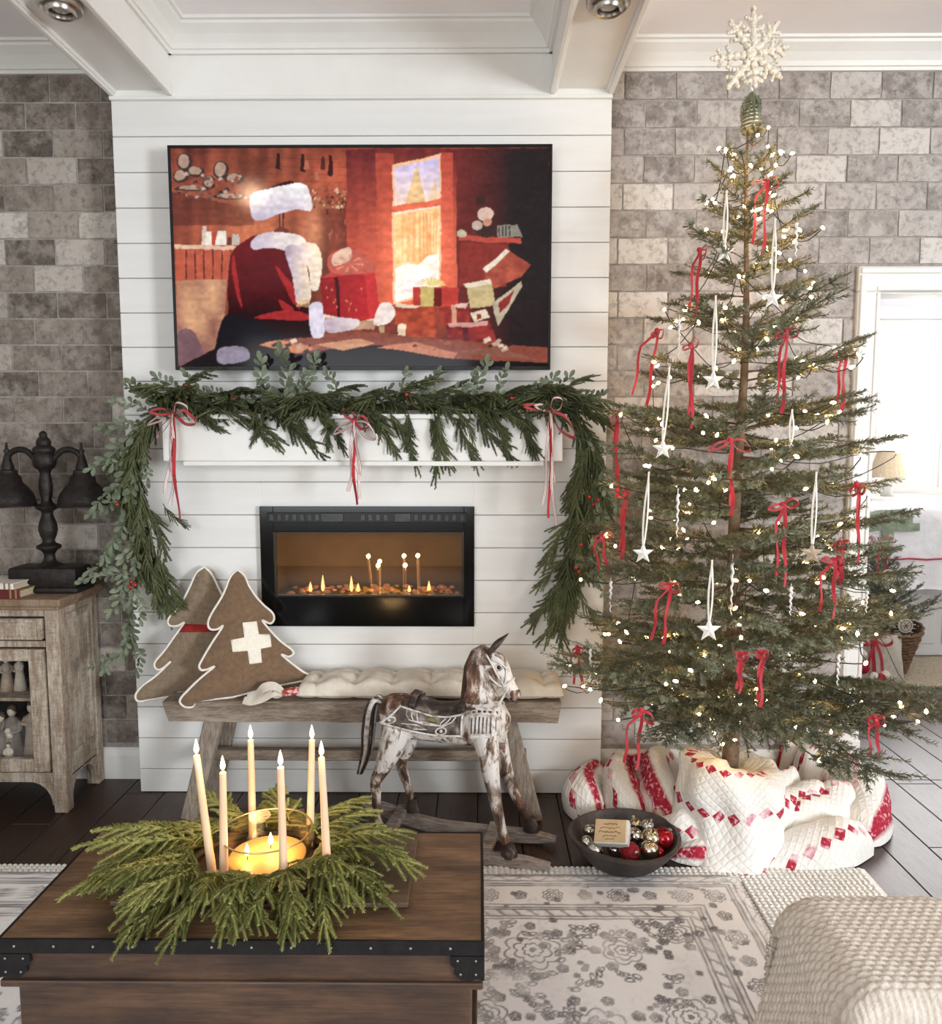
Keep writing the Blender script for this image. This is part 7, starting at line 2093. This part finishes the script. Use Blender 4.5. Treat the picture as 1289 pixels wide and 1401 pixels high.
# ------------------------------------------------------------------ wooden bowl with ornaments
M['bowl_wood'] = pm('dark_dough_bowl', srgb(52, 46, 43), srgb(82, 75, 70), 14, .55, .3, 40, stretch=(1, 1, .3))
bc = V((.515, 2.615, .0155))
t = thing('dough_bowl', bc, 'dark carved wooden bowl full of glass baubles on the rug edge', 'bowl')
n = 40; vs = []; fs = []
prof = [(.001, 0), (.12, 0), (.135, .006), (.165, .04), (.186, .074), (.196, .082), (.196, .09), (.184, .092), (.174, .08), (.15, .045), (.115, .014), (.001, .012)]
for i, (rr, z) in enumerate(prof):
    for k in range(n):
        a = 2 * PI * k / n; f = 1 + (.008 * math.cos(a * 20) if 1 < i < 6 else 0) + .012 * math.sin(a * 3 + 1)
        vs.append((rr * f * math.cos(a), rr * f * math.sin(a) * .96, z + (.006 * math.sin(2 * a) if i > 3 and i < 9 else 0)))
for i in range(len(prof) - 1):
    for k in range(n): l = (k + 1) % n; fs.append((i * n + k, i * n + l, (i + 1) * n + l, (i + 1) * n + k))
mb = MB(); mb.addv(vs, fs); mb.build('bowl_body', M['bowl_wood'], t, smooth=50)
M['silver_ball'] = pm('silver_glass', (.62, .6, .57), (.7, .68, .65), 10, .16, metal=1.0)
M['gold_ball'] = pm('champagne_glass', (.62, .54, .38), (.7, .62, .46), 10, .18, metal=1.0)
M['red_ball'] = pm('red_glass', (.32, .012, .02), (.4, .02, .03), 10, .15, metal=.75)
M['red_glitter'] = pm('red_glitter', srgb(120, 16, 28), srgb(186, 40, 52), 220, .35, .8, 260, metal=.4)
def bauble(px, py, rad, mat, lab, z):
    p = atZ(px, py, bc.z + z)
    d = V((p.x - bc.x, p.y - bc.y, 0))
    lim = .165 - rad * .8
    if d.length > lim: d *= lim / d.length; p = bc + d + V((0, 0, z))
    tt = thing('bauble', p, lab, 'bauble', 'baubles in the wooden bowl')
    tilt = Euler((r.uniform(-1, 1), r.uniform(-1, 1), 0)).to_matrix()
    m_ = MB(); m_.ball((0, 0, 0), rad, 24, 16); m_.build('ball', M[mat], tt, smooth=True)
    m_ = MB(); m_.lathe([(.007, rad - .002), (.007, rad + .006), (.002, rad + .008), (.001, rad + .009)], n=12, M=tilt); m_.build('cap', M['nickel'], tt, smooth=50)
for a in ((803, 1153, .024, 'silver_ball', 'small silver bauble at the bowl rim on the bench side', .075), (813, 1164, .03, 'silver_ball', 'silver bauble below the small one, near the front rim of the bowl', .066),
          (862, 1166, .034, 'red_glitter', 'dark red glittered bauble at the front of the bowl', .075), (889, 1163, .034, 'gold_ball', 'champagne bauble at the front of the bowl by the glittered one', .07),
          (891, 1147, .036, 'gold_ball', 'champagne bauble higher in the bowl between red and silver ones', .085), (911, 1147, .037, 'red_ball', 'shiny red bauble at the rim of the bowl nearest the quilt', .085),
          (868, 1144, .03, 'silver_ball', 'silver bauble behind the kraft tag block', .08), (886, 1131, .026, 'silver_ball', 'small silver bauble at the back of the bowl', .085),
          (806, 1137, .022, 'silver_ball', 'tiny silver bauble tucked behind the kraft tag block', .075), (842, 1163, .028, 'silver_ball', 'silver bauble half hidden under the kraft tag block', .05),
          (900, 1168, .026, 'red_ball', 'small red bauble low in the bowl on the quilt side', .055), (870, 1128, .024, 'gold_ball', 'small champagne bauble at the back rim of the bowl', .075)):
    bauble(*a)
# pale block with a kraft paper label in handwriting
M['kraft'] = pm('kraft_paper', srgb(214, 186, 146), srgb(200, 170, 130), 30, .9)
M['ink'] = pm('brown_ink', srgb(104, 74, 50), srgb(90, 64, 44), 30, .9)
M['soap_white'] = pm('white_block', srgb(236, 232, 224), srgb(224, 219, 210), 20, .8)
tp = atZ(838, 1140, .14)
t = thing('tag_block', tp, 'white block with a kraft paper label in brown script, in the bowl', 'label')
t.rotation_euler = (math.radians(38), math.radians(-8), math.radians(-20))
mb = MB(); mb.box((0, 0, 0), (.118, .086, .03), .004, None, 2); mb.build('block', M['soap_white'], t)
mb = MB(); mb.box((-.004, 0, .0162), (.106, .078, .0016), .0005); lb = mb.build('paper_label', M['kraft'], t)
r2 = random.Random(3)
for k, (y, L, s) in enumerate(((.024, .05, .004), (.01, .07, .004), (-.004, .076, .0045), (-.018, .05, .004), (-.028, .03, .003))):
    P = []; x = -L / 2; 
    while x < L / 2: P.append((x - .004, y + s * r2.uniform(-1, 1), .0174)); x += .0022
    m_ = MB(); m_.tube(P, .0008, 4); m_.build('handwriting', M['ink'], lb)

# ------------------------------------------------------------------ ottoman under a knitted throw
M['knit'] = pm('oatmeal_knit', srgb(214, 203, 190), srgb(196, 183, 168), 30, .95, .35, 180)
M['cream_up'] = pm('cream_upholstery', srgb(226, 219, 205), srgb(212, 204, 190), 40, .9, .2, 220)
OX0, OZ = atZ(1074, 1240, .45).x, .45
OYb, OYf = atZ(1200, 1217, .45).y, atZ(1240, 1345, .45).y
t = thing('ottoman', (OX0 + .35, (OYb + OYf) / 2, .0), 'cream upholstered ottoman in the front corner by the rug', 'ottoman')
O = V(t.location)
mb = MB(); mb.span((OX0 + .03 - O.x, OYf - .03 - O.y, .07), (OX0 + .75 - O.x, OYb - .02 - O.y, OZ - .015), .05, 4); mb.build('seat_block', M['cream_up'], t, smooth=40)
mb = MB(); mb.tube([(OX0 + .08 - O.x + .62 * k / 10, OYf - .031 - O.y, .395) for k in range(11)], .006, 8); mb.build('piping', M['cream_up'], t, smooth=True)
for x in (OX0 + .1, OX0 + .68):
    for y in (OYf + .04, OYb - .09):
        m_ = MB(); m_.lathe([(.022, 0), (.03, .075)], c=(x - O.x, y - O.y, 0), n=14); m_.build('leg', M['bowl_wood'], t, smooth=50)
th_ = thing('knitted_throw', (OX0 + .35, (OYb + OYf) / 2, OZ), 'oatmeal chunky knit throw with ribbed edge draped over the ottoman', 'blanket')
O = V(th_.location)
NU, NV = 330, 210
# cross profile from the side hem up and over the top (u), running from far hem to near hem (v)
side = .34
def prof_u(s_):
    """s_: metres along the cloth from the hem of the side drape; returns x, z and outward normal"""
    rad = .09
    if s_ < side:
        f = 1 - s_ / side
        return OX0 - .075 * f ** 1.3, OZ - rad - (side - s_) * .93, (-.95, .3)
    a = (s_ - side) / rad
    if a < PI / 2: return OX0 + rad - rad * math.cos(a), OZ - rad + rad * math.sin(a), (-math.cos(a), math.sin(a))
    return OX0 + rad + (s_ - side - rad * PI / 2), OZ, (0, 1)
vs = []; fs = []
tot = side + .09 * PI / 2 + .62
depth = OYb - OYf
for j in range(NV + 1):
    w_ = j / NV * (depth + .34) - .10        # distance from the near fold, negative = hanging down in front
    for i in range(NU + 1):
        s_ = tot * i / NU
        x, z, (nx_, nz_) = prof_u(s_)
        y = OYf + w_; dz = 0; ny = 0.0
        rr = .045
        if w_ < 0:
            a = min(-w_ / rr, PI / 2); y = OYf - rr * math.sin(a); dz = -(rr - rr * math.cos(a)) - max(0, -w_ - rr * PI / 2)
            ny = -math.sin(a)
        bw = w_ - (depth - .06)
        if bw > 0:
            a = min(bw / .06, PI / 2); y = OYf + depth - .06 + .06 * math.sin(a); dz = -(.06 - .06 * math.cos(a)) - max(0, bw - .06 * PI / 2) * .98; ny = math.sin(a)
        sideness = 1 if s_ < side else max(0, 1 - (s_ - side) / .12)
        if w_ < 0: y -= .03 * sideness; 
        z += dz * (1 if s_ > side else max(.0, 1 - (side - s_) / .1))
        if s_ < side and w_ < 0: y = OYf + w_ * .9
        if s_ < side and bw > 0: x += .09 * min(1, bw / .1) ** 2; 
        nn = V((nx_, ny, nz_ if abs(ny) < .5 else .2)).normalized()
        # knitted stitches as relief; ribbing along the near hem
        rib = w_ < -.02
        if rib: st = .0045 * abs(math.sin(s_ * PI / .0135)) ** .6 + (.003 if w_ < -.09 else 0)
        else:
            rw = math.floor(w_ / .0145); ph = (s_ / .024 + (.5 if rw % 2 else 0)) % 1; q = (w_ / .0145) % 1
            st = .0055 * (math.sin(PI * q) ** .7) * (.12 + .88 * math.sin(PI * ph) ** .7)
        und = .006 * noise.noise(V((x * 7, y * 7, z * 7)))
        p = V((x, y, max(z, .02))) + nn * (st + und + .004)
        vs.append(p - O)
for j in range(NV):
    for i in range(NU): a = j * (NU + 1) + i; fs.append((a, a + 1, a + NU + 2, a + NU + 1))
mb = MB(); mb.addv(vs, fs); o = mb.build('knit_cloth', M['knit'], th_, smooth=True)
sm = o.modifiers.new('t', 'SOLIDIFY'); sm.thickness = .006; sm.offset = -1
# ------------------------------------------------------------------ potted tree, gift bag and felt ball garland in the next room
M['wicker'] = pm('brown_wicker', srgb(128, 96, 68), srgb(92, 66, 46), 40, .8, .4, 80)
pb = atZ(1218, 924, .014)
t = thing('wicker_basket', (pb.x, pb.y + .1, .014), 'flared brown wicker basket on the jute rug', 'basket')
n = 22
m_ = MB()
for row_ in range(13):
    f = row_ / 12; rad = .125 + .085 * f; z = .01 + .26 * f
    P = []
    for k in range(n * 2):
        a = PI * k / n; rr = rad + (.006 if (k + row_) % 2 else -.006); lift = .035 * f * abs(math.cos(a)) ** 4
        P.append((rr * math.cos(a), rr * math.sin(a), z + lift))
    m_.tube(P, .0115, 5, closed=True)
m_.build('woven_rows', M['wicker'], t, smooth=True)
m_ = MB()
for k in range(n):
    a = 2 * PI * k / n; m_.tube([(.125 * math.cos(a), .125 * math.sin(a), 0), (.21 * math.cos(a), .21 * math.sin(a), .275 + .035 * abs(math.cos(a)) ** 4)], .005, 5)
m_.build('stakes', M['wicker'], t)
m_ = MB(); m_.lathe([(.001, 0), (.12, 0), (.15, .09), (.18, .19), (.001, .2)], n=20); m_.build('liner', M['jute'], t)
bt = atY(1202, 735, pb.y + .1)
sp_ = thing('small_fir', (pb.x - .02, pb.y + .1, .21), 'small fir tree standing in the wicker basket, red bow on top', 'small tree')
H = bt.z - .21
m_ = MB(); m_.tube([(0, 0, 0), ((bt.x - pb.x) * .5 + .01, 0, H * .5), (bt.x - pb.x + .02, 0, H)], [.018, .012, .004], 8); m_.build('trunk', M['bark'], sp_, smooth=True)
r = random.Random(77)
M['needle2'] = pm('small_fir_needles', srgb(66, 82, 58), srgb(100, 114, 84), 12, .65, rnd=.2)
for k in range(52):
    f = (k + .5) / 52; z = H * (.05 + .9 * f); l = (.36 * (1 - f) + .06) * r.uniform(.8, 1.15); a = k * 2.4
    o = link('branch', r.choice(FB[.36 if l > .25 else .2]), [M['needle2'], M['bark']], sp_); s_ = l / (.36 if l > .25 else .2)
    pose(o, ((bt.x - pb.x + .02) * (.05 + .9 * f), 0, z), frame((math.cos(a), math.sin(a), .55 + f * .5), (0, 0, 1)), (s_, s_, s_))
m_ = MB()
for sg in (-1, 1):
    m_.strip(bez([(0, 0, 0), (sg * .05, -.02, .035), (sg * .09, -.015, .0), (sg * .045, -.01, -.015), (0, 0, 0)], 5), .014, (0, 1, .4)); m_.strip(bez([(0, 0, 0), (sg * .02, -.03, -.1), (sg * .03, -.05, -.2)], 5), .014, (1, 0, 0))
bw_ = m_.build('top_bow', M['red_velvet'], sp_, smooth=40, loc=(bt.x - pb.x + .02, -.02, H - .02))
M['slice'] = pm('pale_wood_slice', srgb(206, 196, 180), srgb(186, 174, 156), 40, .8)
for px, py, lab in ((1216, 789, 'round wood slice ornament high on the small fir'), (1239, 856, 'round wood slice ornament at the rim of the wicker basket')):
    p = atY(px, py, pb.y - .13)
    tt = thing('wood_slice', p, lab, 'ornament', 'wood slice ornaments'); Rx = Euler((PI / 2, 0, 0)).to_matrix()
    m_ = MB(); m_.lathe([(.001, -.006), (.043, -.006), (.045, 0), (.043, .006), (.001, .006)], n=24, M=Rx); m_.build('disc', M['slice'], tt, smooth=50)
    m_ = MB(); m_.tube([(.032 * math.cos(a), -.008, .032 * math.sin(a)) for a in np.linspace(0, 2 * PI, 25)[:-1]], .002, 5, closed=True)
    for k in range(3):
        a = PI * k / 3; m_.tube([(.022 * math.cos(a), -.008, .022 * math.sin(a)), (-.022 * math.cos(a), -.008, -.022 * math.sin(a))], .0022, 5)
    m_.build('burnt_pattern', M['ink'], tt)
gb = atZ(1196, 930, .014)
M['sack'] = pm('linen_sack', srgb(214, 206, 190), srgb(196, 186, 168), 60, .95, .3, 200)
t = thing('gift_bag', (gb.x, gb.y - .0, .014), 'pale linen gift bag tied with a red ribbon, beside the wicker basket', 'gift bag', None, -.12)
m_ = MB(); NUb, NVb = 12, 10; vs = []; fs = []
for j in range(NVb + 1):
    f = j / NVb
    for k in range(NUb * 2):
        a = PI * k / NUb; ca_, sa = math.cos(a), math.sin(a)
        sx = math.copysign(abs(ca_) ** .4, ca_); sy = math.copysign(abs(sa) ** .4, sa)
        vs.append((.155 * sx * (1 - .1 * f), .06 * sy * (1 - .75 * f ** 2) + .012 * math.sin(f * 6 + k), .29 * f + .008 * math.sin(k * 1.3) * f))
for j in range(NVb):
    for k in range(NUb * 2): l = (k + 1) % (NUb * 2); a = j * NUb * 2; fs.append((a + k, a + l, a + NUb * 2 + l, a + NUb * 2 + k))
fs.append(tuple(range(NUb * 2 - 1, -1, -1))); m_.addv(vs, fs); m_.build('sack', M['sack'], t, smooth=True)
m_ = MB(); m_.strip(bez([(-.03, -.02, .3), (-.035, -.05, .2), (-.03, -.07, .1), (-.03, -.072, .01)], 6), .022, (1, 0, 0), .002); m_.build('ribbon', M['red_velvet'], t)
m_ = MB()
for sg in (-1, 1): m_.strip(bez([(-.03, -.06, .27), (-.03 + sg * .06, -.09, .31), (-.03 + sg * .09, -.085, .26), (-.03 + sg * .05, -.075, .235), (-.03, -.06, .265)], 6), .022, (0, .8, .6), .002); m_.strip(bez([(-.03, -.07, .26), (-.03 + sg * .03, -.085, .17), (-.03 + sg * .045, -.08, .08)], 6), .018, (1, .2, 0), .002)
m_.build('bow', M['red_velvet'], t, smooth=40)
M['felt_white'] = pm('white_felt', srgb(236, 228, 216), srgb(222, 212, 198), 60, .95); M['felt_red'] = pm('red_felt_ball', srgb(150, 24, 40), srgb(170, 36, 50), 60, .95)
fg = thing('felt_ball_garland', (gb.x, gb.y - .12, .014), 'string of red and white felt balls trailing round the gift bag', 'garland')
P = [atY(x, y, gb.y - .1) for x, y in ((1180, 850), (1190, 862), (1180, 878), (1180, 895), (1183, 915), (1195, 925), (1205, 927), (1213, 924))]
P = [V((p.x, p.y + .012 * math.sin(i * 2), max(p.z, .042))) - V(fg.location) for i, p in enumerate(P)]
m_ = MB(); m_.tube(P, .002, 5); m_.build('string', M['cord'], fg)
for i, p in enumerate(P):
    m_ = MB(); m_.ball(p, .034 if i == 4 else .027, 14, 10); m_.build('felt_ball', M['felt_red' if i % 2 == 0 else 'felt_white'], fg, smooth=True)
